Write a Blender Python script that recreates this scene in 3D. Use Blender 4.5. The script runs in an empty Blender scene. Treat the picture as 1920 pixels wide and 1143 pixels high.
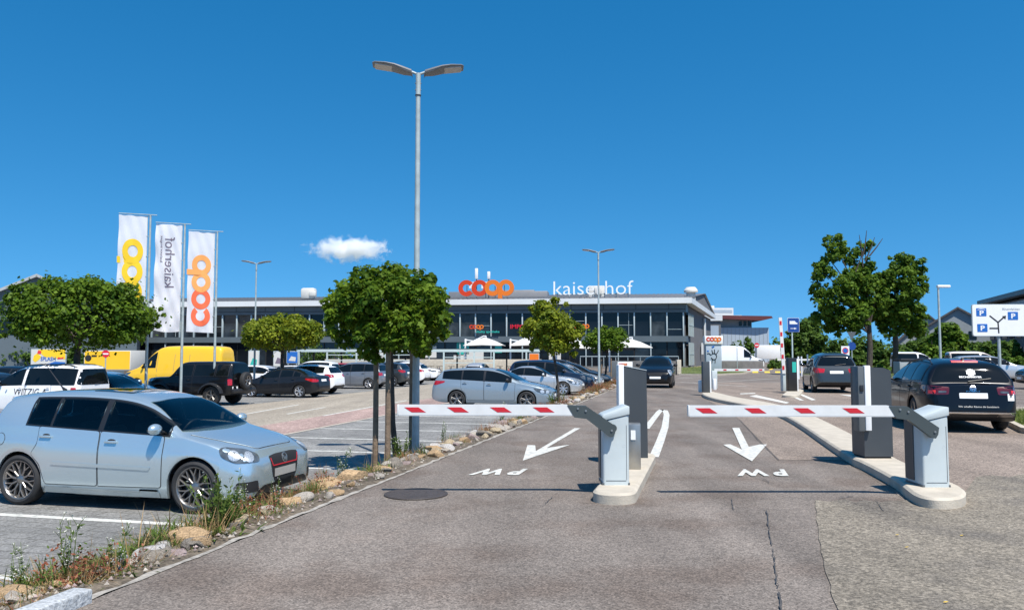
import bpy, bmesh, math, random
import numpy as np
from mathutils import Vector, Matrix
from mathutils.bvhtree import BVHTree
from mathutils.geometry import delaunay_2d_cdt
from mathutils.interpolate import poly_3d_calc

random.seed(7)
rng = np.random.default_rng(7)
scene = bpy.context.scene
COL = scene.collection
R = math.radians
EYE = 1.6
LOT = -0.35
LOW = -0.55     # the parking ground falls away to the left
FPX = 1500.0
PITCH = math.atan(92.5 / FPX)
HEAD = R(13.3)
SA, CA = math.sin(HEAD), math.cos(HEAD)


def S(s, t, z=0.0):
    """along the drive s, across it t (to the right) -> world"""
    return Vector((SA * s + CA * t, CA * s - SA * t, z))


def _ray(x, y):
    u, v = x - 960.0, 571.5 - y
    return Vector((u, FPX * math.cos(PITCH) - v * math.sin(PITCH), FPX * math.sin(PITCH) + v * math.cos(PITCH)))


def G(x, y, z=0.0):
    """the point of the level z seen at a spot of the photograph"""
    d = _ray(x, y)
    k = (z - EYE) / d.z
    return Vector((d.x * k, d.y * k, z))


def P(x, y, Y):
    d = _ray(x, y)
    k = Y / d.y
    return Vector((d.x * k, Y, EYE + d.z * k))


# ------------------------------------------------------------------ materials
def _new(name):
    m = bpy.data.materials.new(name)
    m.use_nodes = True
    nt = m.node_tree
    return m, nt, nt.nodes['Principled BSDF']


def mat(name, col, rough=0.5, metal=0.0, var=0.0, vscale=3.0, bump=0.0, bscale=40.0, coat=0.0, spec=0.5, detail=4, rvar=0.0):
    m, nt, b = _new(name)
    b.inputs['Base Color'].default_value = (*col, 1)
    b.inputs['Roughness'].default_value = rough
    b.inputs['Metallic'].default_value = metal
    b.inputs['Specular IOR Level'].default_value = spec
    if coat:
        b.inputs['Coat Weight'].default_value = coat
        b.inputs['Coat Roughness'].default_value = 0.04
    tc = nt.nodes.new('ShaderNodeTexCoord')
    if var or rvar:
        n = nt.nodes.new('ShaderNodeTexNoise')
        n.inputs['Scale'].default_value = vscale
        n.inputs['Detail'].default_value = detail
        nt.links.new(tc.outputs['Object'], n.inputs['Vector'])
        if var:
            mr = nt.nodes.new('ShaderNodeMapRange')
            mr.inputs[1].default_value = 0.3
            mr.inputs[2].default_value = 0.7
            mr.inputs[3].default_value = 1 - var
            mr.inputs[4].default_value = 1 + var
            nt.links.new(n.outputs[0], mr.inputs[0])
            mx = nt.nodes.new('ShaderNodeMix')
            mx.data_type = 'RGBA'
            mx.blend_type = 'MULTIPLY'
            mx.inputs[0].default_value = 1
            mx.inputs[6].default_value = (*col, 1)
            nt.links.new(mr.outputs[0], mx.inputs[7])
            nt.links.new(mx.outputs[2], b.inputs['Base Color'])
        if rvar:
            m2 = nt.nodes.new('ShaderNodeMapRange')
            m2.inputs[1].default_value = 0.3
            m2.inputs[2].default_value = 0.7
            m2.inputs[3].default_value = max(0, rough - rvar)
            m2.inputs[4].default_value = rough + rvar
            nt.links.new(n.outputs[0], m2.inputs[0])
            nt.links.new(m2.outputs[0], b.inputs['Roughness'])
    if bump:
        n2 = nt.nodes.new('ShaderNodeTexNoise')
        n2.inputs['Scale'].default_value = bscale
        n2.inputs['Detail'].default_value = 5
        nt.links.new(tc.outputs['Object'], n2.inputs['Vector'])
        bp = nt.nodes.new('ShaderNodeBump')
        bp.inputs['Strength'].default_value = bump
        bp.inputs['Distance'].default_value = 0.02
        nt.links.new(n2.outputs[0], bp.inputs['Height'])
        nt.links.new(bp.outputs[0], b.inputs['Normal'])
    return m


def ground_mat(name, dark, light, tint=None, mott=0.35, grain=70.0, gamt=1.0, bump=0.5, brick=None, patches=0.25):
    """rolled aggregate: fine grain + big worn mottling; brick=(w,h,joint colour) adds paver joints"""
    m, nt, b = _new(name)
    L = nt.links.new
    tc = nt.nodes.new('ShaderNodeTexCoord')
    mp = nt.nodes.new('ShaderNodeMapping')
    mp.inputs['Rotation'].default_value = (0, 0, HEAD)
    L(tc.outputs['Object'], mp.inputs['Vector'])
    fine = nt.nodes.new('ShaderNodeTexNoise')
    fine.inputs['Scale'].default_value = grain
    fine.inputs['Detail'].default_value = 3
    fine.inputs['Roughness'].default_value = 0.7
    L(mp.outputs[0], fine.inputs['Vector'])
    mid = nt.nodes.new('ShaderNodeTexVoronoi')
    mid.inputs['Scale'].default_value = grain * 0.75
    L(mp.outputs[0], mid.inputs['Vector'])
    big = nt.nodes.new('ShaderNodeTexNoise')
    big.inputs['Scale'].default_value = 0.55
    big.inputs['Detail'].default_value = 6
    big.inputs['Roughness'].default_value = 0.6
    L(mp.outputs[0], big.inputs['Vector'])
    # streaks along the driving direction
    mp2 = nt.nodes.new('ShaderNodeMapping')
    mp2.inputs['Rotation'].default_value = (0, 0, HEAD)
    mp2.inputs['Scale'].default_value = (1.3, 0.12, 1)
    L(tc.outputs['Object'], mp2.inputs['Vector'])
    st = nt.nodes.new('ShaderNodeTexNoise')
    st.inputs['Scale'].default_value = 1.0
    st.inputs['Detail'].default_value = 4
    L(mp2.outputs[0], st.inputs['Vector'])
    r = nt.nodes.new('ShaderNodeMapRange')
    r.inputs[1].default_value = 0.5 - 0.22 / gamt
    r.inputs[2].default_value = 0.5 + 0.22 / gamt
    L(fine.outputs[0], r.inputs[0])
    cm = nt.nodes.new('ShaderNodeMix')
    cm.data_type = 'RGBA'
    cm.inputs[6].default_value = (*dark, 1)
    cm.inputs[7].default_value = (*light, 1)
    L(r.outputs[0], cm.inputs[0])
    # per-stone tint
    sep = nt.nodes.new('ShaderNodeMapRange')
    sep.inputs[3].default_value = 0.72
    sep.inputs[4].default_value = 1.3
    sc = nt.nodes.new('ShaderNodeSeparateColor')
    L(mid.outputs['Color'], sc.inputs[0])
    L(sc.outputs[0], sep.inputs[0])
    m1 = nt.nodes.new('ShaderNodeMix')
    m1.data_type = 'RGBA'
    m1.blend_type = 'MULTIPLY'
    m1.inputs[0].default_value = 1
    L(cm.outputs[2], m1.inputs[6])
    L(sep.outputs[0], m1.inputs[7])
    r2 = nt.nodes.new('ShaderNodeMapRange')
    r2.inputs[1].default_value = 0.3
    r2.inputs[2].default_value = 0.7
    r2.inputs[3].default_value = 1 - mott
    r2.inputs[4].default_value = 1 + mott
    L(big.outputs[0], r2.inputs[0])
    r3 = nt.nodes.new('ShaderNodeMapRange')
    r3.inputs[1].default_value = 0.3
    r3.inputs[2].default_value = 0.7
    r3.inputs[3].default_value = 1 - patches
    r3.inputs[4].default_value = 1 + patches
    L(st.outputs[0], r3.inputs[0])
    mm = nt.nodes.new('ShaderNodeMath')
    mm.operation = 'MULTIPLY'
    L(r2.outputs[0], mm.inputs[0])
    L(r3.outputs[0], mm.inputs[1])
    m2 = nt.nodes.new('ShaderNodeMix')
    m2.data_type = 'RGBA'
    m2.blend_type = 'MULTIPLY'
    m2.inputs[0].default_value = 1
    L(m1.outputs[2], m2.inputs[6])
    L(mm.outputs[0], m2.inputs[7])
    out = m2.outputs[2]
    if tint:
        b3 = nt.nodes.new('ShaderNodeTexNoise')
        b3.inputs['Scale'].default_value = 0.9
        b3.inputs['Detail'].default_value = 5
        mp3 = nt.nodes.new('ShaderNodeMapping')
        mp3.inputs['Location'].default_value = (31, 7, 0)
        L(tc.outputs['Object'], mp3.inputs['Vector'])
        L(mp3.outputs[0], b3.inputs['Vector'])
        r4 = nt.nodes.new('ShaderNodeMapRange')
        r4.inputs[1].default_value = 0.48
        r4.inputs[2].default_value = 0.64
        L(b3.outputs[0], r4.inputs[0])
        m4 = nt.nodes.new('ShaderNodeMix')
        m4.data_type = 'RGBA'
        m4.blend_type = 'MULTIPLY'
        m4.inputs[7].default_value = (*tint, 1)
        L(r4.outputs[0], m4.inputs[0])
        L(out, m4.inputs[6])
        out = m4.outputs[2]
    if brick:
        bk = nt.nodes.new('ShaderNodeTexBrick')
        bk.inputs['Scale'].default_value = 1
        bk.inputs['Brick Width'].default_value = brick[0]
        bk.inputs['Row Height'].default_value = brick[1]
        bk.inputs['Mortar Size'].default_value = brick[3] if len(brick) > 3 else 0.006
        bk.inputs['Color1'].default_value = (0.88, 0.88, 0.88, 1)
        bk.inputs['Color2'].default_value = (1.12, 1.12, 1.12, 1)
        bk.inputs['Mortar'].default_value = (*brick[2], 1)
        L(mp.outputs[0], bk.inputs['Vector'])
        m5 = nt.nodes.new('ShaderNodeMix')
        m5.data_type = 'RGBA'
        m5.blend_type = 'MULTIPLY'
        m5.inputs[0].default_value = 1
        L(out, m5.inputs[6])
        L(bk.outputs[0], m5.inputs[7])
        out = m5.outputs[2]
    L(out, b.inputs['Base Color'])
    b.inputs['Roughness'].default_value = 0.85
    b.inputs['Specular IOR Level'].default_value = 0.3
    bp = nt.nodes.new('ShaderNodeBump')
    bp.inputs['Strength'].default_value = bump
    bp.inputs['Distance'].default_value = 0.012
    L(fine.outputs[0], bp.inputs['Height'])
    L(bp.outputs[0], b.inputs['Normal'])
    return m


def paint(name, col, metal=0.0, rough=0.35, flake=0.0, dust=0.06, coat=1.0):
    m, nt, b = _new(name)
    L = nt.links.new
    b.inputs['Metallic'].default_value = metal
    b.inputs['Roughness'].default_value = rough
    b.inputs['Coat Weight'].default_value = coat
    b.inputs['Specular IOR Level'].default_value = .5 if coat == 1 else .2
    b.inputs['Coat Roughness'].default_value = 0.03
    tc = nt.nodes.new('ShaderNodeTexCoord')
    n = nt.nodes.new('ShaderNodeTexNoise')
    n.inputs['Scale'].default_value = 1.6
    n.inputs['Detail'].default_value = 7
    L(tc.outputs['Object'], n.inputs['Vector'])
    mr = nt.nodes.new('ShaderNodeMapRange')
    mr.inputs[1].default_value = 0.35
    mr.inputs[2].default_value = 0.7
    mr.inputs[4].default_value = dust
    L(n.outputs[0], mr.inputs[0])
    mx = nt.nodes.new('ShaderNodeMix')
    mx.data_type = 'RGBA'
    mx.inputs[6].default_value = (*col, 1)
    mx.inputs[7].default_value = (0.35, 0.31, 0.26, 1)
    L(mr.outputs[0], mx.inputs[0])
    L(mx.outputs[2], b.inputs['Base Color'])
    r2 = nt.nodes.new('ShaderNodeMapRange')
    r2.inputs[1].default_value = 0.35
    r2.inputs[2].default_value = 0.7
    r2.inputs[3].default_value = 0.02
    r2.inputs[4].default_value = 0.09
    L(n.outputs[0], r2.inputs[0])
    L(r2.outputs[0], b.inputs['Coat Roughness'])
    return m


def leaf_mat(name, c1, c2, trans=0.35):
    m, nt, b = _new(name)
    L = nt.links.new
    g = nt.nodes.new('ShaderNodeNewGeometry')
    tc = nt.nodes.new('ShaderNodeTexCoord')
    n = nt.nodes.new('ShaderNodeTexNoise')
    n.inputs['Scale'].default_value = 1.4
    L(tc.outputs['Object'], n.inputs['Vector'])
    ad = nt.nodes.new('ShaderNodeMath')
    ad.operation = 'MULTIPLY_ADD'
    L(g.outputs['Random Per Island'], ad.inputs[0])
    ad.inputs[1].default_value = 0.7
    mr = nt.nodes.new('ShaderNodeMapRange')
    mr.inputs[1].default_value = 0.35
    mr.inputs[2].default_value = 0.65
    mr.inputs[3].default_value = -0.15
    mr.inputs[4].default_value = 0.45
    L(n.outputs[0], mr.inputs[0])
    L(mr.outputs[0], ad.inputs[2])
    mx = nt.nodes.new('ShaderNodeMix')
    mx.data_type = 'RGBA'
    mx.inputs[6].default_value = (*c1, 1)
    mx.inputs[7].default_value = (*c2, 1)
    L(ad.outputs[0], mx.inputs[0])
    L(mx.outputs[2], b.inputs['Base Color'])
    b.inputs['Roughness'].default_value = 0.55
    b.inputs['Specular IOR Level'].default_value = 0.15
    tr = nt.nodes.new('ShaderNodeBsdfTranslucent')
    hs = nt.nodes.new('ShaderNodeHueSaturation')
    hs.inputs['Hue'].default_value = 0.49
    hs.inputs['Value'].default_value = 1.5
    L(mx.outputs[2], hs.inputs['Color'])
    L(hs.outputs[0], tr.inputs['Color'])
    ms = nt.nodes.new('ShaderNodeMixShader')
    ms.inputs[0].default_value = trans
    L(b.outputs[0], ms.inputs[1])
    L(tr.outputs[0], ms.inputs[2])
    L(ms.outputs[0], nt.nodes['Material Output'].inputs[0])
    return m


MT = {}
MT['asphalt'] = ground_mat('asphalt', (0.060, 0.050, 0.042), (0.295, 0.25, 0.214), tint=(0.82, 0.77, 0.74), mott=0.15, grain=62, patches=0.20, gamt=1.0)
MT['aggregate'] = ground_mat('coarse_aggregate', (0.082, 0.070, 0.055), (0.335, 0.288, 0.225), tint=(0.70, 0.71, 0.75), mott=0.16, grain=50, gamt=1.1, bump=0.8, patches=0.12)
MT['pink_asphalt'] = ground_mat('pink_asphalt', (0.095, 0.072, 0.058), (0.36, 0.29, 0.235), mott=0.12, grain=44, gamt=1.2, patches=0.14)
MT['lane'] = ground_mat('beige_asphalt', (0.21, 0.18, 0.14), (0.40, 0.345, 0.275), mott=0.10, grain=30, patches=0.10)
MT['red_paver'] = ground_mat('red_paver', (0.23, 0.155, 0.135), (0.40, 0.29, 0.25), mott=0.12, grain=30, brick=(0.22, 0.11, (0.7, 0.7, 0.7)))
MT['paver'] = ground_mat('grey_paver', (0.135, 0.13, 0.122), (0.27, 0.262, 0.248), mott=0.16, grain=60, brick=(0.36, 0.24, (0.62, 0.62, 0.58), 0.011), patches=0.12, bump=0.3)
MT['soil'] = ground_mat('soil', (0.06, 0.048, 0.035), (0.21, 0.17, 0.125), mott=0.3, grain=18, bump=1.0)
MT['earth'] = ground_mat('earth', (0.1, 0.1, 0.07), (0.2, 0.2, 0.13), mott=0.3, grain=8)
MT['grass_base'] = ground_mat('grass_base', (0.05, 0.075, 0.02), (0.17, 0.19, 0.06), mott=0.3, grain=14, bump=1.0)
MT['concrete'] = mat('pale_concrete', (0.47, 0.415, 0.335), 0.85, var=0.12, vscale=5, bump=0.3, bscale=60)
MT['concrete_dark'] = mat('dark_concrete', (0.16, 0.15, 0.14), 0.85, var=0.2, vscale=2, bump=0.2)
MT['seam_fill'] = ground_mat('seam_fill', (0.05, 0.045, 0.04), (0.19, 0.17, 0.15), mott=.3, grain=40)
MT['edging'] = mat('worn_edging', (0.33, 0.30, 0.26), .9, var=.35, vscale=14, bump=.5, bscale=60)
MT['granite'] = mat('granite', (0.42, 0.43, 0.43), 0.75, var=0.35, vscale=45, bump=0.7, bscale=30)
MT['marking'] = mat('road_marking', (0.54, 0.53, 0.485), 0.75, var=0.3, vscale=11, detail=9, bump=0.3, bscale=70)
MT['marking_worn'] = mat('worn_marking', (0.58, 0.57, 0.52), 0.8, var=0.25, vscale=9, bump=0.3, bscale=70)
MT['yellow_marking'] = mat('yellow_marking', (0.75, 0.52, 0.05), 0.7, var=0.1, vscale=9)
MT['tar'] = mat('tar', (0.065, 0.06, 0.056), 0.7, var=0.3, vscale=12)
MT['iron'] = mat('cast_iron', (0.062, 0.05, 0.044), 0.6, var=0.3, vscale=30, bump=0.6, bscale=40)
MT['white_box'] = mat('white_powder_coat', (0.50, 0.55, 0.55), 0.42, var=0.08, vscale=2.2, rvar=0.1, bump=0.06, bscale=120)
MT['white'] = mat('white_plastic', (0.80, 0.80, 0.79), 0.4, var=0.03, vscale=4)
MT['boom_white'] = mat('boom_white', (0.68, 0.68, 0.66), 0.35, var=0.05, vscale=8)
MT['boom_red'] = mat('reflective_red', (0.55, 0.02, 0.03), 0.35, var=0.05, vscale=30)
MT['arm'] = mat('grey_green_arm', (0.055, 0.068, 0.068), 0.42, var=0.05, vscale=12)
MT['anthracite'] = mat('anthracite_panel', (0.05, 0.057, 0.063), 0.42, var=0.08, vscale=3, bump=0.03, bscale=90)
MT['dark_grey'] = mat('dark_grey_panel', (0.10, 0.11, 0.115), 0.45, var=0.06, vscale=3)
MT['steel'] = mat('brushed_steel', (0.42, 0.41, 0.38), 0.38, metal=0.85, var=0.08, vscale=8)
MT['galv'] = mat('galvanised', (0.36, 0.415, 0.415), 0.55, metal=0.1, var=0.14, vscale=7, bump=0.05, bscale=60)
MT['green_steel'] = mat('pale_green_steel', (0.47, 0.55, 0.53), 0.5, var=0.05, vscale=2)
MT['lamp_body'] = mat('lamp_body', (0.17, 0.17, 0.17), 0.5, var=0.06, vscale=6)
MT['lamp_lens'] = mat('lamp_lens', (0.42, 0.39, 0.35), 0.3, var=0.06, vscale=14)
MT['glass'] = mat('dark_car_glass', (0.005, 0.007, 0.008), 0.03, spec=0.36, var=0.2, vscale=1.5)
MT['bglass'] = mat('dark_building_glass', (0.007, 0.009, 0.012), 0.05, spec=0.3, var=0.5, vscale=0.35)
MT['seam'] = mat('seam', (0.015, 0.015, 0.016), 0.8)
MT['blackp'] = mat('black_plastic', (0.018, 0.018, 0.02), 0.45, var=0.1, vscale=10)
MT['gloss_black'] = mat('gloss_black', (0.016, 0.016, 0.017), 0.35)
MT['rubber'] = mat('rubber', (0.022, 0.022, 0.023), 0.75, var=0.15, vscale=12)
MT['alloy'] = mat('alloy', (0.62, 0.62, 0.63), 0.3, metal=0.8)
MT['alloy_dark'] = mat('dark_alloy', (0.30, 0.285, 0.27), 0.3, metal=0.85)
MT['brake'] = mat('brake_disc', (0.07, 0.07, 0.072), 0.5, metal=0.5)
MT['reflector'] = mat('lamp_reflector', (0.55, 0.57, 0.58), 0.35, metal=0.6, coat=0.5, var=0.4, vscale=60)
MT['chrome'] = mat('chrome', (0.75, 0.75, 0.76), 0.12, metal=1.0)
MT['red_lamp'] = mat('red_lamp', (0.42, 0.008, 0.012), 0.12, coat=0.8, var=0.3, vscale=14)
MT['dark_red_lamp'] = mat('dark_red_lamp', (0.09, 0.006, 0.008), 0.12, coat=0.8, var=0.3, vscale=14)
MT['bright_red'] = mat('bright_red', (0.75, 0.03, 0.02), 0.25, coat=0.8)
MT['clear_lamp'] = mat('headlamp', (0.10, 0.11, 0.115), 0.15, metal=0.2, coat=1.0, var=0.4, vscale=16)
MT['amber'] = mat('amber', (0.75, 0.28, 0.03), 0.2)
MT['plate'] = mat('licence_plate', (0.82, 0.82, 0.80), 0.4)
MT['ink'] = mat('black_ink', (0.02, 0.02, 0.02), 0.5)
MT['bark'] = mat('bark', (0.062, 0.05, 0.04), 0.9, var=0.35, vscale=9, bump=1.0, bscale=25)
MT['stake'] = mat('weathered_stake', (0.19, 0.135, 0.09), 0.85, var=0.3, vscale=9, bump=0.5, bscale=30)
MT['roof'] = mat('zinc_roof', (0.23, 0.225, 0.225), 0.5, metal=0.3, var=0.1, vscale=0.6)
MT['fascia'] = mat('pale_fascia', (0.66, 0.67, 0.66), 0.55, var=0.05, vscale=0.5)
MT['cladding'] = mat('grey_cladding', (0.098, 0.122, 0.135), 0.5, var=0.07, vscale=0.6)
MT['mullion'] = mat('pale_mullion', (0.42, 0.49, 0.50), 0.5, var=0.06, vscale=1)
MT['bglass_b'] = mat('bluish_reflection_glass', (0.022, 0.03, 0.038), 0.07, spec=0.35, var=0.7, vscale=0.8)  # bluish tone painted into some panes to vary the facade's reflections
MT['bglass_c'] = mat('greyish_reflection_glass', (0.035, 0.04, 0.042), 0.12, spec=0.3, var=0.8, vscale=1.1)  # paler grey pane, its reflection put into the colour
MT['interior'] = mat('dark_interior', (0.02, 0.02, 0.021), 0.8, var=0.3, vscale=1)
MT['block'] = mat('grey_render', (0.135, 0.135, 0.14), 0.9, var=0.12, vscale=1.4, bump=0.3, bscale=8)
MT['orange'] = mat('orange_letter', (0.74, 0.17, 0.008), 0.45)
MT['redorange'] = mat('red_orange_letter', (0.60, 0.042, 0.003), 0.45)
MT['yellow'] = mat('yellow_letter', (0.90, 0.58, 0.02), 0.45)
MT['teal'] = mat('teal_letter', (0.03, 0.42, 0.34), 0.45)
MT['signred'] = mat('sign_red', (0.62, 0.01, 0.03), 0.45)
MT['signblue'] = mat('sign_blue', (0.02, 0.13, 0.44), 0.4)
MT['signblue_dark'] = mat('dark_sign_blue', (0.014, 0.06, 0.25), 0.4)
MT['purple'] = mat('grey_purple_print', (0.16, 0.13, 0.17), 0.7)
MT['pale_orange'] = mat('orange_print', (0.88, 0.36, 0.10), 0.7)
MT['pale_redorange'] = mat('red_print', (0.85, 0.15, 0.06), 0.7)
MT['canvas'] = mat('white_canvas', (0.60, 0.58, 0.53), 0.8, var=0.03, vscale=1)
MT['yellow_paint'] = paint('yellow_paint', (0.86, 0.50, 0.006), rough=0.45, dust=0.03)
MT['yellow_panel'] = mat('yellow_panel', (0.85, 0.50, 0.02), 0.5, var=0.04, vscale=1)
MT['leaf'] = leaf_mat('leaf', (0.024, 0.07, 0.005), (0.14, 0.215, 0.017))
MT['leaf_dark'] = leaf_mat('dense_leaf', (0.022, 0.062, 0.005), (0.135, 0.215, 0.016), 0.3)
MT['leaf_yellow'] = leaf_mat('yellowish_leaf', (0.06, 0.105, 0.008), (0.26, 0.29, 0.022))
MT['leaf_far'] = leaf_mat('far_leaf', (0.03, 0.07, 0.012), (0.11, 0.18, 0.03), 0.3)
MT['leaf_park'] = leaf_mat('park_leaf', (0.03, 0.08, 0.008), (0.155, 0.245, 0.03), 0.38)
MT['weed'] = leaf_mat('weed_leaf', (0.045, 0.085, 0.015), (0.165, 0.225, 0.05), 0.3)
MT['dry'] = leaf_mat('dry_stem', (0.20, 0.12, 0.055), (0.42, 0.29, 0.14), 0.2)
MT['russet'] = leaf_mat('russet_stem', (0.20, 0.05, 0.03), (0.36, 0.15, 0.08), 0.2)
MT['blossom'] = leaf_mat('pale_blossom', (0.5, 0.5, 0.42), (0.75, 0.73, 0.62), 0.2)
MT['grass'] = leaf_mat('grass_blade', (0.06, 0.10, 0.015), (0.22, 0.26, 0.06), 0.3)
for i, (c, vv) in enumerate([((0.40, 0.32, 0.21), 0.35), ((0.42, 0.37, 0.31), 0.3), ((0.22, 0.19, 0.155), 0.4), ((0.43, 0.29, 0.16), 0.35), ((0.47, 0.44, 0.41), 0.28), ((0.34, 0.26, 0.24), 0.35)]):
    MT['stone%d' % i] = mat('stone_%s' % 'abcdef'[i], c, 0.9, var=vv, vscale=9, bump=1.0, bscale=16, detail=8)


def clear_glass():
    m, nt, b = _new('clear_car_glass')
    L = nt.links.new
    tr = nt.nodes.new('ShaderNodeBsdfTransparent')
    tr.inputs[0].default_value = (0.55, 0.62, 0.62, 1)
    gl = nt.nodes.new('ShaderNodeBsdfGlossy')
    gl.inputs['Roughness'].default_value = 0.02
    fr = nt.nodes.new('ShaderNodeFresnel')
    fr.inputs[0].default_value = 1.5
    ms = nt.nodes.new('ShaderNodeMixShader')
    L(fr.outputs[0], ms.inputs[0])
    L(tr.outputs[0], ms.inputs[1])
    L(gl.outputs[0], ms.inputs[2])
    L(ms.outputs[0], nt.nodes['Material Output'].inputs[0])
    return m


MT['clear_glass'] = clear_glass()
MT['seat_cloth'] = mat('seat_cloth', (0.07, 0.07, 0.072), 0.9, var=0.2, vscale=9)
# ------------------------------------------------------------------ meshes
class MB:
    def __init__(s):
        s.v, s.f, s.m = [], [], []

    def add(s, vs, fs, mi=0):
        o = len(s.v)
        s.v += [tuple(p) for p in vs]
        s.f += [tuple(i + o for i in f) for f in fs]
        s.m += [mi] * len(fs)
        return s

    def box(s, c, size, rz=0.0, mi=0, M=None):
        x, y, z = (k / 2 for k in size)
        pts = [Vector((a * x, b * y, d * z)) for d in (-1, 1) for b in (-1, 1) for a in (-1, 1)]
        rot = Matrix.Rotation(rz, 3, 'Z')
        pts = [rot @ p + Vector(c) for p in pts]
        if M:
            pts = [M @ p for p in pts]
        return s.add(pts, [(0, 2, 3, 1), (4, 5, 7, 6), (0, 1, 5, 4), (2, 6, 7, 3), (0, 4, 6, 2), (1, 3, 7, 5)], mi)

    def rbox(s, c, size, bev=0.01, rz=0.0, mi=0, M=None):
        """box with chamfered edges"""
        bm = bmesh.new()
        bmesh.ops.create_cube(bm, size=1)
        bmesh.ops.scale(bm, vec=size, verts=bm.verts)
        bmesh.ops.bevel(bm, geom=list(bm.edges), offset=bev, segments=2, affect='EDGES', profile=0.5)
        rot = Matrix.Rotation(rz, 3, 'Z')
        pts = [rot @ v.co + Vector(c) for v in bm.verts]
        if M:
            pts = [M @ p for p in pts]
        bm.verts.index_update()
        s.add(pts, [tuple(v.index for v in f.verts) for f in bm.faces], mi)
        bm.free()
        return s

    def tube(s, pts, r, n=10, mi=0, caps=True):
        pts = [Vector(p) for p in pts]
        rs = r if isinstance(r, (list, tuple)) else [r] * len(pts)
        vs, fs = [], []
        up = None
        for i, p in enumerate(pts):
            d = (pts[min(i + 1, len(pts) - 1)] - pts[max(i - 1, 0)]).normalized()
            if up is None:
                up = Vector((1, 0, 0)) if abs(d.x) < 0.9 else Vector((0, 1, 0))
            a = (up - d * up.dot(d)).normalized()
            b = d.cross(a)
            up = a
            for k in range(n):
                t = 2 * math.pi * k / n
                vs.append(p + (a * math.cos(t) + b * math.sin(t)) * rs[i])
        for i in range(len(pts) - 1):
            for k in range(n):
                k2 = (k + 1) % n
                fs.append((i * n + k, i * n + k2, (i + 1) * n + k2, (i + 1) * n + k))
        if caps:
            fs.append(tuple(range(n - 1, -1, -1)))
            fs.append(tuple((len(pts) - 1) * n + k for k in range(n)))
        return s.add(vs, fs, mi)

    def prism(s, poly, z0, z1, mi=0, M=None, bevel=0.0):
        """extrude an xy outline from z0 to z1"""
        n = len(poly)
        area = sum(poly[i][0] * poly[(i + 1) % n][1] - poly[(i + 1) % n][0] * poly[i][1] for i in range(n))
        if area < 0:
            poly = poly[::-1]
        vs = [Vector((p[0], p[1], z0)) for p in poly] + [Vector((p[0], p[1], z1)) for p in poly]
        if M:
            vs = [M @ p for p in vs]
        fs = [tuple(range(n - 1, -1, -1)), tuple(range(n, 2 * n))]
        fs += [(i, (i + 1) % n, n + (i + 1) % n, n + i) for i in range(n)]
        return s.add(vs, fs, mi)

    def lathe(s, prof, n=24, mi=0, M=None):
        """profile of (radius, height) round the z axis"""
        vs, fs = [], []
        for (r, z) in prof:
            for k in range(n):
                t = 2 * math.pi * k / n
                vs.append(Vector((r * math.cos(t), r * math.sin(t), z)))
        if M:
            vs = [M @ p for p in vs]
        for i in range(len(prof) - 1):
            for k in range(n):
                k2 = (k + 1) % n
                fs.append((i * n + k, i * n + k2, (i + 1) * n + k2, (i + 1) * n + k))
        return s.add(vs, fs, mi)

    def ell(s, c, r, nu=16, nv=10, mi=0):
        vs, fs = [], []
        for j in range(nv + 1):
            ph = math.pi * j / nv
            for i in range(nu):
                th = 2 * math.pi * i / nu
                vs.append((c[0] + r[0] * math.sin(ph) * math.cos(th), c[1] + r[1] * math.sin(ph) * math.sin(th), c[2] - r[2] * math.cos(ph)))
        for j in range(nv):
            for i in range(nu):
                i2 = (i + 1) % nu
                fs.append((j * nu + i, j * nu + i2, (j + 1) * nu + i2, (j + 1) * nu + i))
        return s.add(vs, fs, mi)

    def quad(s, a, b, c, d, mi=0):
        return s.add([a, b, c, d], [(0, 1, 2, 3)], mi)

    def mesh(s, name, mats, angle=35):
        me = bpy.data.meshes.new(name)
        me.from_pydata([tuple(p) for p in s.v], [], s.f)
        for m in (mats if isinstance(mats, (list, tuple)) else [mats]):
            me.materials.append(MT[m] if isinstance(m, str) else m)
        me.polygons.foreach_set('material_index', s.m)
        me.polygons.foreach_set('use_smooth', [True] * len(s.f))
        me.validate()
        me.update()
        me.set_sharp_from_angle(angle=R(angle))
        return me

    def build(s, name, mats, parent=None, loc=None, rz=0.0, angle=35):
        return link(name, s.mesh(name, mats, angle), parent, loc, rz)


def link(name, me, parent=None, loc=None, rz=0.0):
    o = bpy.data.objects.new(name, me)
    COL.objects.link(o)
    if parent:
        o.parent = parent
    if loc is not None:
        o.location = loc
    o.rotation_euler.z = rz
    return o


def tag(o, label, cat, group=None, kind=None):
    o['label'] = label
    o['category'] = cat
    if group:
        o['group'] = group
    if kind:
        o['kind'] = kind
    return o


def thing(name, label, cat, loc=(0, 0, 0), rz=0.0, group=None):
    o = bpy.data.objects.new(name, None)
    COL.objects.link(o)
    o.location = loc
    o.rotation_euler.z = rz
    o.empty_display_size = 0.2
    return tag(o, label, cat, group)


def structure(name, mb, m):
    o = mb.build(name, m)
    o['kind'] = 'structure'
    return o


def copy_tree(o, parent=None):
    c = o.copy()
    COL.objects.link(c)
    c.parent = parent
    for ch in list(o.children):
        copy_tree(ch, c)
    return c


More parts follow.
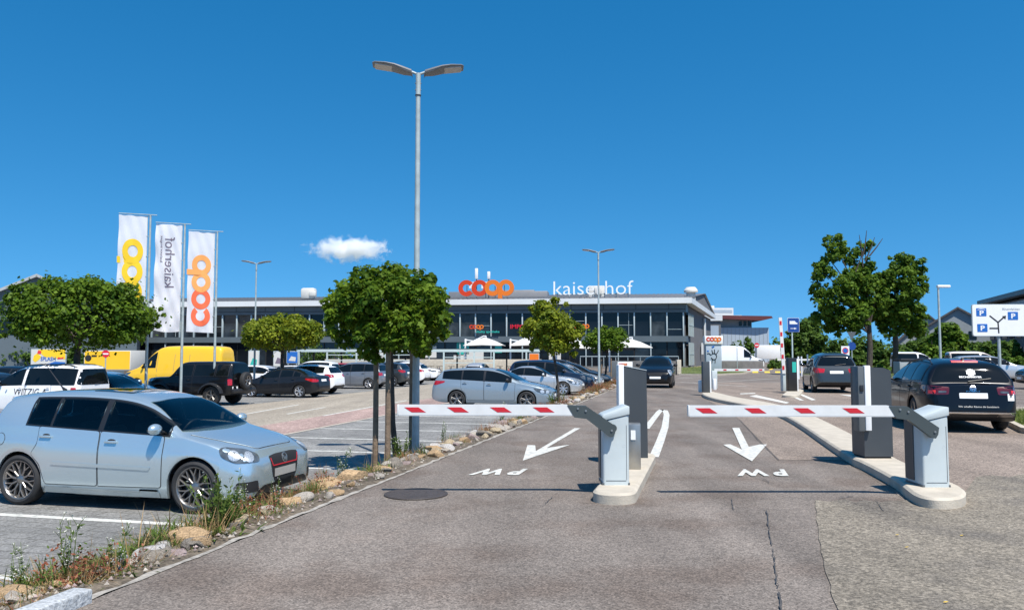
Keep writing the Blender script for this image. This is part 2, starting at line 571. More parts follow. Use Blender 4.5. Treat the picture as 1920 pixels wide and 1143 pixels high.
def pchip(xs, ys):
    xs, ys = np.array(xs, float), np.array(ys, float)
    h = np.diff(xs)
    d = np.diff(ys) / h
    m = np.zeros(len(xs))
    for i in range(1, len(xs) - 1):
        if d[i - 1] * d[i] > 0:
            w1, w2 = 2 * h[i] + h[i - 1], h[i] + 2 * h[i - 1]
            m[i] = (w1 + w2) / (w1 / d[i - 1] + w2 / d[i])
    m[0], m[-1] = d[0], d[-1]

    def f(x):
        x = min(max(x, xs[0]), xs[-1])
        i = int(min(max(np.searchsorted(xs, x) - 1, 0), len(xs) - 2))
        t = (x - xs[i]) / h[i]
        return float((2 * t**3 - 3 * t**2 + 1) * ys[i] + (t**3 - 2 * t**2 + t) * h[i] * m[i] + (-2 * t**3 + 3 * t**2) * ys[i + 1] + (t**3 - t**2) * h[i] * m[i + 1])
    return f


def text_mesh(body, bold=0.0):
    """lettering outline as flat mesh data: (verts xy, faces), one unit = cap height"""
    cu = bpy.data.curves.new('lettering', 'FONT')
    cu.body = body
    cu.offset = bold
    cu.resolution_u = 3
    o = bpy.data.objects.new('lettering', cu)
    COL.objects.link(o)
    dg = bpy.context.evaluated_depsgraph_get()
    me = bpy.data.meshes.new_from_object(o.evaluated_get(dg))
    vs = [v.co.copy() for v in me.vertices]
    fs = [tuple(p.vertices) for p in me.polygons]
    bpy.data.objects.remove(o)
    bpy.data.curves.remove(cu)
    bpy.data.meshes.remove(me)
    return vs, fs


def add_text(mb, body, width, height, origin, ux, uy, mi=0, bold=0.0, thick=0.004):
    """lay lettering on a plane: origin = lower left corner, ux / uy = unit directions"""
    vs, fs = text_mesh(body, bold)
    x0, x1 = min(v.x for v in vs), max(v.x for v in vs)
    y0, y1 = min(v.y for v in vs), max(v.y for v in vs)
    ux, uy, o = Vector(ux), Vector(uy), Vector(origin)
    n = ux.cross(uy) * thick
    sx = width / (x1 - x0)
    sy = height / (y1 - y0) if height else sx
    pts = [o + ux * ((v.x - x0) * sx) + uy * ((v.y - y0) * sy) for v in vs]
    k = len(pts)
    edges = {}
    for f in fs:
        for a, b in zip(f, f[1:] + f[:1]):
            edges[(a, b)] = 1
    rim = [(a, b) for (a, b) in edges if (b, a) not in edges]
    mb.add([p + n for p in pts] + pts, list(fs) + [(a, a + k, b + k, b) for a, b in rim], mi)


def ring_sector(r0, r1, a0, a1, n=28):
    pts = [(r1 * math.cos(a0 + (a1 - a0) * i / n), r1 * math.sin(a0 + (a1 - a0) * i / n)) for i in range(n + 1)]
    pts2 = [(r0 * math.cos(a0 + (a1 - a0) * i / n), r0 * math.sin(a0 + (a1 - a0) * i / n)) for i in range(n + 1)]
    return pts, pts2


def add_coop(mb, width, origin, ux, uy, thick=0.05, mis=(0, 0, 1, 1), fmap=None, stem=-0.5):
    """four overlapping rings, the last with a stem; ux runs with the word, uy is up; width is the whole word's"""
    u = width / 6.92
    ux, uy, o = Vector(ux), Vector(uy), Vector(origin)
    n = ux.cross(uy)
    fm = fmap or (lambda a, b, d: o + ux * a + uy * b + n * d)

    def part(cx, a0, a1, lift, mi):
        ou, inn = ring_sector(0.47 * u, 1.0 * u, a0, a1)
        vs, fs = [], []
        for (p, q) in zip(ou, inn):
            for d in (0, thick):
                vs.append(fm(cx * u + p[0], p[1] + u, d + lift))
                vs.append(fm(cx * u + q[0], q[1] + u, d + lift))
        for i in range(len(ou) - 1):
            b = i * 4
            for (k, l) in ((0, 1), (1, 3), (3, 2), (2, 0)):
                fs.append((b + k, b + l, b + 4 + l, b + 4 + k))
        m = (len(ou) - 1) * 4
        fs += [(0, 2, 3, 1), (m, m + 1, m + 3, m + 2)]
        mb.add(vs, fs, mi)
    e = max(0.0025, thick * 0.06)
    part(1.0, R(38), R(322), 0, mis[0])
    part(2.64, 0, 2 * math.pi, e, mis[1])
    part(4.28, 0, 2 * math.pi, 2 * e, mis[2])
    part(5.92, 0, 2 * math.pi, 3 * e, mis[3])
    vs = []
    for (a, b) in ((4.94, stem), (5.47, stem), (5.47, 1.0), (4.94, 1.0)):
        for d in (0, thick):
            vs.append(fm(a * u, b * u, d + 4 * e))
    mb.add(vs, [(0, 2, 4, 6), (1, 7, 5, 3), (0, 1, 3, 2), (2, 3, 5, 4), (4, 5, 7, 6), (6, 7, 1, 0)], mis[3])
# ------------------------------------------------------------------ vehicles
SIDEF = pchip([0, .08, .3, .55, .74, .81, 1], [.94, .972, .992, 1.0, .996, .978, .952])
PLAN = [(0, .56), (.035, .68), (.12, .81), (.3, .915), (.6, .975), (1.0, 1.0)]


def plan_pts(L, front=PLAN, rear=((0, .66), (.03, .76), (.1, .85), (.3, .93), (.7, .985), (1.1, 1.0))):
    return [(x, f) for x, f in front] + [(L - x, f) for x, f in reversed(rear)]


SPECS = {
    'hatch': dict(L=4.2, W=1.76, ax=(.88, 3.46), r=.325, rim=.75,
        top=[(0, .50), (.01, .575), (.035, .635), (.09, .685), (.25, .752), (.58, .865), (.92, .945), (1.06, .985), (1.22, 1.075), (1.66, 1.335), (1.95, 1.42), (2.25, 1.458), (2.7, 1.476), (3.2, 1.467), (3.6, 1.435), (3.80, 1.40), (3.87, 1.355), (3.91, 1.27), (4.02, 1.05), (4.12, .9), (4.17, .75), (4.2, .58)],
        belt=[(0, .60), (1.0, .905), (1.6, .94), (2.6, .985), (3.5, 1.03), (4.2, 1.06)],
        bot=[(0, .33), (.08, .22), (.4, .17), (3.7, .19), (4.1, .28), (4.2, .40)],
        nose=[(0, .60), (.03, .735), (.1, .85), (.28, .935), (.6, .985), (1.0, 1.0)], win=[(1.26, 2.20), (2.28, 2.97), (3.01, 3.36)], ws=(.985, 1.33), rw=(1.05, 1.33), B=2.24, D=3.16, pe=6),
    'wagon': dict(L=4.56, W=1.76, ax=(.92, 3.52), r=.32, rim=.72,
        top=[(0, .48), (.03, .60), (.12, .69), (.35, .79), (.7, .88), (1.15, .975), (1.3, 1.04), (1.95, 1.35), (2.4, 1.445), (3.0, 1.465), (3.7, 1.43), (4.12, 1.36), (4.22, 1.27), (4.4, 1.0), (4.48, .85), (4.54, .65), (4.56, .55)],
        belt=[(0, .6), (1, .90), (2, .95), (3.4, 1.02), (4.5, 1.08)],
        bot=[(0, .33), (.08, .22), (.4, .18), (4.0, .2), (4.45, .3), (4.56, .42)],
        win=[(1.5, 2.45), (2.53, 3.3), (3.36, 4.05)], ws=(1.02, 1.38), rw=(1.07, 1.32), B=2.49, D=3.36, pe=6),
    'estate': dict(L=4.77, W=1.83, ax=(.9, 3.69), r=.335, rim=.7,
        top=[(0, .5), (.03, .62), (.12, .74), (.35, .84), (.8, .93), (1.25, 1.0), (1.42, 1.08), (2.05, 1.39), (2.5, 1.48), (3.1, 1.505), (3.9, 1.475), (4.28, 1.42), (4.40, 1.35), (4.52, 1.16), (4.60, 1.0), (4.70, .95), (4.74, .72), (4.77, .56)],
        belt=[(0, .6), (1, .92), (2, .965), (3.4, 1.01), (4.7, 1.04)],
        bot=[(0, .33), (.08, .22), (.4, .19), (4.2, .21), (4.65, .3), (4.77, .42)],
        win=[(1.6, 2.6), (2.68, 3.45), (3.51, 4.22)], ws=(1.06, 1.42), rw=(1.02, 1.38), B=2.64, D=3.52, pe=5),
    'sedan': dict(L=4.53, W=1.82, ax=(.93, 3.58), r=.32, rim=.7,
        top=[(0, .48), (.03, .60), (.12, .70), (.35, .80), (.75, .90), (1.15, .98), (1.3, 1.05), (1.95, 1.37), (2.4, 1.465), (2.9, 1.455), (3.35, 1.35), (3.8, 1.16), (3.98, 1.10), (4.32, 1.09), (4.42, 1.03), (4.5, .78), (4.53, .58)],
        belt=[(0, .6), (1, .92), (2, .96), (3.4, 1.03), (4.5, 1.05)],
        bot=[(0, .33), (.08, .22), (.4, .18), (4.0, .2), (4.4, .3), (4.53, .42)],
        win=[(1.5, 2.45), (2.53, 3.2), (3.26, 3.62)], ws=(1.02, 1.40), rw=(1.13, 1.38), B=2.49, D=3.36, pe=4.2),
    'coupe': dict(L=4.62, W=1.77, ax=(.86, 3.58), r=.32, rim=.72,
        top=[(0, .45), (.03, .56), (.12, .66), (.4, .78), (.85, .87), (1.35, .94), (1.5, .99), (2.1, 1.28), (2.55, 1.385), (2.95, 1.375), (3.4, 1.23), (3.75, 1.06), (4.0, 1.0), (4.38, .98), (4.5, .93), (4.6, .7), (4.62, .54)],
        belt=[(0, .55), (1, .86), (2, .90), (3.4, .95), (4.6, .96)],
        bot=[(0, .3), (.08, .2), (.4, .17), (4.0, .19), (4.5, .3), (4.62, .40)],
        win=[(1.7, 2.75), (2.8, 3.4)], ws=(.98, 1.32), rw=(1.03, 1.31), B=2.9, D=0, pe=3.8),
    'suv': dict(L=4.4, W=1.84, ax=(.88, 3.5), r=.35, rim=.68,
        top=[(0, .6), (.03, .74), (.12, .86), (.35, .96), (.75, 1.04), (1.1, 1.09), (1.27, 1.16), (1.85, 1.5), (2.3, 1.61), (2.8, 1.64), (3.5, 1.6), (3.9, 1.53), (4.02, 1.43), (4.2, 1.15), (4.3, 1.0), (4.37, .8), (4.4, .64)],
        belt=[(0, .7), (1, 1.03), (2, 1.08), (3.4, 1.15), (4.4, 1.2)],
        bot=[(0, .42), (.08, .30), (.4, .24), (3.9, .26), (4.3, .38), (4.4, .5)],
        win=[(1.45, 2.35), (2.43, 3.12), (3.18, 3.8)], ws=(1.14, 1.54), rw=(1.17, 1.48), B=2.39, D=3.2, pe=4.5),
    'mpv': dict(L=4.53, W=1.83, ax=(.93, 3.7), r=.33, rim=.68,
        top=[(0, .55), (.03, .68), (.12, .79), (.35, .89), (.7, .98), (1.0, 1.05), (1.2, 1.14), (1.85, 1.52), (2.3, 1.64), (2.9, 1.67), (3.7, 1.64), (4.15, 1.58), (4.26, 1.5), (4.37, 1.18), (4.43, 1.02), (4.5, .8), (4.53, .6)],
        belt=[(0, .65), (1, 1.0), (2, 1.04), (3.4, 1.08), (4.5, 1.1)],
        bot=[(0, .36), (.08, .24), (.4, .2), (4.0, .22), (4.4, .32), (4.53, .44)],
        win=[(1.4, 2.45), (2.53, 3.35), (3.41, 4.1)], ws=(1.1, 1.57), rw=(1.12, 1.54), B=2.49, D=3.45, pe=5),
    'small': dict(L=3.75, W=1.66, ax=(.75, 3.18), r=.30, rim=.68,
        top=[(0, .5), (.03, .64), (.12, .77), (.35, .88), (.65, .96), (.9, 1.02), (1.08, 1.1), (1.65, 1.42), (2.05, 1.5), (2.6, 1.51), (3.1, 1.46), (3.4, 1.37), (3.5, 1.26), (3.62, 1.02), (3.69, .85), (3.73, .68), (3.75, .56)],
        belt=[(0, .65), (.8, .94), (1.8, .98), (3, 1.03), (3.75, 1.06)],
        bot=[(0, .34), (.08, .23), (.4, .18), (3.3, .2), (3.65, .3), (3.75, .42)],
        win=[(1.22, 2.1), (2.18, 2.75), (2.8, 3.2)], ws=(1.05, 1.44), rw=(1.06, 1.38), B=2.14, D=2.8, pe=4.2),
    'minivan': dict(L=4.45, W=1.83, ax=(.9, 3.7), r=.325, rim=.62,
        top=[(0, .55), (.03, .72), (.12, .84), (.35, .94), (.7, 1.03), (.95, 1.1), (1.15, 1.2), (1.75, 1.62), (2.1, 1.76), (2.6, 1.82), (3.6, 1.82), (4.2, 1.79), (4.36, 1.74), (4.41, 1.5), (4.43, 1.1), (4.44, .8), (4.45, .6)],
        belt=[(0, .65), (1, 1.04), (2, 1.1), (3.4, 1.12), (4.45, 1.12)],
        bot=[(0, .36), (.08, .24), (.4, .2), (4.1, .22), (4.35, .32), (4.45, .44)],
        win=[(1.35, 2.25), (2.42, 4.25)], ws=(1.16, 1.68), rw=(1.14, 1.66), B=2.4, D=3.45, pe=7),
    'sprinter': dict(L=6.0, W=2.02, ax=(1.0, 4.5), r=.345, rim=.55,
        top=[(0, .62), (.03, .82), (.12, .98), (.35, 1.1), (.7, 1.2), (.95, 1.28), (1.1, 1.38), (1.6, 1.95), (1.9, 2.25), (2.2, 2.43), (2.6, 2.52), (3.5, 2.54), (5.3, 2.52), (5.8, 2.47), (5.93, 2.3), (5.97, 1.6), (5.99, .9), (6.0, .7)],
        belt=[(0, .8), (1, 1.2), (2, 1.26), (4, 1.28), (6, 1.28)],
        bot=[(0, .38), (.08, .28), (.4, .25), (5.4, .3), (5.9, .4), (6, .5)],
        win=[(1.28, 2.1)], ws=(1.34, 2.15), rw=None, B=2.2, D=0, pe=9),
    'offroad': dict(L=4.25, W=1.84, ax=(.85, 3.3), r=.41, rim=.56,
        top=[(0, .75), (.02, 1.0), (.08, 1.12), (.4, 1.17), (1.2, 1.22), (1.32, 1.27), (1.62, 1.70), (1.75, 1.80), (2.0, 1.84), (3.5, 1.85), (4.0, 1.82), (4.12, 1.75), (4.2, 1.2), (4.22, .9), (4.24, .8), (4.25, .7)],
        belt=[(0, .95), (1.2, 1.2), (2, 1.22), (4.25, 1.22)],
        bot=[(0, .6), (.05, .48), (.4, .42), (3.9, .42), (4.2, .5), (4.25, .6)],
        win=[(1.62, 2.35), (2.45, 3.4), (3.5, 4.02)], ws=(1.27, 1.74), rw=(1.26, 1.72), B=2.4, D=0, pe=10),
}


def scaled(base, L, H):
    s = dict(SPECS[base])
    kx = L / s['L']
    kz = H / max(z for _, z in s['top'])
    for k in ('top', 'belt', 'bot'):
        s[k] = [(x * kx, z * kz) for x, z in s[k]]
    s['win'] = [(a * kx, b * kx) for a, b in s['win']]
    s['ws'] = tuple(z * kz for z in s['ws'])
    if s['rw']:
        s['rw'] = tuple(z * kz for z in s['rw'])
    s['ax'] = tuple(x * kx for x in s['ax'])
    s['B'] *= kx
    s['D'] *= kx
    s['L'] = L
    return s


SPECS['low_hatch'] = scaled('hatch', 4.25, 1.46)


def shorter_nose(s, d=.12):
    f = lambda x: x * (.25 - d) / .25 if x <= .25 else x - d
    for k in ('top', 'belt', 'bot', 'nose'):
        s[k] = [(f(x), z) for x, z in s[k]]
    s['win'] = [(a - d, b - d) for a, b in s['win']]
    s['ax'] = tuple(x - d for x in s['ax'])
    s['B'] -= d
    s['D'] -= d
    s['L'] -= d


shorter_nose(SPECS['hatch'])
SPECS['large_wagon'] = scaled('estate', 4.65, 1.53)
SPECS['large_van'] = scaled('sprinter', 6.7, 2.68)
SPECS['crossover'] = scaled('suv', 4.35, 1.60)


class Body:
    """the closed skin of a car: cross sections along its length, with real wheel openings"""

    def __init__(s, sp, fine=True):
        s.sp = sp
        L, W = sp['L'], sp['W']
        top = pchip(*zip(*sp['top']))
        belt = pchip(*zip(*sp['belt']))
        bot = pchip(*zip(*sp['bot']))
        plan = pchip(*zip(*plan_pts(L, sp.get('nose', PLAN))))
        s.zt, s.belt = top, belt
        Rw = sp['r'] * 1.13
        n = 64 if fine else 34
        xs = [L * .5 * (1 - math.cos(math.pi * i / n)) for i in range(n + 1)] + [x for x, _ in sp['top']]
        for xc in sp['ax']:
            h = math.sqrt(Rw * Rw - (sp['r'] - .2) ** 2)
            k = 16 if fine else 9
            xs += [xc - Rw * math.cos(math.pi * i / k) for i in range(k + 1)] + [xc - Rw - .002, xc + Rw + .002]
        xs = sorted(x for x in xs if 0 <= x <= L)
        st = [xs[0]]
        for x in xs[1:]:
            if x - st[-1] > .0015:
                st.append(x)
        st[-1] = L
        pe0 = sp['pe']
        rings = []
        for x in st:
            w = W / 2 * plan(x)
            zt, zb = top(x), bot(x)
            zs = min(belt(x), zt - .06)
            za = zb
            for xc in sp['ax']:
                if abs(x - xc) < Rw:
                    za = max(za, min(sp['r'] + math.sqrt(Rw * Rw - (x - xc) ** 2), zs - .02))
            z0 = .2

            def yside(z):
                return w * SIDEF(min(1, max(0, (z - z0) / max(.05, zs - z0))))
            wi = max(w - .30, w * .35)
            half = [(0, zb), (wi, zb), (wi, za), (yside(za) - .035, za)]
            ns = 10
            for i in range(ns + 1):
                z = za + (zs - za) * i / ns
                half.append((yside(z) - (.008 if i == 0 else 0), z + (.004 if i == 0 else 0)))
            h = zt - zs
            ys = yside(zs)
            kk = min(.27, .56 * h)
            pe = 2.4 + (pe0 - 2.4) * min(1, max(0, (h - .06) / .22))
            nu = 20 if fine else 13
            for i in range(1, nu + 1):
                a = math.pi / 2 * i / nu
                c = max(0, math.cos(a)) ** (2 / pe) if i < nu else 0
                q = math.sin(a) ** (2 / pe)
                half.append((ys * c * (1 - kk * q), zs + h * q * (1 - .05 * min(1, h) * c * c if q > .9 else 1)))
            ring = half + [(-y, z) for y, z in reversed(half[1:-1])]
            rings.append([Vector((L / 2 - x, y, z)) for y, z in ring])
        m = len(rings[0])
        nh = len(half)
        s.v = [p for r in rings for p in r]
        s.f, s.mi = [], []
        for i in range(len(rings) - 1):
            for j in range(m):
                j2 = (j + 1) % m
                s.f.append((i * m + j, i * m + j2, (i + 1) * m + j2, (i + 1) * m + j))
                jj = j if j < nh - 1 else m - 1 - j
                s.mi.append(1 if jj < 3 else 0)
        s.f.append(tuple(range(m - 1, -1, -1)))
        s.f.append(tuple((len(rings) - 1) * m + j for j in range(m)))
        s.mi += [0, 0]
        s.bvh = BVHTree.FromPolygons(s.v, s.f)
        mb = MB()
        mb.add(s.v, s.f)
        mb.m = s.mi
        s.me = mb.mesh('body', ['white', 'blackp'], 32)
        s.vn = [v.normal.copy() for v in s.me.vertices]
        if sum((s.me.polygons[0].normal @ Vector((1, 0, 0)),)) and s.me.polygons[len(s.f) - 2].normal.x < 0:
            pass
        s.cache = {}

    def hit(s, o, d):
        loc, n, i, _ = s.bvh.ray_cast(o - d * 4, d)
        if loc is None:
            loc, n, i, _ = s.bvh.find_nearest(o)
        f = s.f[i]
        if len(f) == 4:
            w = poly_3d_calc([s.v[k] for k in f], loc)
            sn = sum((s.vn[k] * q for k, q in zip(f, w)), Vector())
            if sn.length > .1 and sn.normalized().dot(n) > .6:
                n = sn.normalized()
        if n.dot(d) > 0:
            n = -n
        return loc, n

    def patch(s, poly, d, o, U, V, m, name, off=.004, step=.07, holes=()):
        """a panel cut to an outline and laid on the skin"""
        d, o, U, V = Vector(d).normalized(), Vector(o), Vector(U), Vector(V)
        pts = []
        for i, p in enumerate(poly):
            q = poly[(i + 1) % len(poly)]
            k = max(1, int(math.hypot(q[0] - p[0], q[1] - p[1]) / step))
            pts += [(p[0] + (q[0] - p[0]) * j / k, p[1] + (q[1] - p[1]) * j / k) for j in range(k)]
        nb = len(pts)

        def inside(x, y):
            c = False
            for i in range(nb):
                x1, y1 = pts[i]
                x2, y2 = pts[(i + 1) % nb]
                if (y1 > y) != (y2 > y) and x < (x2 - x1) * (y - y1) / (y2 - y1) + x1:
                    c = not c
            return c
        x0, x1 = min(p[0] for p in pts), max(p[0] for p in pts)
        y0, y1 = min(p[1] for p in pts), max(p[1] for p in pts)
        ins = []
        gx, gy = max(1, int((x1 - x0) / step)), max(1, int((y1 - y0) / step))
        for a in range(1, gx):
            for b in range(1, gy):
                x, y = x0 + (x1 - x0) * a / gx, y0 + (y1 - y0) * b / gy
                if inside(x, y) and min((x - p[0]) ** 2 + (y - p[1]) ** 2 for p in pts) > (step * .4) ** 2:
                    ins.append((x, y))
        area = sum(pts[i][0] * pts[(i + 1) % nb][1] - pts[(i + 1) % nb][0] * pts[i][1] for i in range(nb))
        if area < 0:
            pts = pts[::-1]
        hp, he = [], []
        for h in holes:
            b0 = nb + len(ins) + len(hp)
            hp += [tuple(p) for p in h]
            he += [(b0 + i, b0 + (i + 1) % len(h)) for i in range(len(h))]
        vs, es, fs, *_ = delaunay_2d_cdt([Vector(p) for p in pts + ins + hp], he, [list(range(nb))], 1, 1e-5)

        def in_hole(f):
            x = sum(vs[i].x for i in f) / len(f)
            y = sum(vs[i].y for i in f) / len(f)
            for h in holes:
                c = False
                for i in range(len(h)):
                    (x1, y1), (x2, y2) = h[i], h[(i + 1) % len(h)]
                    if (y1 > y) != (y2 > y) and x < (x2 - x1) * (y - y1) / (y2 - y1) + x1:
                        c = not c
                if c:
                    return True
            return False
        if holes:
            fs = [f for f in fs if not in_hole(f)]
        P3, N3 = [], []
        for p in vs:
            l, n = s.hit(o + U * p.x + V * p.y, d)
            P3.append(l)
            N3.append(n)
        flip = U.cross(V).dot(d) > 0
        F = [tuple(reversed(f)) if flip else tuple(f) for f in fs]
        eset = {(a, b) for f in F for a, b in zip(f, f[1:] + f[:1])}
        rim = [(a, b) for a, b in eset if (b, a) not in eset]
        k = len(P3)
        rv = sorted({a for e in rim for a in e})
        idx = {a: k + i for i, a in enumerate(rv)}
        verts = [p + n * off for p, n in zip(P3, N3)] + [P3[a] - N3[a] * .004 for a in rv]
        faces = F + [(b, a, idx[a], idx[b]) for a, b in rim]
        me = bpy.data.meshes.new(name)
        me.from_pydata([tuple(v) for v in verts], [], faces)
        me.materials.append(MT[m] if isinstance(m, str) else m)
        me.polygons.foreach_set('use_smooth', [True] * len(faces))
        me.normals_split_custom_set_from_vertices([tuple(n) for n in N3] + [tuple(N3[a]) for a in rv])
        return me

    def sx(s, x):
        return s.sp['L'] / 2 - x

    def side(s, poly, sgn, m, name, off=.004, step=.07, holes=()):
        """poly in (distance from the nose, height)"""
        return s.patch([(s.sx(x), z) for x, z in poly], (0, -sgn, 0), (0, sgn * 1.5, 0), (1, 0, 0), (0, 0, 1), m, name, off, step, [[(s.sx(x), z) for x, z in h] for h in holes])

    def front(s, poly, m, name, off=.004, step=.06):
        return s.patch(poly, (-1, 0, 0), (s.sp['L'] / 2, 0, 0), (0, 1, 0), (0, 0, 1), m, name, off, step)

    def rear(s, poly, m, name, off=.004, step=.06):
        return s.patch(poly, (1, 0, 0), (-s.sp['L'] / 2, 0, 0), (0, 1, 0), (0, 0, 1), m, name, off, step)

    def topp(s, poly, m, name, off=.004, step=.09):
        return s.patch([(s.sx(x), y) for x, y in poly], (0, 0, -1), (0, 0, 2), (1, 0, 0), (0, 1, 0), m, name, off, step)

    def corner(s, poly, end, sgn, x, z, m, name, ang=45, off=.005, step=.05):
        """poly in (u outwards round the corner, v up)"""
        a = R(ang)
        e = 1 if end == 'front' else -1
        return s.patch(poly, (-e * math.cos(a), -sgn * math.sin(a), 0), (s.sx(x), sgn * s.sp['W'] / 2 * .86, z),
                       (-e * math.sin(a), sgn * math.cos(a), 0), (0, 0, 1), m, name, off, step)

    def halfw(s, z):
        xm = max(s.sp['top'], key=lambda p: p[1])[0]
        l, n = s.hit(Vector((s.sx(xm), 2, z)), Vector((0, -1, 0)))
        return abs(l.y)


def rounded(poly, r, n=3):
    out = []
    k = len(poly)
    for i in range(k):
        a, p, b = Vector(poly[i - 1]), Vector(poly[i]), Vector(poly[(i + 1) % k])
        d1, d2 = (a - p), (b - p)
        q = min(r, d1.length * .45, d2.length * .45)
        p1, p2 = p + d1.normalized() * q, p + d2.normalized() * q
        for j in range(n + 1):
            t = j / n
            out.append(tuple(p1 * (1 - t) ** 2 + p * 2 * t * (1 - t) + p2 * t * t))
    return out


WHEELS = {}


def wheel_meshes(r, rr, style, w=.2):
    key = (round(r, 3), round(rr, 3), style)
    if key in WHEELS:
        return WHEELS[key]
    M = Matrix.Rotation(-math.pi / 2, 4, 'X')
    t = MB()
    h = w / 2
    t.lathe([(rr - .004, h * .55), (rr + .006, h * .92), (rr + (r - rr) * .45, h * 1.04), (r - .022, h * .92), (r - .006, h * .78), (r, h * .5), (r, -h * .5), (r - .01, -h * .85), (rr + .01, -h), (rr - .01, -h * .7)], 36, 0, M)
    t.lathe([(0, -.02), (rr, -.02)], 28, 1, M)
    t.lathe([(.0, .012), (r * .5, .012), (r * .5, -.015)], 24, 2, M)
    tyre = t.mesh('wheel', ['rubber', 'seam', 'brake'], 40)
    m = MB()
    m.lathe([(rr - .028, h * .15), (rr - .022, h * .62), (rr - .004, h * .86), (rr + .008, h * .88), (rr + .008, h * .5)], 36, 0, M)
    m.lathe([(0, h * .72), (.035, h * .72), (.05, h * .62), (.068, h * .55), (.07, .01)], 18, 0, M)

    def bar(r0, a0, r1, a1, w0, w1, y0, y1):
        p0 = Vector((r0 * math.cos(a0), y0, r0 * math.sin(a0)))
        p1 = Vector((r1 * math.cos(a1), y1, r1 * math.sin(a1)))
        d = (p1 - p0).normalized()
        q = d.cross(Vector((0, 1, 0))).normalized()
        e = Vector((0, .028, 0))
        f = Vector((0, .006, 0))
        vs = [p0 - q * w0, p0 - q * w0 * .6 + f, p0 + q * w0 * .6 + f, p0 + q * w0, p0 + q * w0 - e, p0 - q * w0 - e,
              p1 - q * w1, p1 - q * w1 * .6 + f, p1 + q * w1 * .6 + f, p1 + q * w1, p1 + q * w1 - e, p1 - q * w1 - e]
        m.add(vs, [(0, 1, 7, 6), (1, 2, 8, 7), (2, 3, 9, 8), (3, 4, 10, 9), (5, 0, 6, 11), (0, 5, 4, 3, 2, 1)], 0)
    kind, n = style[0], style[1]
    for i in range(n):
        a = 2 * math.pi * i / n + .2
        if kind == 'Y':
            bar(.055, a, rr * .55, a, .014, .012, h * .6, h * .66)
            bar(rr * .52, a, rr - .015, a + .19, .009, .009, h * .66, h * .7)
            bar(rr * .52, a, rr - .015, a - .19, .009, .009, h * .66, h * .7)
        elif kind == 'D':
            bar(.05, a - .12, rr - .015, a - .13, .014, .016, h * .6, h * .72)
            bar(.05, a + .12, rr - .015, a + .13, .014, .016, h * .6, h * .72)
        else:
            bar(.05, a, rr - .015, a, .026, .04, h * .6, h * .72)
    rim = m.mesh('rim', ['alloy_dark' if style[2] else 'alloy'], 35)
    WHEELS[key] = (tyre, rim)
    return WHEELS[key]


BODIES, PARTS = {}, {}


def hollow(b, sides, ws, rw):
    """hollow out the cabin and cut the window openings"""
    sp = b.sp
    n0, n1 = sp['win'][0][0] - .14, sp['win'][-1][1] + .42
    mb = MB()
    K = 11
    ns = 26
    for i in range(ns + 1):
        x = n0 + (n1 - n0) * i / ns
        zt = b.zt(x) - .055
        ring = []
        for k in range(K):
            z = .42 + (zt - .42) * k / (K - 1)
            l, n = b.hit(Vector((b.sx(x), 1.5, min(z, zt))), Vector((0, -1, 0)))
            ring.append((max(.12, abs(l.y) - (.05 if k < K - 1 else .09)), z))
        for y, z in ring:
            mb.v.append((b.sx(x), y, z))
        for y, z in reversed(ring):
            mb.v.append((b.sx(x), -y, z))
    m = 2 * K
    for i in range(ns):
        for j in range(m):
            j2 = (j + 1) % m
            mb.f.append((i * m + j, (i + 1) * m + j, (i + 1) * m + j2, i * m + j2))
    mb.f += [tuple(range(m)), tuple(ns * m + j for j in range(m - 1, -1, -1))]
    cs = []
    M2 = Matrix(((1, 0, 0, 0), (0, 0, 1, 0), (0, 1, 0, 0), (0, 0, 0, 1)))
    for p in sides:
        c2 = MB()
        c2.prism([(b.sx(x), z) for x, z in p], -1.6, 1.6, M=M2)
        cs.append(c2)
    MX = Matrix(((0, 0, 1, 0), (1, 0, 0, 0), (0, 1, 0, 0), (0, 0, 0, 1)))
    xm = b.sx(sp['win'][0][1])
    c2 = MB()
    c2.prism(ws, xm, sp['L'] / 2 + .6, M=MX)
    cs.append(c2)
    c2 = MB()
    c2.prism(rw, -sp['L'] / 2 - .6, b.sx(sp['win'][-1][1] - .1), M=MX)
    cs.append(c2)
    tmp = []

    def ob(name, mbx):
        bm = bmesh.new()
        me = bpy.data.meshes.new(name)
        me.from_pydata([tuple(v) for v in mbx.v], [], mbx.f)
        bm.from_mesh(me)
        bmesh.ops.recalc_face_normals(bm, faces=bm.faces)
        bm.to_mesh(me)
        bm.free()
        me.materials.append(MT['white'])
        me.materials.append(MT['blackp'])
        for p in me.polygons:
            p.material_index = 1
        o = bpy.data.objects.new(name, me)
        COL.objects.link(o)
        tmp.append(o)
        return o
    src = b.me.copy()
    bm = bmesh.new()
    bm.from_mesh(src)
    bmesh.ops.remove_doubles(bm, verts=bm.verts, dist=1e-5)
    bmesh.ops.dissolve_degenerate(bm, dist=1e-5, edges=bm.edges)
    bmesh.ops.recalc_face_normals(bm, faces=bm.faces)
    bm.to_mesh(src)
    bm.free()
    o = bpy.data.objects.new('body', src)
    COL.objects.link(o)
    tmp.append(o)
    for c in [ob('cabin', mb)] + [ob('openings', q) for q in cs]:
        md = o.modifiers.new('cut', 'BOOLEAN')
        md.operation = 'DIFFERENCE'
        md.solver = 'EXACT'
        md.object = c
    dg = bpy.context.evaluated_depsgraph_get()
    me = bpy.data.meshes.new_from_object(o.evaluated_get(dg))
    me.name = 'body'
    for t_ in tmp:
        bpy.data.objects.remove(t_)
    me.set_sharp_from_angle(angle=R(32))
    return me


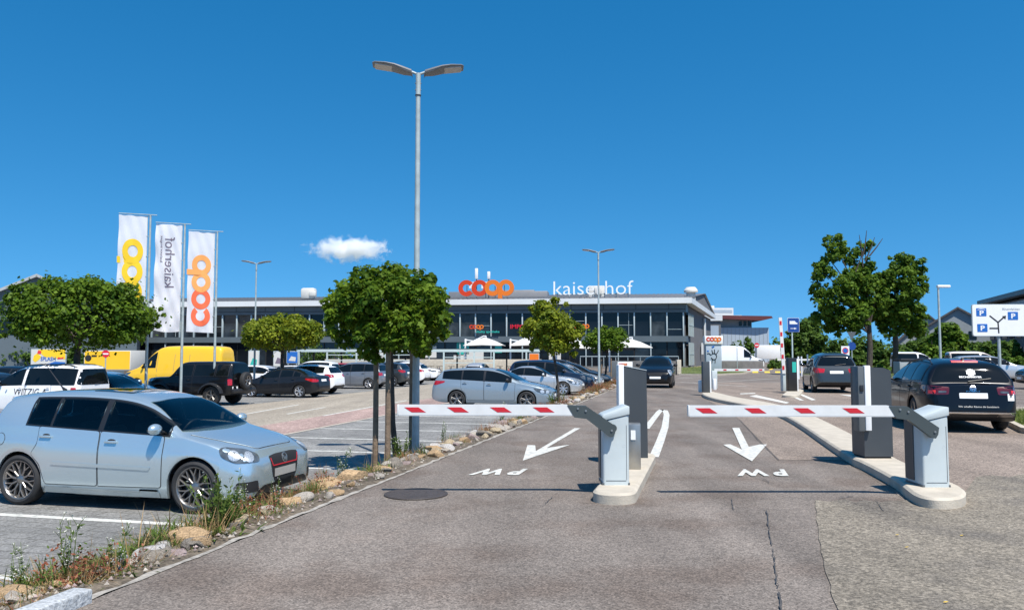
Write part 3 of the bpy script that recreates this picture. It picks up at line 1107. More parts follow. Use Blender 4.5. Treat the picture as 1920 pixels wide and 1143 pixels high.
def cabin_parts(b):
    out = []
    sx = b.sx
    for (x, y) in ((2.22, .36), (2.22, -.36), (3.12, .36), (3.12, -.36)):
        m = MB()
        rot = Matrix.Translation((sx(x), y, .45)) @ Matrix.Rotation(R(-14), 4, 'Y')
        m.rbox((0, 0, .28), (.13, .46, .56), .045, M=rot)
        m.rbox((.0, 0, .68), (.09, .25, .17), .035, M=rot)
        m.rbox((.28, 0, .02), (.5, .46, .14), .04, M=rot)
        out.append(part('seat', m.mesh('seat', ['seat_cloth'])))
    m = MB()
    m.rbox((sx(1.28), 0, .80), (.42, 1.22, .20), .06)
    m.rbox((sx(1.44), .36, .90), (.22, .36, .09), .03)
    out.append(part('dashboard', m.mesh('dashboard', ['blackp'])))
    m = MB()
    M = Matrix.Translation((sx(1.66), .36, .88)) @ Matrix.Rotation(R(-62), 4, 'Y')
    n = 20
    m.tube([M @ Vector((.185 * math.cos(2 * math.pi * k / n), .185 * math.sin(2 * math.pi * k / n), 0)) for k in range(n + 1)], .016, 7)
    for a in (0, 2.1, 4.2):
        m.tube([M @ Vector((0, 0, 0)), M @ Vector((.18 * math.cos(a), .18 * math.sin(a), 0))], .014, 6)
    out.append(part('steering_wheel', m.mesh('steering_wheel', ['blackp'])))
    m = MB()
    m.rbox((sx(1.95), 0, 1.30), (.04, .2, .06), .015)
    out.append(part('rear_view_mirror', m.mesh('rear_view_mirror', ['blackp'])))
    return out



def part(name, me, slot=False, kids=(), loc=(0, 0, 0), rz=0.0):
    return dict(name=name, me=me, paint=slot, kids=list(kids), loc=loc, rz=rz)


def vehicle_parts(kind, style, detail, opts):
    key = (kind, style, detail, tuple(sorted(opts)))
    if key in PARTS:
        return PARTS[key]
    sp = SPECS[kind]
    if (kind, detail > 1) not in BODIES:
        BODIES[(kind, detail > 1)] = Body(sp, detail > 1)
    b = BODIES[(kind, detail > 1)]
    L, W = sp['L'], sp['W']
    stp = .07 if detail > 1 else .13
    out = []
    hero = kind == 'hatch' and detail > 2
    bodyp = part('body', b.me, True)
    cuts = []
    out.append(bodyp)
    # side glass in a black surround
    wins = sp['win'] if 'panel' not in opts else sp['win'][:1]

    def lo(x):
        return b.belt(x) + .025

    def up(x):
        return b.belt(x) + .79 * (b.zt(x) - b.belt(x)) - .005

    def glass_poly(x0, x1, g=0.0):
        k = max(4, int((x1 - x0) / .07))
        xs = [x0 + (x1 - x0) * i / k for i in range(k + 1)]
        tp = [(x, up(x) + g) for x in xs if up(x) - lo(x) > .03]
        bt = [(x, lo(x) - g) for x in xs if up(x) - lo(x) > .03]
        return bt + tp[::-1]
    for sg in (-1, 1):
        groups = [wins]
        if kind in ('minivan', 'offroad', 'sprinter', 'large_van') or 'split' in opts:
            groups = [[w] for w in wins]
        for gw in groups:
            a, c = gw[0][0] - .03, gw[-1][1] + .03
            poly = glass_poly(a, c, .02)
            tr = part('window_trim', b.side(rounded(poly, .05) if len(groups) > 1 else poly, sg, 'gloss_black', 'window_trim', .006, stp * .7, [glass_poly(x0 + .012, x1 - .012, -.012) for x0, x1 in gw] if hero else ()))
            out.append(tr)
            for (x0, x1) in gw:
                poly = glass_poly(x0, x1)
                if kind in ('minivan', 'offroad', 'sprinter', 'large_van'):
                    poly = rounded(poly, .05)
                out.append(part('window', b.side(poly, sg, 'clear_glass' if hero else 'glass', 'window', .011, stp * .7)))
    # windscreen and rear window
    z0, z1 = sp['ws']
    hw0, hw1 = b.halfw(z0) - .11, b.halfw(z1) - .12
    ws = [(-hw0, z0), (-hw0 * .5, z0 - .02), (0, z0 - .025), (hw0 * .5, z0 - .02), (hw0, z0), (hw1, z1), (hw1 * .5, z1 + .02), (0, z1 + .025), (-hw1 * .5, z1 + .02), (-hw1, z1)]
    wsp = part('windscreen', b.front(ws, 'clear_glass' if hero else 'glass', 'windscreen', .008, stp))
    out.append(wsp)
    if sp['rw'] and 'panel' not in opts:
        z0, z1 = sp['rw']
        hw0, hw1 = b.halfw(z0) - .14, b.halfw(z1) - .13
        if kind in ('minivan', 'offroad', 'mpv', 'estate'):
            hw0 += .03
            hw1 += .02
        rw = rounded([(-hw0, z0), (hw0, z0), (hw1, z1), (-hw1, z1)], .09)
        rwp = part('rear_window', b.rear(rw, 'clear_glass' if hero else 'glass', 'rear_window', .008, stp))
        out.append(rwp)
        if detail > 1 or kind in ('mpv', 'minivan'):
            m = MB()
            zz = z0 + .02
            m.tube([b.hit(Vector((-L / 2, .05, zz)), Vector((1, 0, 0)))[0] + Vector((-.02, 0, 0)), b.hit(Vector((-L / 2, -.38, zz + .06)), Vector((1, 0, 0)))[0] + Vector((-.02, 0, 0))], .011, 6)
            rwp['kids'].append(part('wiper', m.mesh('wiper', ['blackp'])))
    if hero:
        bodyp['me'] = hollow(b, [glass_poly(x0 + .004, x1 - .004, -.008) for x0, x1 in wins], [(y * .985, max(z, sp['ws'][0] + .012)) for y, z in ws], [(y * .97, z) for y, z in rw])
        out += cabin_parts(b)
    # lamps
    zf = b.zt(.12)
    hz = zf - (.035 if kind == 'hatch' else .06)
    if 'round' in opts:
        hl = [(.02 + .15 * math.cos(t * .5236), .02 + .13 * math.sin(t * .5236)) for t in range(12)]
    else:
        hl = rounded([(-.19, -.085), (.12, -.09), (.25, -.02), (.27, .085), (.19, .10), (-.05, .065), (-.19, .0)], .04) if kind == 'hatch' else rounded([(-.20, -.07), (.12, -.08), (.30, .01), (.36, .13), (.15, .10), (-.20, .02)], .04)
    for sg in (-1, 1):
        hx_ = .10 if kind == 'hatch' else .22
        h = part('headlight', b.corner(hl, 'front', sg, hx_, hz, 'reflector' if 'round' in opts else 'clear_lamp', 'headlight', 40))
        if detail > 1:
            for (u, v, rr, mm) in ((-.05, -.02, .060, 'reflector'), (.12, .0, .062, 'reflector')):
                disc = [(u + rr * math.cos(k * .6283), v + rr * math.sin(k * .6283)) for k in range(10)]
                h['kids'].append(part('reflector', b.corner(disc, 'front', sg, hx_, hz, mm, 'reflector', 40, .009)))
        out.append(h)
    rz = b.belt(L - .2) - .17
    tl = dict(hatch=[(-.10, -.13), (.14, -.13), (.20, .05), (.12, .14), (-.08, .14)],
              wagon=[(-.22, -.05), (.12, -.07), (.34, .02), (.36, .08), (.1, .09), (-.2, .04)],
              estate=[(-.30, -.09), (.12, -.10), (.34, .0), (.34, .09), (.1, .09), (-.30, .06)],
              sedan=[(-.20, -.08), (.10, -.1), (.40, .03), (.38, .09), (.10, .07), (-.2, .03)],
              suv=[(-.2, -.07), (.12, -.09), (.30, .02), (.28, .1), (.05, .09), (-.2, .05)],
              mpv=[(-.28, -.09), (.1, -.1), (.3, .0), (.3, .12), (.08, .11), (-.28, .07)],
              minivan=[(-.02, -.35), (.1, -.35), (.13, .1), (-.02, .1)],
              sprinter=[(-.02, -.45), (.1, -.45), (.1, .15), (-.02, .15)],
              offroad=[(-.09, -.2), (.08, -.2), (.08, .06), (-.09, .06)]).get(kind.replace('crossover', 'suv').replace('large_wagon', 'estate').replace('low_hatch', 'hatch'),
              [(-.14, -.1), (.14, -.1), (.22, .04), (.12, .1), (-.12, .09)])
    for sg in (-1, 1):
        if kind == 'estate':
            t = part('taillight', b.corner(rounded(tl, .03), 'rear', sg, L - .1, rz, 'dark_red_lamp', 'taillight', 38))
            t['kids'].append(part('brake_lamp', b.corner(rounded([(-.10, -.075), (.06, -.08), (.06, -.01), (-.10, -.005)], .012), 'rear', sg, L - .1, rz, 'bright_red', 'brake_lamp', 38, .008)))
            t['kids'].append(part('reversing_lamp', b.corner(rounded([(-.26, -.055), (-.14, -.06), (-.14, -.02), (-.26, -.018)], .01), 'rear', sg, L - .1, rz, 'clear_lamp', 'reversing_lamp', 38, .008)))
        else:
            t = part('taillight', b.corner(rounded(tl, .03), 'rear', sg, L - .12, rz, 'red_lamp', 'taillight', 40))
        out.append(t)
    # grille, air intake, plates
    if kind == 'hatch' and detail > 2:
        g = part('grille', b.front(rounded([(-.36, .665), (-.30, .41), (-.20, .27), (.20, .27), (.30, .41), (.36, .665), (.2, .68), (-.2, .68)], .03), 'seam', 'grille', .006, .05))
        g['kids'].append(part('red_strip', b.front([(-.30, .535), (.30, .535), (.34, .63), (.33, .64), (.292, .55), (-.292, .55), (-.33, .64), (-.34, .63)], 'boom_red', 'red_strip', .011, .05)))
        ring = [(.062 * math.cos(k * .3142), .61 + .062 * math.sin(k * .3142)) for k in range(20)]
        ring2 = [(.049 * math.cos(k * .3142), .61 + .049 * math.sin(k * .3142)) for k in range(20)]
        e = part('emblem', b.front(ring, 'steel', 'emblem', .012, .03))
        vw = [(x, z - .025) for x, z in [(-.05, .66), (-.02, .59), (0, .625), (.02, .59), (.05, .66), (.035, .665), (.018, .62), (0, .65), (-.018, .62), (-.035, .665)]]
        g['kids'] += [e, part('emblem_field', b.front(ring2, 'seam', 'emblem_field', .015, .03)), part('emblem_letter', b.front(vw, 'steel', 'emblem_letter', .019, .03))]
        for sg in (-1, 1):
            g2 = part('air_intake', b.corner(rounded([(-.22, -.085), (.05, -.085), (.06, .035), (-.20, .05)], .03), 'front', sg, .2, .36, 'seam', 'air_intake', 28, .006))
            g2['kids'].append(part('fog_lamp', b.corner([(.03 + .045 * math.cos(k * .6283), -.03 + .04 * math.sin(k * .6283)) for k in range(10)], 'front', sg, .2, .36, 'clear_lamp', 'fog_lamp', 28, .011)))
            out.append(g2)
        out.append(g)
    else:
        gw = .36
        out.append(part('grille', b.front(rounded([(-gw, hz - .02), (gw, hz - .02), (gw * .8, hz - .13), (-gw * .8, hz - .13)], .03), 'seam', 'grille', .005, stp)))
        out.append(part('air_intake', b.front(rounded([(-.5, .27), (.5, .27), (.46, .38), (-.46, .38)], .03), 'seam', 'air_intake', .005, stp)))
    pz = .40 if kind == 'hatch' else .44 if kind != 'sprinter' else .6
    out.append(part('front_licence_plate', b.front([(-.26, pz), (.26, pz), (.26, pz + .1), (-.26, pz + .1)], 'lamp_lens' if kind == 'hatch' else 'plate', 'front_licence_plate', .012, .2)))
    pz = {'estate': .70, 'mpv': .80, 'offroad': .72, 'suv': .85, 'crossover': .84, 'minivan': .8, 'sedan': .8, 'coupe': .7}.get(kind, .66)
    if kind == 'offroad':
        out.append(part('rear_licence_plate', b.rear([(.38, .68), (.72, .68), (.72, .80), (.38, .80)], 'plate', 'rear_licence_plate', .012, .2)))
    else:
        out.append(part('rear_licence_plate', b.rear(rounded([(-.26, pz), (.26, pz), (.26, pz + .11), (-.26, pz + .11)], .012), 'plate', 'rear_licence_plate', .012, .2)))
    # rear valance
    out.append(part('rear_valance', b.rear(rounded([(-.68, .27), (.68, .27), (.72, .42), (-.72, .42)], .03), 'blackp', 'rear_valance', .004, .13)))
    # doors
    if detail > 1:
        Rw = sp['r'] * 1.13
        xf = sp['ax'][0] + Rw + .08
        sill = .31 if kind not in ('offroad', 'suv', 'crossover') else .45
        B = sp['B']
        dz = lambda x: b.belt(x) + .004
        fr = [(xf, sill), (xf + .9, sill - .01), (B - .012, sill - .01), (B - .012, dz(B)), (xf + .3, dz(xf + .3)), (xf - .02, dz(xf))]
        doors = [fr]
        if sp['D']:
            D = sp['D']
            xr = sp['ax'][1] - Rw
            zc = sp['r'] + Rw
            doors.append([(B + .012, sill - .01), (xr - .06, sill - .01), (xr + .02, sp['r'] + .22), (xr + .16, zc - .02), (min(D, xr + .3), zc + .1), (D, dz(D)), (B + .012, dz(B))])
        for sg in (-1, 1):
            for k, d in enumerate(doors):
                cx = sum(p[0] for p in d) / len(d)
                cz = sum(p[1] for p in d) / len(d)
                big = [(cx + (x - cx) * (1 + .009 / abs(x - cx + 1e-6) if abs(x - cx) > .1 else 1), cz + (z - cz) * (1 + .009 / abs(z - cz + 1e-6) if abs(z - cz) > .1 else 1)) for x, z in d]
                dp = part('door', b.side(rounded(d, .035), sg, 'white', 'door', .0055, .06), True)
                dp['kids'].append(part('door_seam', b.side(rounded(big, .04), sg, 'seam', 'door_seam', .003, .06)))
                hx = max(p[0] for p in d[:4]) - .17 if k == 0 else min(D - .12, max(p[0] for p in d) - .14)
                hzz = b.belt(hx) - (.11 if kind != 'offroad' else .16)
                l, n = b.hit(Vector((b.sx(hx), sg * 1.5, hzz)), Vector((0, -sg, 0)))
                m = MB()
                m.rbox((l.x, l.y + sg * .028, l.z), (.17, .022, .03), .008)
                m.box((l.x - .07, l.y + sg * .012, l.z), (.02, .03, .02))
                m.box((l.x + .07, l.y + sg * .012, l.z), (.02, .03, .02))
                m.ell((l.x, l.y, l.z), (.075, .008, .035), 14, 8, 1)
                dp['kids'].append(part('door_handle', m.mesh('door_handle', ['white', 'seam']), True))
                out.append(dp)
            if kind == 'hatch' and detail > 2:
                ms = MB()
                out.append(part('side_moulding', b.side(rounded([(xf + .16, .515), (D - .22, .545), (D - .24, .585), (xf + .14, .555)], .015), sg, 'white', 'side_moulding', .016, .06), True))
                out.append(part('side_sill', b.side(rounded([(sp['ax'][0] + Rw + .10, .17), (sp['ax'][1] - Rw - .02, .18), (sp['ax'][1] - Rw - .02, .27), (sp['ax'][0] + Rw + .10, .26)], .03), sg, 'white', 'side_sill', .012, .06), True))
                cap = [(3.66 + .075 * math.cos(k * .5236), .845 + .075 * math.sin(k * .5236)) for k in range(12)]
                cap2 = [(3.66 + .082 * math.cos(k * .5236), .845 + .082 * math.sin(k * .5236)) for k in range(12)]
                if sg < 0:
                    f = part('fuel_flap', b.side(cap, sg, 'white', 'fuel_flap', .004, .04), True)
                    f['kids'].append(part('flap_seam', b.side(cap2, sg, 'seam', 'flap_seam', .0012, .05)))
                    out.append(f)
        xe = xf - .1 if kind != 'hatch' else .915
        hx0 = .28 if kind != 'hatch' else .16
        hood = [(hx0, -.42), (hx0, .42), (.5, .60), (sp['ax'][0] + .1, .70), (xe, .72), (xe, -.72), (sp['ax'][0] + .1, -.70), (.5, -.60)]
        if kind not in ('sprinter',):
            q = .009
            hood2 = [(x + (q if x > 1 else -q), y + (q if y > 0 else -q)) for x, y in hood]
            hp = part('bonnet', b.topp(rounded(hood, .06), 'white', 'bonnet', .0055, .07), True)
            hp['kids'].append(part('bonnet_seam', b.topp(rounded(hood2, .06), 'seam', 'bonnet_seam', .0025, .07)))
            out.append(hp)
    if kind == 'hatch' and detail > 2:
        out.append(part('sunroof', b.topp(rounded([(2.0, -.42), (2.0, .42), (2.6, .43), (2.6, -.43)], .05), 'glass', 'sunroof', .004, .09)))
        m = MB()
        pp = b.hit(Vector((b.sx(3.43), 0, 3)), Vector((0, 0, -1)))[0]
        m.tube([pp, pp + Vector((-.06, 0, .05)), pp + Vector((-.36, 0, .38))], [.03, .01, .003], 8)
        out.append(part('aerial', m.mesh('aerial', ['blackp'])))
        # roof spoiler
        m = MB()
        ys = [-.58 + 1.16 * i / 12 for i in range(13)]
        vs = []
        for y in ys:
            k = 1 - (abs(y) / .58) ** 4 * .35
            a = b.hit(Vector((b.sx(3.60), y, 3)), Vector((0, 0, -1)))[0]
            vs += [a + Vector((0, 0, .006)), Vector((a.x - .24 * k, y, a.z - .03)), Vector((a.x - .23 * k, y, a.z - .065)), a + Vector((-.05, 0, -.07))]
        fs = []
        for i in range(12):
            for j in range(4):
                j2 = (j + 1) % 4
                fs.append((i * 4 + j, i * 4 + j2, i * 4 + 4 + j2, i * 4 + 4 + j))
        fs += [(3, 2, 1, 0), (48, 49, 50, 51)]
        m.add(vs, fs)
        out.append(part('roof_spoiler', m.mesh('roof_spoiler', ['white']), True))
    # mirrors
    wx = sp['win'][0][0] + .10
    for sg in (-1, 1):
        zz = b.belt(wx) + .05
        l, n = b.hit(Vector((b.sx(wx), sg * 1.5, zz)), Vector((0, -sg, 0)))
        m = MB()
        big = 1.7 if kind == 'sprinter' else 1.0
        m.ell((l.x + .0, l.y + sg * .14, l.z + .05 * big), (.07, .105, .068 * big), 14, 10, 0)
        m.tube([(l.x + .02, l.y - sg * .02, l.z - .01), (l.x + .02, l.y + sg * .09, l.z + .02)], .025, 8, 1)
        m.ell((l.x - .035, l.y + sg * .14, l.z + .05 * big), (.043, .092, .056 * big), 12, 8, 2)
        out.append(part('wing_mirror', m.mesh('wing_mirror', ['blackp' if 'black_mirror' in opts else 'white', 'blackp', 'glass'], 60), 'black_mirror' not in opts))
    # wheels
    tyre, rim = wheel_meshes(sp['r'], sp['r'] * sp['rim'], style)
    for xa in sp['ax']:
        for sg in (-1, 1):
            out.append(part('wheel', tyre, False, [part('rim', rim)], (b.sx(xa), sg * (W / 2 - .125), sp['r']), 0 if sg > 0 else math.pi))
    if 'rails' in opts:
        for sg in (-1, 1):
            m = MB()
            x0, x1 = sp['win'][0][1] - .45, sp['win'][-1][1] - .05
            pts = []
            for i in range(9):
                x = x0 + (x1 - x0) * i / 8
                p = b.hit(Vector((b.sx(x), sg * (b.halfw(b.zt(x) - .12) - .10), 3)), Vector((0, 0, -1)))[0]
                pts.append(p + Vector((0, 0, .0 if i in (0, 8) else .045)))
            m.tube(pts, .017, 8)
            m.tube([pts[4] - Vector((0, 0, .05)), pts[4]], .014, 6)
            out.append(part('roof_rail', m.mesh('roof_rail', ['blackp'])))
    PARTS[key] = out
    return out


def spawn(parts, parent, pm):
    for p in parts:
        o = link(p['name'], p['me'], parent, p['loc'], p['rz'])
        if p['paint']:
            o.material_slots[0].link = 'OBJECT'
            o.material_slots[0].material = pm
        spawn(p['kids'], o, pm)


def vehicle(name, label, cat, kind, pm, s, t, ang, style=('S', 5, False), detail=1, opts=(), z=LOT, group='cars parked in the bays beside the drive'):
    """ang: heading turned from the across-the-drive direction (0 = nose to the drive, 180 = nose away, 90 = up the drive)"""
    loc = S(s, t, z)
    o = thing(name, label, cat, loc, -HEAD + R(ang), group)
    spawn(vehicle_parts(kind, style, detail, tuple(opts)), o, pm)
    return o, BODIES[(kind, detail > 1)]


PT = dict(
    silverblue=paint('silver_blue_paint', (0.55, 0.655, 0.69), .68, .27, dust=.015),
    bluegrey=paint('blue_grey_paint', (0.31, 0.37, 0.41), .45, .38, dust=.04),
    black=paint('black_paint', (0.005, 0.005, 0.006), 0, .3, dust=.008, coat=.45),
    bluish_black=paint('blue_black_paint', (0.003, 0.004, 0.007), .0, .3, dust=.006, coat=.4),
    charcoal=paint('charcoal_paint', (0.012, 0.013, 0.016), .1, .35, dust=.012, coat=.5),
    white=paint('white_paint', (0.80, 0.80, 0.80), 0, .4, dust=.05),
    silver=paint('silver_paint', (0.62, 0.62, 0.61), .6, .35, dust=.04),
    grey=paint('grey_paint', (0.24, 0.26, 0.29), .55, .36, dust=.04),
    darkgrey=paint('dark_grey_paint', (0.04, 0.046, 0.05), .4, .36, dust=.02),
    navy=paint('navy_paint', (0.006, 0.012, 0.032), .2, .32, dust=.02),
    red=paint('red_paint', (0.45, 0.015, 0.02), .1, .32, dust=.03),
    beige=paint('beige_paint', (0.72, 0.62, 0.54), 0, .4, dust=.05),
)
# ------------------------------------------------------------------ camera, light, sky
cd = bpy.data.cameras.new('camera')
cam = bpy.data.objects.new('camera', cd)
COL.objects.link(cam)
cam.location = (0, 0, EYE)
cam.rotation_euler = (R(90) + PITCH, 0, 0)
cd.sensor_width = 36
cd.lens = 36 * FPX / 1920
cd.clip_start = 0.1
cd.clip_end = 9000
scene.camera = cam
SUN = Vector((0.25, -0.52, 1.0)).normalized()
sd = bpy.data.lights.new('sun', 'SUN')
sun = bpy.data.objects.new('sun', sd)
COL.objects.link(sun)
sd.energy = 5.0
sd.angle = R(0.53)
sd.color = (1.0, 0.955, 0.88)
sun.rotation_euler = SUN.to_track_quat('Z', 'Y').to_euler()
sun.location = (5, -10, 30)
w = bpy.data.worlds.new('World')
scene.world = w
w.use_nodes = True
nt = w.node_tree
bg = nt.nodes['Background']
sky = nt.nodes.new('ShaderNodeTexSky')
sky.sky_type = 'NISHITA'
sky.sun_disc = False
sky.sun_elevation = math.asin(SUN.z)
sky.sun_rotation = math.atan2(SUN.x, SUN.y)
sky.altitude = 400
sky.air_density = 1.0
sky.dust_density = 0.25
sky.ozone_density = 3.0
hs = nt.nodes.new('ShaderNodeHueSaturation')
va = nt.nodes.new('ShaderNodeVectorMath')
va.operation = 'ADD'
va.inputs[1].default_value = (0, 0, 0.175)
vn = nt.nodes.new('ShaderNodeVectorMath')
vn.operation = 'NORMALIZE'
tcw = nt.nodes.new('ShaderNodeTexCoord')
nt.links.new(tcw.outputs['Generated'], va.inputs[0])
nt.links.new(va.outputs[0], vn.inputs[0])
nt.links.new(vn.outputs[0], sky.inputs[0])
hs.inputs['Hue'].default_value = 0.492
hs.inputs['Saturation'].default_value = 1.385
hs.inputs['Value'].default_value = 1.06
nt.links.new(sky.outputs[0], hs.inputs['Color'])
nt.links.new(hs.outputs[0], bg.inputs[0])
bg.inputs[1].default_value = 0.122
scene.view_settings.view_transform = 'Standard'
scene.view_settings.look = 'None'
scene.view_settings.exposure = 0.4
scene.view_settings.gamma = 1
scene.cycles.max_bounces = 12
scene.cycles.volume_bounces = 12
scene.cycles.volume_step_rate = 2.0
scene.cycles.use_denoising = True

# ------------------------------------------------------------------ ground, drive, parking ground
EDGE = -3.9       # the drive's left edge
STRIP = -5.08     # foot of the planted strip
END = 70.0
mb = MB()
mb.quad((-4000, -600, -.62), (4000, -600, -.62), (4000, 6000, -.62), (-4000, 6000, -.62))
structure('ground', mb, 'earth')
mb = MB()
mb.add([S(-30, STRIP, LOT), S(-30, -11.75, LOT), S(-30, -18.9, LOW), S(-30, -220, LOW), S(END, -220, LOW), S(END, -18.9, LOW), S(END, -11.75, LOT), S(END, STRIP, LOT)], [(0, 1, 6, 7), (1, 2, 5, 6), (2, 3, 4, 5)])
structure('parking_ground', mb, 'paver')
mb = MB()
pts = [S(-30, EDGE), S(END, EDGE), S(END, -220), S(420, -220), S(420, 300), S(-30, 300)]
mb.add(pts + [Vector((p.x, p.y, -.7)) for p in pts], [(5, 4, 3, 2, 1, 0)] + [(i, (i + 1) % 6, 6 + (i + 1) % 6, 6 + i) for i in range(6)])
structure('drive', mb, 'asphalt')


def sheet(name, pts, m, kind='structure'):
    mb = MB()
    mb.add(pts, [tuple(range(len(pts)))])
    n = sum((Vector(pts[i]).cross(Vector(pts[(i + 1) % len(pts)])).z for i in range(len(pts))))
    if n < 0:
        mb.f = [tuple(reversed(f)) for f in mb.f]
    o = mb.build(name, m)
    o['kind'] = kind
    return o


def st(poly, z):
    return [S(a, b, z) for a, b in poly]


def gp(poly, z):
    return [G(x, y, z) for x, y in poly]


def ribbon(pts, w):
    """outline of a painted line of the width w along points"""
    pts = [Vector(p) for p in pts]
    l, r = [], []
    for i, p in enumerate(pts):
        d = (pts[min(i + 1, len(pts) - 1)] - pts[max(0, i - 1)])
        n = Vector((-d.y, d.x, 0)).normalized() * w / 2
        l.append(p + n)
        r.append(p - n)
    return l + r[::-1]


sheet('parking_lane', [S(-30, -11.75, LOT + .004), S(-30, -18.9, LOW + .004), S(END, -18.9, LOW + .004), S(END, -11.75, LOT + .004)], 'lane')
sheet('red_paving', st([(-30, -9.95), (-30, -11.75), (END, -11.75), (END, -9.95)], LOT + .004), 'red_paver')
sheet('concrete_edging', st([(-30, -9.85), (-30, -9.95), (END, -9.95), (END, -9.85)], LOT + .008), 'concrete')
sheet('far_lane', st([(-30, -34.5), (-30, -41), (END, -41), (END, -34.5)], LOW + .004), 'lane')
# painted bay lines, one sheet each row
k = 0
for i in range(-2, 26):
    s = 5.93 + 2.27 * i
    sheet('bay_line', st([(s - .065, STRIP - .05), (s - .065, -9.82), (s + .065, -9.82), (s + .065, STRIP - .05)], LOT + .004), 'marking')
    sheet('bay_line', st([(s - .05 + 1.1, -18.95), (s - .05 + 1.1, -23.7), (s + .05 + 1.1, -23.7), (s + .05 + 1.1, -18.95)], LOW + .006), 'marking_worn')
for a, b in [((430, 781), (560, 758)), ((538, 775.5), (610, 763)), ((606, 779), (763, 750))]:
    q = []
    for p_ in (a, b):
        c_ = G(*p_, LOT)
        for _ in range(6):
            t_ = CA * c_.x - SA * c_.y
            f_ = min(1, max(0, (-11.75 - t_) / 7.15))
            c_ = G(*p_, LOT + (LOW - LOT) * f_ + .009)
        q.append(c_)
    sheet('lane_line', ribbon(q, .10), 'marking_worn')

# the drive's surfaces
Z1, Z2, Z3 = .004, .008, .012
sheet('pink_lane', gp([(1387, 786), (1460, 861), (1580, 862), (1690, 922), (1850, 930), (1990, 925), (1990, 800), (1700, 720), (1330, 716), (1313, 741)], Z1), 'pink_asphalt')
sheet('coarse_apron', gp([*[(1530 + 70 * (k / 24) ** 1.6 + random.uniform(-3, 3), 936 + 294 * k / 24) for k in range(25)], (2250, 1230), (2100, 892), *[(2080 - 17 * k, 892 + random.uniform(-5, 5)) for k in range(14)], (1830, 893), (1800, 935), *[(1790 - 17 * k, 937 + random.uniform(-3, 4)) for k in range(15)]], Z2), 'aggregate')



def crack(pts, w, n=5, jit=.02):
    q = []
    w *= .36 if w < .1 else 1
    n = 9
    jit = .007
    for (a, b) in zip(pts, pts[1:]):
        A, B = G(*a, Z3 + .002), G(*b, Z3 + .002)
        q += [A.lerp(B, j / n) + Vector((random.uniform(-jit, jit), random.uniform(-jit, jit), 0)) for j in range(n)]
    q.append(G(*pts[-1], Z3 + .002))
    out = ribbon(q, w)
    h = len(out) // 2
    for i in range(h):
        c = (out[i] + out[-1 - i]) / 2
        f = random.uniform(.35, 1.35)
        out[i] = c + (out[i] - c) * f
        out[-1 - i] = c + (out[-1 - i] - c) * f
    mb = MB()
    mb.add(out, [(i, i + 1, len(out) - 2 - i, len(out) - 1 - i) for i in range(h - 1)])
    if (out[1] - out[0]).cross(out[-1] - out[0]).z < 0:
        mb.f = [tuple(reversed(f)) for f in mb.f]
    return structure('crack', mb, 'tar' if w < .1 else 'seam_fill')


for pts, wd in [([(1438, 956), (1441, 985), (1448, 1020)], .032), ([(1449, 1028), (1454, 1062), (1458, 1100)], .028), ([(1461, 1108), (1466, 1150)], .034),
                ([(1432, 954), (1444, 955)], .03), ([(1387, 786), (1420, 822), (1460, 861)], .03), ([(1460, 862), (1530, 863), (1582, 862)], .016),
                ([(1582, 862), (1650, 902), (1690, 930)], .016), ([(1370, 930), (1450, 934), (1600, 934), (1700, 938)], .022), ([(1371, 933), (1376, 954)], .022),
                ([(1376, 952), (1450, 954), (1540, 954)], .010), ([(1640, 935), (1657, 957)], .02), ([(1570, 933), (1600, 928), (1630, 933)], .035),
                ([(1018, 947), (1036, 930)], .02), ([(790, 945), (830, 928)], .012), ([(830, 946), (930, 947), (1010, 948)], .008), ([(1090, 930), (1130, 885)], .010),
                ([(890, 871), (1000, 872), (1110, 870)], .008), ([(1430, 897), (1438, 900), (1442, 904)], .04), ([(1444, 918), (1449, 919)], .03), ([(1456, 962), (1468, 963)], .02),
                ([(700, 1010), (800, 960)], .006), ([(1250, 810), (1385, 788)], .008), ([(1700, 862), (1800, 880), (1860, 892)], .012)]:
    crack(pts, wd)
mb = MB()
c = G(780, 926, Z1)
mb.lathe([(0, .0), (.33, .0), (.335, .004), (.36, .004), (.365, -.003)], 40)
mb.v = [(v[0] + c.x, v[1] + c.y, v[2] + .012) for v in mb.v]
tag(mb.build('manhole_cover', 'iron'), 'round dark manhole cover in the drive under the left boom', 'manhole cover')

# arrows, letters, hairpin
sheet('arrow_marking', gp([(1077.5, 802), (1088, 802), (1025, 839), (1056, 834.5), (1069, 833), (980.3, 862.8), (989, 833.8), (1003.5, 834), (1004.7, 845)], Z2), 'marking')
sheet('arrow_marking', gp([(1373, 801.5), (1386, 801.5), (1404, 837), (1424, 832.5), (1438, 832.5), (1410, 864), (1356, 833), (1369, 832), (1391, 842)], Z3), 'marking')


def ground_text(body, x0, x1, y0, y1, z, d):
    mb = MB()
    a, b = G(x1, y0, z), G(x0, y0, z)
    u = (b - a).normalized()
    v = Vector((-u.y, u.x, 0))
    if v.y > 0:
        v = -v
    u = Vector((-1, 0, 0))
    v = Vector((-.23, -.97, 0))
    add_text(mb, body, (b - a).length, abs(G(x0, y1, z).y - G(x0, y0, z).y) / .97, (a.x, a.y, z), u, v, thick=.001, bold=.045)
    o = mb.build('lane_lettering', 'marking')
    o['kind'] = 'structure'


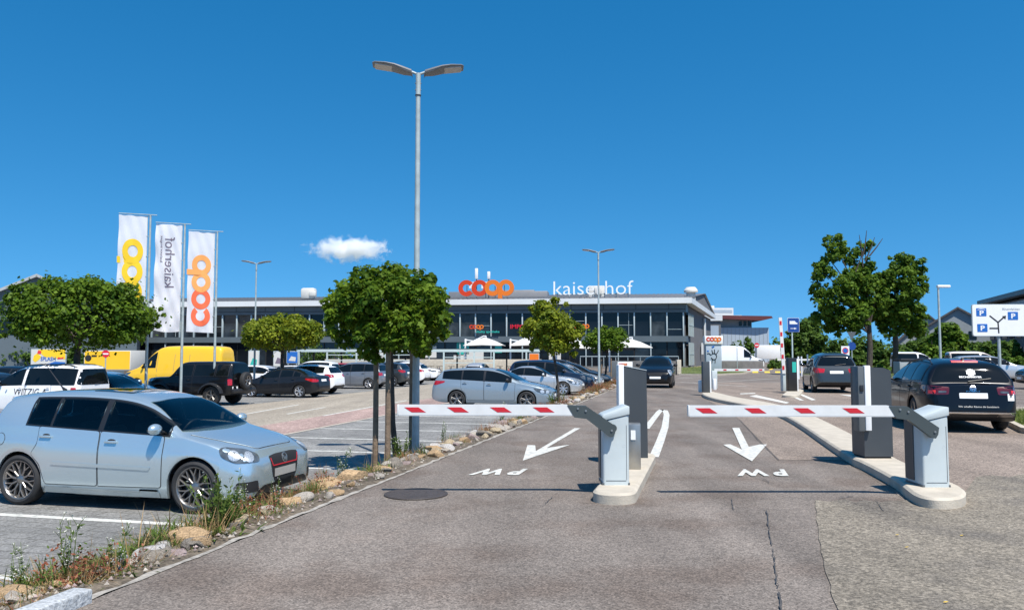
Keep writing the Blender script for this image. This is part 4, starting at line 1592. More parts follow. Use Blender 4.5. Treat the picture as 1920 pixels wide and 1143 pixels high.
ground_text('P W', 900, 990, 878, 889.5, Z2, 0)
ground_text('P W', 1379, 1470, 879, 891.5, Z3, 0)
hp = [G(*p, Z2) for p in [(1211, 803), (1225, 785), (1236, 771), (1241, 767), (1247, 769), (1250, 777), (1247, 800), (1238, 826), (1226, 856)]]
q = ribbon(hp, .15)
mb = MB()
mb.add(q, [(i, len(q) - 1 - i, len(q) - 2 - i, i + 1) for i in range(len(q) // 2 - 1)])
for i, f in enumerate(mb.f):
    a, b, c_ = (Vector(mb.v[k]) for k in f[:3])
    if (b - a).cross(c_ - a).z < 0:
        mb.f[i] = tuple(reversed(f))
structure('hairpin_marking', mb, 'marking')
for poly in ([(1405, 742), (1418, 740), (1480, 754), (1474, 756)], [(1478, 740), (1484, 740), (1508, 750), (1500, 750)], [(1496, 738), (1503, 738), (1530, 749), (1522, 750)],
             [(1574, 739), (1610, 741), (1610, 744), (1590, 742)], [(1388, 737), (1416, 736), (1416, 737.5), (1388, 738.5)]):
    sheet('lane_arrow_marking', gp(poly, Z2), 'marking_worn')
for poly in ([(1410, 695.6), (1421, 695.6), (1422, 698.6), (1411, 698.6)], [(1433, 695.6), (1443, 695.6), (1444, 698.6), (1434, 698.6)], [(1453, 695.6), (1465, 695.6), (1466, 698.6), (1454, 698.6)],
             [(1500, 695.6), (1508, 695.6), (1509, 698.6), (1501, 698.6)], [(1440, 693), (1452, 688), (1456, 688), (1446, 693)]):
    sheet('yellow_marking', gp(poly, Z2), 'yellow_marking')
for p0, p1 in [((1276, 716), (1400, 724)), ((1270, 709), (1330, 707)), ((1340, 716), (1460, 709))]:
    sheet('worn_line', ribbon([G(*p0, Z3), G(*p1, Z3)], .12), 'marking_worn')

# ------------------------------------------------------------------ planted strip
mb = MB()
n = 150
for i in range(n + 1):
    s = -6 + (END + 6) * i / n
    for j in range(7):
        f = j / 6
        z = LOT * f * f - .0 + (0.05 * math.sin(f * 3.14) + random.uniform(-.02, .02)) * (1 if 0 < j < 6 else 0)
        mb.v.append(tuple(S(s, EDGE + (STRIP - .1 - EDGE) * f, z - (.012 if j == 0 else 0) + (.004 if j == 6 else 0))))
for i in range(n):
    for j in range(6):
        a = i * 7 + j
        mb.f.append((a, a + 7, a + 8, a + 1))
        mb.m.append(0)
mb.f = [tuple(reversed(f)) for f in mb.f]
strip = structure('planting_strip', mb, 'soil')
re_ = random.Random(12)
for (a, b) in ((4.54, 24), (24, 69)):
    mb = MB()
    n = int((b - a) / .16)
    for i in range(n + 1):
        q = a + (b - a) * i / n
        mb.v.append(tuple(S(q, EDGE - re_.uniform(.03, .10), .006)))
        mb.v.append(tuple(S(q, EDGE + re_.uniform(-.02, .022), .006)))
    for i in range(n):
        mb.f.append((2 * i, 2 * i + 1, 2 * i + 3, 2 * i + 2))
        mb.m.append(0)
    structure('strip_edging', mb, 'edging')

# raised granite kerb near the viewer
for i, (a, b) in enumerate([(3.72, 4.52), (2.2, 3.705), (.6, 2.185)]):
    mb = MB()
    M = Matrix.Translation(S((a + b) / 2, EDGE - .03, -.03)) @ Matrix.Rotation(-HEAD, 4, 'Z')
    mb.rbox((0, 0, 0), (.15, b - a, .24), .015, M=M)
    o = mb.build('kerb_stone', 'granite')
    tag(o, ['grey granite kerb stone at the end of the kerb by the russet weeds', 'grey granite kerb stone cut by the lower left picture edge', 'grey granite kerb stone nearest the viewer beside the planted strip'][i], 'kerb stone')

# ------------------------------------------------------------------ islands
def island(name, pts, label, z=.12, cham=.03):
    for _ in range(2 if len(pts) > 22 and 'long' in label else 0):
        pts = [Vector(a).lerp(Vector(b), f) for a, b in zip(pts, pts[1:] + pts[:1]) for f in (.25, .75)]
    mb = MB()
    n = len(pts)
    c = sum((Vector(p) for p in pts), Vector()) / n
    if sum(Vector(pts[i]).cross(Vector(pts[(i + 1) % n])).z for i in range(n)) < 0:
        pts = pts[::-1]
    ins = []
    for i, p in enumerate(pts):
        d = Vector(pts[(i + 1) % n]) - Vector(pts[i - 1])
        nn = Vector((-d.y, d.x, 0)).normalized()
        ins.append(Vector(p) + nn * cham)
    vs = [Vector((p[0], p[1], -.02)) for p in pts] + [Vector((p[0], p[1], z - cham * .8)) for p in pts] + [Vector((p.x, p.y, z)) for p in ins]
    fs = [(i, (i + 1) % n, n + (i + 1) % n, n + i) for i in range(n)] + [(n + i, n + (i + 1) % n, 2 * n + (i + 1) % n, 2 * n + i) for i in range(n)] + [tuple(range(2 * n, 3 * n))]
    mb.add(vs, fs)
    o = mb.build(name, 'concrete')
    return tag(o, label, 'traffic island')


def stadium(p, q, w, n=10):
    p, q = Vector(p), Vector(q)
    d = (q - p).normalized()
    a = math.atan2(d.y, d.x)
    out = [p + Vector((math.cos(a + math.pi / 2 + math.pi * k / n), math.sin(a + math.pi / 2 + math.pi * k / n), 0)) * w / 2 for k in range(n + 1)]
    out += [q + Vector((math.cos(a - math.pi / 2 + math.pi * k / n), math.sin(a - math.pi / 2 + math.pi * k / n), 0)) * w / 2 for k in range(n + 1)]
    return out


h0 = G(1152, 918, .12)
island('traffic_island', stadium(h0, G(1199, 851, .12), .47), 'pale concrete island under the left barrier and its ticket terminal')
left_edge = [(1313, 736), (1330, 744), (1370, 752), (1430, 763), (1480, 779.5), (1593, 855), (1617, 864), (1682, 898), (1700, 914)]
head_ = [(1718, 927), (1747, 933.5), (1780, 934), (1806, 930), (1813, 921), (1805, 911)]
right_edge = [(1770, 897), (1708, 871), (1675, 855), (1613, 820), (1533, 781), (1500, 767), (1440, 753), (1380, 744), (1348, 736), (1325, 731.5)]
island('traffic_island', [G(x, y, .12) for x, y in left_edge + head_ + right_edge], 'long pale concrete kerb island running from the right barrier to the far terminal')

# ------------------------------------------------------------------ barriers
def barrier(loc, reach, label, yaw=0.0, near=True):
    """loc: foot of the housing's front face centre; the boom reaches to the left"""
    t = thing('boom_barrier', label, 'barrier', loc, yaw, 'parking barriers')
    mb = MB()
    w_, d_, hl, hr = .30, .38, .735, .79
    prof = [(-w_ / 2, 0), (w_ / 2, 0), (w_ / 2, hr), (-w_ / 2, hl - .02)]
    M = Matrix(((1, 0, 0, 0), (0, 0, 1, 0), (0, 1, 0, 0), (0, 0, 0, 1)))
    mb.prism(prof, 0.0, d_, M=M)
    bm = bmesh.new()
    me = mb.mesh('housing', ['white_box'])
    bm.from_mesh(me)
    bmesh.ops.bevel(bm, geom=[e for e in bm.edges if abs(e.verts[0].co.z - e.verts[1].co.z) > .3], offset=.028, segments=3, affect='EDGES', profile=.5)
    bm.to_mesh(me)
    bm.free()
    me.set_sharp_from_angle(angle=R(35))
    link('housing', me, t)
    mb = MB()
    mb.box((0, .2, .012), (w_ + .014, d_ + .014, .024), mi=0)
    mb.build('base_plate', 'dark_grey', t)
    mb = MB()
    lid = [(-w_ / 2 - .006, hl - .012), (w_ / 2 + .006, hr + .008), (w_ / 2 + .006, hr + .098), (w_ / 2 - .02, hr + .104), (-w_ / 2 + .012, hl + .058), (-w_ / 2 - .006, hl + .042)]
    mb.prism(lid, -.012, d_ + .008, M=M)
    me = mb.mesh('lid', ['white_box'])
    bm = bmesh.new()
    bm.from_mesh(me)
    bmesh.ops.bevel(bm, geom=list(bm.edges), offset=.007, segments=2, affect='EDGES', profile=.5)
    bm.to_mesh(me)
    bm.free()
    me.set_sharp_from_angle(angle=R(35))
    link('lid', me, t)
    mb = MB()
    mb.box((-w_ / 2 - .004, .29, .40), (.012, .20, .70))
    mb.build('side_door', 'anthracite', t)
    mb = MB()
    mb.lathe([(0, -.006), (.014, -.006), (.016, 0)], 12, 0, Matrix.Translation((w_ / 2 - .06, -.001, .44)) @ Matrix.Rotation(R(-90), 4, 'X') @ Matrix.Scale(-1, 4, (0, 0, 1)))
    mb.build('lock', 'steel', t)
    mb = MB()
    mb.box((0, -.001, .05), (w_ - .07, .004, .006))
    mb.box((w_ / 2 - .03, -.001, hl / 2), (.005, .004, hl - .12))
    mb.build('door_joint', 'dark_grey', t)
    # bent arm in front of the housing
    x1 = -.36
    zt = .855
    arm = [(-.56, zt + .05), (-.35, zt + .046), (-.01, zt - .185), (-.022, zt - .26), (-.05, zt - .305), (-.085, zt - .30), (-.345, zt - .10), (-.48, zt - .085)]
    mb = MB()
    mb.prism(arm, -.105, -.035, M=M)
    for (x, z) in ((-.06, zt - .23), (-.35, zt - .01), (-.44, zt + .015)):
        mb.lathe([(0, 0), (.012, 0), (.012, -.012), (0, -.012)], 8, 1, Matrix.Translation((x, -.105, z)) @ Matrix.Rotation(-math.pi / 2, 4, 'X'))
    mb.tube([(-.04, .02, zt - .21), (-.04, -.06, zt - .21)], .045, 14, 0)
    a = mb.build('arm', ['arm', 'steel'], t)
    mb = MB()
    hb = .058
    xb = -.46
    boom = [(-reach, zt - hb), (xb + .0, zt - hb), (xb - .10, zt + hb), (-reach, zt + hb)]
    mb.prism(boom, -.10, -.045, 0, M)
    mb.rbox((-reach + .0, -.0725, zt), (.02, .06, hb * 2 + .006), .004)
    mb.prism([(-reach, zt - hb - .008), (xb, zt - hb - .008), (xb, zt - hb), (-reach, zt - hb)], -.098, -.047, 0, M)
    k = (reach - .45) / 4.35
    for i in range(4):
        cx = -reach + .20 + i * .48 * (reach / 2.45)
        q = [(cx - .13, zt + .030), (cx + .03, zt + .030), (cx + .115, zt - .026), (cx - .045, zt - .026)]
        mb.prism(q, -.103, -.0995, 1, M)
    mb.build('boom', ['boom_white', 'boom_red'], t)
    return t


bl = G(1155.5, 909, .12)
barrier(bl, 2.47, 'white parking barrier lowered over the left lane beside the manhole cover')
br = G(1757, 913, .12)
barrier(br, 2.78, 'white parking barrier lowered over the middle lane in front of the black estate car')

# terminals
t = thing('ticket_terminal', 'slim dark terminal with a white edge standing behind the left barrier', 'ticket terminal', G(1192, 858, .12), R(-2), 'ticket terminals')
mb = MB()
hz = 1.31
M = Matrix(((1, 0, 0, 0), (0, 0, 1, 0), (0, 1, 0, 0), (0, 0, 0, 1)))
mb.prism([(-.165, .0), (.175, .0), (.165, hz - .065), (-.165, hz)], .0, .30, M=M)
mb.build('cabinet', 'anthracite', t)
mb = MB()
mb.rbox((-.205, .10, hz / 2 + .012), (.078, .34, hz + .02), .012)
mb.build('side_panel', 'white', t)
mb = MB()
mb.prism([(-.168, hz + .004), (-.16, hz + .012), (.168, hz - .055), (.172, hz - .064)], -.008, .305, M=M)
mb.build('lid', 'white_box', t)
t = thing('steel_cabinet', 'low brushed steel cabinet between the left barrier and its terminal', 'cabinet', G(1190, 879.5, .12), R(-8))
mb = MB()
mb.rbox((0, .13, .29), (.16, .26, .58), .008)
mb.build('casing', 'steel', t)
mb = MB()
mb.box((-.015, -.006, .44), (.06, .012, .12))
mb.build('notice', 'plate', t)

t = thing('ticket_terminal', 'broad dark terminal with a white vertical strip behind the right barrier', 'ticket terminal', G(1648, 859, .12), R(0), 'ticket terminals')
mb = MB()
hz = 1.30
mb.prism([(-.20, .025), (.205, .025), (.205, hz - .05), (.1, hz - .012), (-.20, hz)], .0, .42, M=M)
mb.build('cabinet', 'anthracite', t)
mb = MB()
mb.box((0, .21, .0135), (.37, .38, .027))
mb.build('plinth', 'seam', t)
mb = MB()
mb.rbox((-.165, -.045, .41 + .45), (.085, .075, .92), .01)
mb.build('front_strip', 'white', t)
mb = MB()
mb.rbox((-.255, .03, .41 + .44), (.09, .20, .92), .012)
mb.rbox((-.255, -.08, 1.0), (.05, .02, .09), .006, mi=1)
mb.build('reader_housing', ['dark_grey', 'blackp'], t)

t = thing('ticket_terminal', 'distant dark terminal with a white edge at the far end of the long kerb island', 'ticket terminal', G(1327, 735.5, .12), R(0), 'ticket terminals')
mb = MB()
mb.rbox((-.05, .1, .60), (.27, .26, 1.20), .015)
mb.build('cabinet', 'anthracite', t)
mb = MB()
mb.rbox((.115, .12, .61), (.06, .28, 1.22), .012)
mb.build('side_panel', 'white', t)
for (x, y, lb) in ((1313, 735, 'short white post left of the distant dark terminal'), (1340, 731, 'short white post right of the distant dark terminal')):
    mb = MB()
    mb.rbox((0, 0, .24), (.14, .14, .48), .03)
    tag(mb.build('bollard', 'white', loc=G(x, y, .10)), lb, 'bollard', 'white posts at the far terminal')

# far barriers
t = thing('boom_barrier', 'distant barrier lowered to the right behind the far terminal', 'barrier', G(1346, 728, 0), 0, 'parking barriers')
mb = MB()
mb.rbox((-.15, .1, .42), (.25, .3, .84), .02)
mb.build('housing', 'white_box', t)
mb = MB()
y = P(1385, 694.5, 36).z
mb.box((1.02, 0, y), (2.35, .05, .115))
for i in range(4):
    mb.box((.34 + i * .56, -.027, y), (.15, .006, .06), mi=1)
mb.build('boom', ['boom_white', 'boom_red'], t)
f = G(1474, 735, 0)
t = thing('boom_barrier', 'distant barrier raised upright beside the blue van sign', 'barrier', f, 0, 'parking barriers')
mb = MB()
mb.rbox((0, .15, .52), (.26, .34, .96), .02)
mb.build('housing', 'white_box', t)
mb = MB()
mb.prism([(-.10, .95), (.02, .85), (-.02, .82), (-.17, 1.05), (-.20, 1.22), (-.13, 1.22)], -.05, .0, M=M)
mb.build('arm', 'arm', t)
mb = MB()
pts = [P(1469, 700, f.y - .04), P(1462.5, 595, f.y - .04)]
a, b = (p - f for p in pts)
mb.prism([(a.x - .05, a.z), (a.x + .10, a.z), (b.x + .075, b.z), (b.x - .06, b.z)], -.06, -.01, 0, M)
for i in range(5):
    c = a.lerp(b, .06 + .2 * i)
    mb.box((c.x, -.064, c.z + .1), (.09, .008, .17), mi=1)
mb.build('boom', ['boom_white', 'boom_red'], t)
island('traffic_island', stadium(G(1482, 739.5, .1), G(1494, 729, .1), .6), 'small pale island under the raised distant barrier', z=.1)
t = thing('ticket_terminal', 'distant black terminal beside the pole of the blue van sign', 'ticket terminal', G(1487, 733, .1), 0, 'ticket terminals')
mb = MB()
mb.rbox((0, .15, .68), (.36, .34, 1.36), .02)
mb.build('cabinet', 'gloss_black', t)
mb = MB()
mb.rbox((.21, .2, .66), (.06, .34, 1.32), .012)
mb.build('side_panel', 'white', t)
mb = MB()
mb.box((.06, -.024, .98), (.16, .01, .42))
mb.build('screen', 'teal', t)

# ------------------------------------------------------------------ street lamps
def lamp_head(sg):
    m = MB()
    # one wing: thick near the pole, thin and flat towards the tip
    prof = [(.10, .03, .05, .05), (.12, .09, .085, .10), (.26, .12, .10, .15), (.42, .165, .075, .19), (.58, .195, .05, .19), (.76, .21, .04, .16), (.80, .205, .025, .13)]
    n = 12
    vs, fs = [], []
    for (x, z, h, wd) in prof:
        for k in range(n):
            a = 2 * math.pi * k / n
            vs.append((sg * x, wd * math.copysign(abs(math.cos(a)) ** .6, math.cos(a)), z + h * .5 * math.copysign(abs(math.sin(a)) ** .7, math.sin(a))))
    for i in range(len(prof) - 1):
        for k in range(n):
            k2 = (k + 1) % n
            fs.append((i * n + k, i * n + k2, (i + 1) * n + k2, (i + 1) * n + k))
    fs += [tuple(range(n)), tuple((len(prof) - 1) * n + k for k in range(n))]
    m.add(vs, fs, 0)
    return m


def double_lamp(label, loc, h, yaw, thick=.052):
    t = thing('street_lamp', label, 'street lamp', loc, yaw, 'twin headed lamp posts')
    mb = MB()
    mb.tube([(0, 0, -.05), (0, 0, h * .32), (0, 0, h * .33), (0, 0, h - .42)], [thick * 1.18, thick * 1.05, thick * .95, thick * .72], 16)
    mb.build('pole', 'galv', t)
    mb = MB()
    mb.tube([(0, 0, h - .50), (0, 0, h - .10)], thick * .80, 14)
    mb.tube([(0, 0, h - .505), (0, 0, h - .49)], thick * .95, 14, 1)
    for z in (h - .28, h - .40):
        mb.tube([(-.055, 0, z), (.055, 0, z)], .010, 8, 1)
    mb.tube([(-.20, 0, h - .045), (0, 0, h - .12)], .022, 10, 0)
    mb.tube([(.20, 0, h - .045), (0, 0, h - .12)], .022, 10, 0)
    mb.build('bracket', ['galv', 'blackp'], t)
    for sg in (-1, 1):
        m = lamp_head(sg)
        m.v = [(x, y, z + h - .18) for x, y, z in m.v]
        hd = m.build('lamp_head', 'lamp_body', t, angle=30)
        g = MB()
        g.prism([(sg * .46, -.145), (sg * .755, -.135), (sg * .77, .0), (sg * .755, .135), (sg * .46, .145)], h - .18 + .140, h - .18 + .175)
        for v in range(len(g.v)):
            x, y, z = g.v[v]
            f = (abs(x) - .46) / .3
            g.v[v] = (x, y, z + .035 * f)
        g.build('diffuser', 'lamp_lens', hd)
    return t


p0 = G(779, 858, -.18)
top_ = P(788, 138, p0.y)
double_lamp('tall grey lamp post with two curved heads rising beside the nearest staked tree', (p0.x + .0, p0.y, -.25), top_.z + .25 + .10, R(6), .056)
p0 = P(477, 690, 44.5)
double_lamp('distant twin headed lamp post behind the black off-road car', (p0.x, p0.y, LOT), P(478, 492, 44.5).z - LOT + .05, R(10))
p0 = P(1123.5, 727, 39.5)
double_lamp('twin headed lamp post in front of the white roof lettering', (p0.x, p0.y, -.2), P(1124, 470, 39.5).z + .2 + .03, R(-4))
p0 = P(1764, 690, 52)
h = P(1761, 533, 52).z
t = thing('street_lamp', 'single headed lamp post behind the black estate car', 'street lamp', (p0.x, p0.y, 0))
mb = MB()
mb.tube([(0, 0, 0), (0, 0, h - .2)], [.09, .06], 12)
mb.build('pole', 'galv', t)
mb = MB()
mb.rbox((.34, 0, h - .13), (.85, .28, .17), .06)
mb.tube([(0, 0, h - .3), (.02, 0, h - .12)], .07, 10)
mb.build('lamp_head', 'white', t)
# ------------------------------------------------------------------ the vehicles
PARK = 'cars parked in the bays beside the drive'
FARROW = 'cars parked in the rows across the parking lane'
golf, gb = vehicle('parked_car', 'silver blue five door hatchback parked nearest the viewer behind the weeds', 'car', 'hatch', PT['silverblue'], 9.6, -7.36, 0, ('Y', 10, True), 3, group=PARK)
vehicle('parked_car', 'blue grey estate car with dark alloy wheels behind the left boom', 'car', 'wagon', PT['bluegrey'], 28.85, -7.45, 0, ('D', 5, True), 2, ('black_mirror',), group=PARK)
vehicle('parked_car', 'silver two door coupe behind the blue grey estate car', 'car', 'coupe', PT['silver'], 38.7, -7.9, 0, ('S', 7, False), 2, group=PARK)
vehicle('parked_car', 'dark navy people carrier next behind the silver coupe', 'car', 'mpv', PT['navy'], 41.2, -7.6, 0, ('S', 5, False), 1, group=PARK)
vehicle('parked_car', 'silver hatchback between the navy people carrier and the black saloon', 'car', 'low_hatch', PT['silver'], 43.6, -7.35, 0, ('S', 5, False), 1, group=PARK)
vehicle('parked_car', 'black saloon behind the slim lamp post near the strip end', 'car', 'sedan', PT['black'], 46.2, -7.3, 0, ('S', 5, False), 1, group=PARK)
vehicle('parked_car', 'dark off-road wagon with roof rails, last of the row by the drive', 'car', 'suv', PT['charcoal'], 49.2, -8.3, 0, ('S', 5, False), 1, ('rails',), group=PARK)
vehicle('parked_car', 'small silver hatchback seen from behind below the white parasol', 'car', 'small', PT['silver'], 60, -16.8, 90, ('S', 5, False), 1, group=FARROW, z=LOW)
jeep, jb = vehicle('parked_car', 'black square off-road car with a spare wheel on its tail', 'car', 'offroad', PT['black'], 30.9, -21.3, 180, ('D', 5, True), 2, group=FARROW, z=LOW)
vehicle('parked_car', 'black four door saloon with silver wheels parked between off-road car and white crossover', 'car', 'sedan', PT['charcoal'], 37.2, -20.75, 180, ('D', 6, False), 2, group=FARROW, z=LOW)
vehicle('parked_car', 'white crossover with black lower bumper right behind the black saloon', 'car', 'crossover', PT['white'], 40.5, -21.4, 180, ('S', 5, True), 2, group=FARROW, z=LOW)
vehicle('parked_car', 'white estate car with its roof just above the white crossover', 'car', 'large_wagon', PT['white'], 43.6, -24.2, 180, ('S', 5, False), 1, ('rails',), group=FARROW, z=LOW)
vehicle('parked_car', 'distant white van like car in front of the bicycle shelter', 'car', 'mpv', PT['white'], 56, -29, 180, ('S', 5, False), 1, group=FARROW, z=LOW)
vehicle('parked_car', 'white hatchback facing right behind the left lamp post', 'car', 'hatch', PT['white'], 46, -27.1, 0, ('S', 5, False), 1, group=FARROW, z=LOW)
vehicle('parked_car', 'dark blue hatchback facing the nose of the black saloon', 'car', 'low_hatch', PT['navy'], 40.5, -27, 0, ('S', 5, False), 1, group=FARROW, z=LOW)
vehicle('parked_car', 'metallic grey wagon with silver wheels left of the tree stakes', 'car', 'mpv', PT['grey'], 47.4, -21.6, 180, ('D', 5, False), 2, group=FARROW, z=LOW)
vehicle('parked_car', 'red hatchback half hidden behind the metallic grey wagon', 'car', 'hatch', PT['red'], 59, -28.3, 180, ('S', 5, False), 1, group=FARROW, z=LOW)
vehicle('parked_car', 'dark grey crossover seen between the tree stakes', 'car', 'suv', PT['darkgrey'], 51.2, -21.4, 180, ('S', 5, False), 1, group=FARROW, z=LOW)
vehicle('parked_car', 'white compact off-road car just left of the tall lamp post', 'car', 'crossover', PT['white'], 54.9, -21.4, 180, ('S', 5, False), 1, group=FARROW, z=LOW)
vehicle('parked_car', 'white crossover facing right beside the tall lamp post', 'car', 'suv', PT['white'], 63, -23.2, 0, ('S', 5, False), 1, group=FARROW, z=LOW)
van, vb = vehicle('white_van', 'white passenger van with dark lettering on its side behind the silver blue hatchback', 'van', 'minivan', PT['white'], 23.3, -22.25, 180, ('S', 5, False), 2, ('rails',), group=FARROW, z=LOW)
vehicle('parked_car', 'navy blue car facing right between the white van and the off-road car', 'car', 'low_hatch', PT['navy'], 25.9, -21.85, 0, ('S', 5, False), 1, group=FARROW, z=LOW)
yv, yb = vehicle('delivery_van', 'tall yellow delivery van behind the flag poles', 'van', 'large_van', MT['yellow_paint'], 43, -31.0, 180, ('S', 5, False), 1, ('panel',), group='delivery vans', z=LOW)
vehicle('parked_car', 'black off-road wagon whose roof shows behind the white van', 'car', 'suv', PT['black'], 29.6, -29, 0, ('S', 5, False), 1, group=FARROW, z=LOW)
vehicle('parked_car', 'dark hatchback at the left picture edge behind the white van', 'car', 'hatch', PT['charcoal'], 25.6, -26.6, 0, ('S', 5, False), 1, group=FARROW, z=LOW)
vehicle('parked_car', 'pale blue car half hidden by the navy car under the no entry sign', 'car', 'low_hatch', PT['silverblue'], 28.5, -23.9, 0, ('S', 5, False), 1, group=FARROW, z=LOW)
LANE = 'cars driving on the lanes'
passat, pb = vehicle('estate_car', 'black estate car with white rear window lettering leaving past the right barrier', 'car', 'estate', PT['bluish_black'], 20.35, 5.35, 90, ('S', 5, True), 3, ('rails',), z=.008, group=LANE)
vehicle('people_carrier', 'dark grey people carrier waiting at the distant raised barrier', 'car', 'mpv', PT['darkgrey'], 37.4, 5.4, 90, ('S', 5, True), 2, z=.008, group=LANE)
vehicle('small_car', 'small black car driving towards the viewer beside the dark terminal', 'car', 'small', PT['black'], 40.4, -2.15, -90, ('S', 5, False), 2, ('round',), z=.008, group=LANE)
RIGHT = 'vehicles parked on the far right'
vehicle('parked_car', 'dark blue car cut by the right picture edge', 'car', 'crossover', PT['navy'], 41.8, 16.55, 180, ('S', 5, False), 1, z=.008, group=RIGHT)
vehicle('beige_van', 'beige minibus behind the roof of the black estate car', 'van', 'minivan', PT['beige'], 66.4, 20.2, 0, ('S', 5, False), 1, z=.008, group=RIGHT)
vehicle('parked_car', 'silver car facing right behind the pole of the parking sign', 'car', 'large_wagon', PT['silver'], 53.5, 16.9, 0, ('S', 5, False), 1, z=.008, group=RIGHT)
vehicle('white_van', 'white van facing right behind the trunk of the big tree', 'van', 'minivan', PT['white'], 81.6, 19.6, 0, ('S', 5, False), 1, z=.008, group=RIGHT)
vehicle('camper_van', 'white camper van behind the low wall right of the shop pylon', 'van', 'sprinter', PT['white'], 91.2, 3.6, 0, ('S', 5, False), 1, z=.008, group='delivery vans')


def projected_text(b, body, d, o, U, V, u0, v0, wd, ht, m, name, parent, off=.017, bold=0.0):
    vs, fs = text_mesh(body, bold)
    x0, x1 = min(v.x for v in vs), max(v.x for v in vs)
    y0, y1 = min(v.y for v in vs), max(v.y for v in vs)
    d, o, U, V = Vector(d), Vector(o), Vector(U), Vector(V)
    mb = MB()
    pts = []
    for v in vs:
        q = o + U * (u0 + (v.x - x0) / (x1 - x0) * wd) + V * (v0 + (v.y - y0) / (y1 - y0) * ht)
        l, n = b.hit(q, d)
        pts.append(l + n * off)
    mb.add(pts, fs)
    return mb.build(name, m, parent)


# the black estate car's rear
REAR = dict(d=(1, 0, 0), o=(-4.77 / 2, 0, 0), U=(0, -1, 0), V=(0, 0, 1))
rwin = [c for c in passat.children if c.name.startswith('rear_window')][0]
projected_text(pb, 'BECHERMEYER', u0=-.20, v0=1.105, wd=.42, ht=.036, m='white', name='window_lettering', parent=rwin, bold=.03, **REAR)
mb = MB()
for i in range(6):
    y = -.07 + i * .028
    hgt = math.sqrt(max(0, .085**2 - y * y)) * .85
    q = [(-.02 - y, 1.215 - hgt), (-.02 - y - .021, 1.215 - hgt), (-.02 - y - .021, 1.215 + hgt * .9), (-.02 - y, 1.215 + hgt)]
    pts = []
    for (yy, zz) in q:
        l, n = pb.hit(Vector((-2.4, yy, zz)), Vector((1, 0, 0)))
        pts.append(l + n * .017)
    mb.add(pts, [(0, 1, 2, 3)])
mb.build('window_sticker', 'white', rwin)
link('third_brake_lamp', pb.rear([(-.25, 1.43), (.25, 1.43), (.245, 1.45), (-.245, 1.45)], 'bright_red', 'third_brake_lamp', .02, .1), passat)
projected_text(pb, 'Wir schaffen R\u00e4ume die begeistern', u0=-.30, v0=.512, wd=.74, ht=.045, m='canvas', name='bumper_lettering', parent=passat, bold=.02, **REAR)
link('bumper_trim', pb.rear([(-.80, .40), (.80, .40), (.80, .425), (-.80, .425)], 'chrome', 'bumper_trim', .014, .1), passat)
for sg in (-1, 1):
    link('exhaust_trim', pb.rear(rounded([(sg * .42, .34), (sg * .72, .345), (sg * .74, .395), (sg * .46, .39)], .012), 'alloy_dark', 'exhaust_trim', .016, .1), passat)
link('bumper_sticker', pb.rear([(-.74, .66), (-.62, .66), (-.62, .80), (-.74, .80)], 'plate', 'bumper_sticker', .012, .1), passat)
ring = [(.06 * math.cos(k * .3142), .895 + .06 * math.sin(k * .3142)) for k in range(20)]
ring2 = [(.047 * math.cos(k * .3142), .895 + .047 * math.sin(k * .3142)) for k in range(20)]
vw = [(x, z + .26) for x, z in [(-.05, .66), (-.02, .59), (0, .625), (.02, .59), (.05, .66), (.035, .665), (.018, .62), (0, .65), (-.018, .62), (-.035, .665)]]
em = link('emblem', pb.rear(ring, 'chrome', 'emblem', .012, .03), passat)
link('emblem_field', pb.rear(ring2, 'seam', 'emblem_field', .015, .03), em)
link('emblem_letter', pb.rear(vw, 'chrome', 'emblem_letter', .019, .03), em)
projected_text(pb, 'PASSAT', u0=-.13, v0=.83, wd=.26, ht=.022, m='chrome', name='model_lettering', parent=passat, **REAR)
mb = MB()
pp = pb.hit(Vector((pb.sx(4.05), 0, 3)), Vector((0, 0, -1)))[0]
mb.prism([(pp.x - .12, pp.z - .01), (pp.x + .08, pp.z - .01), (pp.x - .05, pp.z + .06), (pp.x - .09, pp.z + .065)], -.018, .018, M=Matrix(((1, 0, 0, 0), (0, 0, 1, 0), (0, 1, 0, 0), (0, 0, 0, 1))))
mb.build('aerial_fin', 'gloss_black', passat)
# van lettering
projected_text(vb, 'WITZIG A', (0, -1, 0), (0, 1.5, 0), (-1, 0, 0), (0, 0, 1), -.22, .80, 1.32, .21, 'ink', 'side_lettering', van, bold=0)
projected_text(vb, 'DIGITAL SERVICES', (0, -1, 0), (0, 1.5, 0), (-1, 0, 0), (0, 0, 1), -.22, .66, 1.5, .09, 'lamp_lens', 'small_lettering', van)
# spare wheel and wheel flares of the off-road car
ty, rm = wheel_meshes(.38, .38 * .56, ('D', 5, True))
o = link('spare_wheel', ty, jeep, (-2.125 - .15, 0, 1.02), R(90))
link('rim', rm, o)
for xa in SPECS['offroad']['ax']:
    for sg in (-1, 1):
        mb = MB()
        cx = 4.25 / 2 - xa
        a0, a1 = (R(12), R(168))
        pr = []
        n = 12
        vs = []
        for i in range(n + 1):
            a = a0 + (a1 - a0) * i / n
            for (rr, y) in ((.475, .90), (.475, 1.02), (.535, 1.0), (.56, .88)):
                zf = .41 + min(rr * math.sin(a), .50 + (rr - .475))
                vs.append((cx + rr * 1.08 * math.cos(a), sg * y, zf))
        fs = []
        for i in range(n):
            for j in range(4):
                j2 = (j + 1) % 4
                f = (i * 4 + j, i * 4 + j2, i * 4 + 4 + j2, i * 4 + 4 + j)
                fs.append(f if sg < 0 else tuple(reversed(f)))
        mb.add(vs, fs)
        mb.build('wheel_flare', 'blackp', jeep)
mb = MB()
mb.rbox((-2.125 - .06, 0, .62), (.16, 1.7, .17), .03)
mb.build('rear_bumper', 'blackp', jeep)
mb = MB()
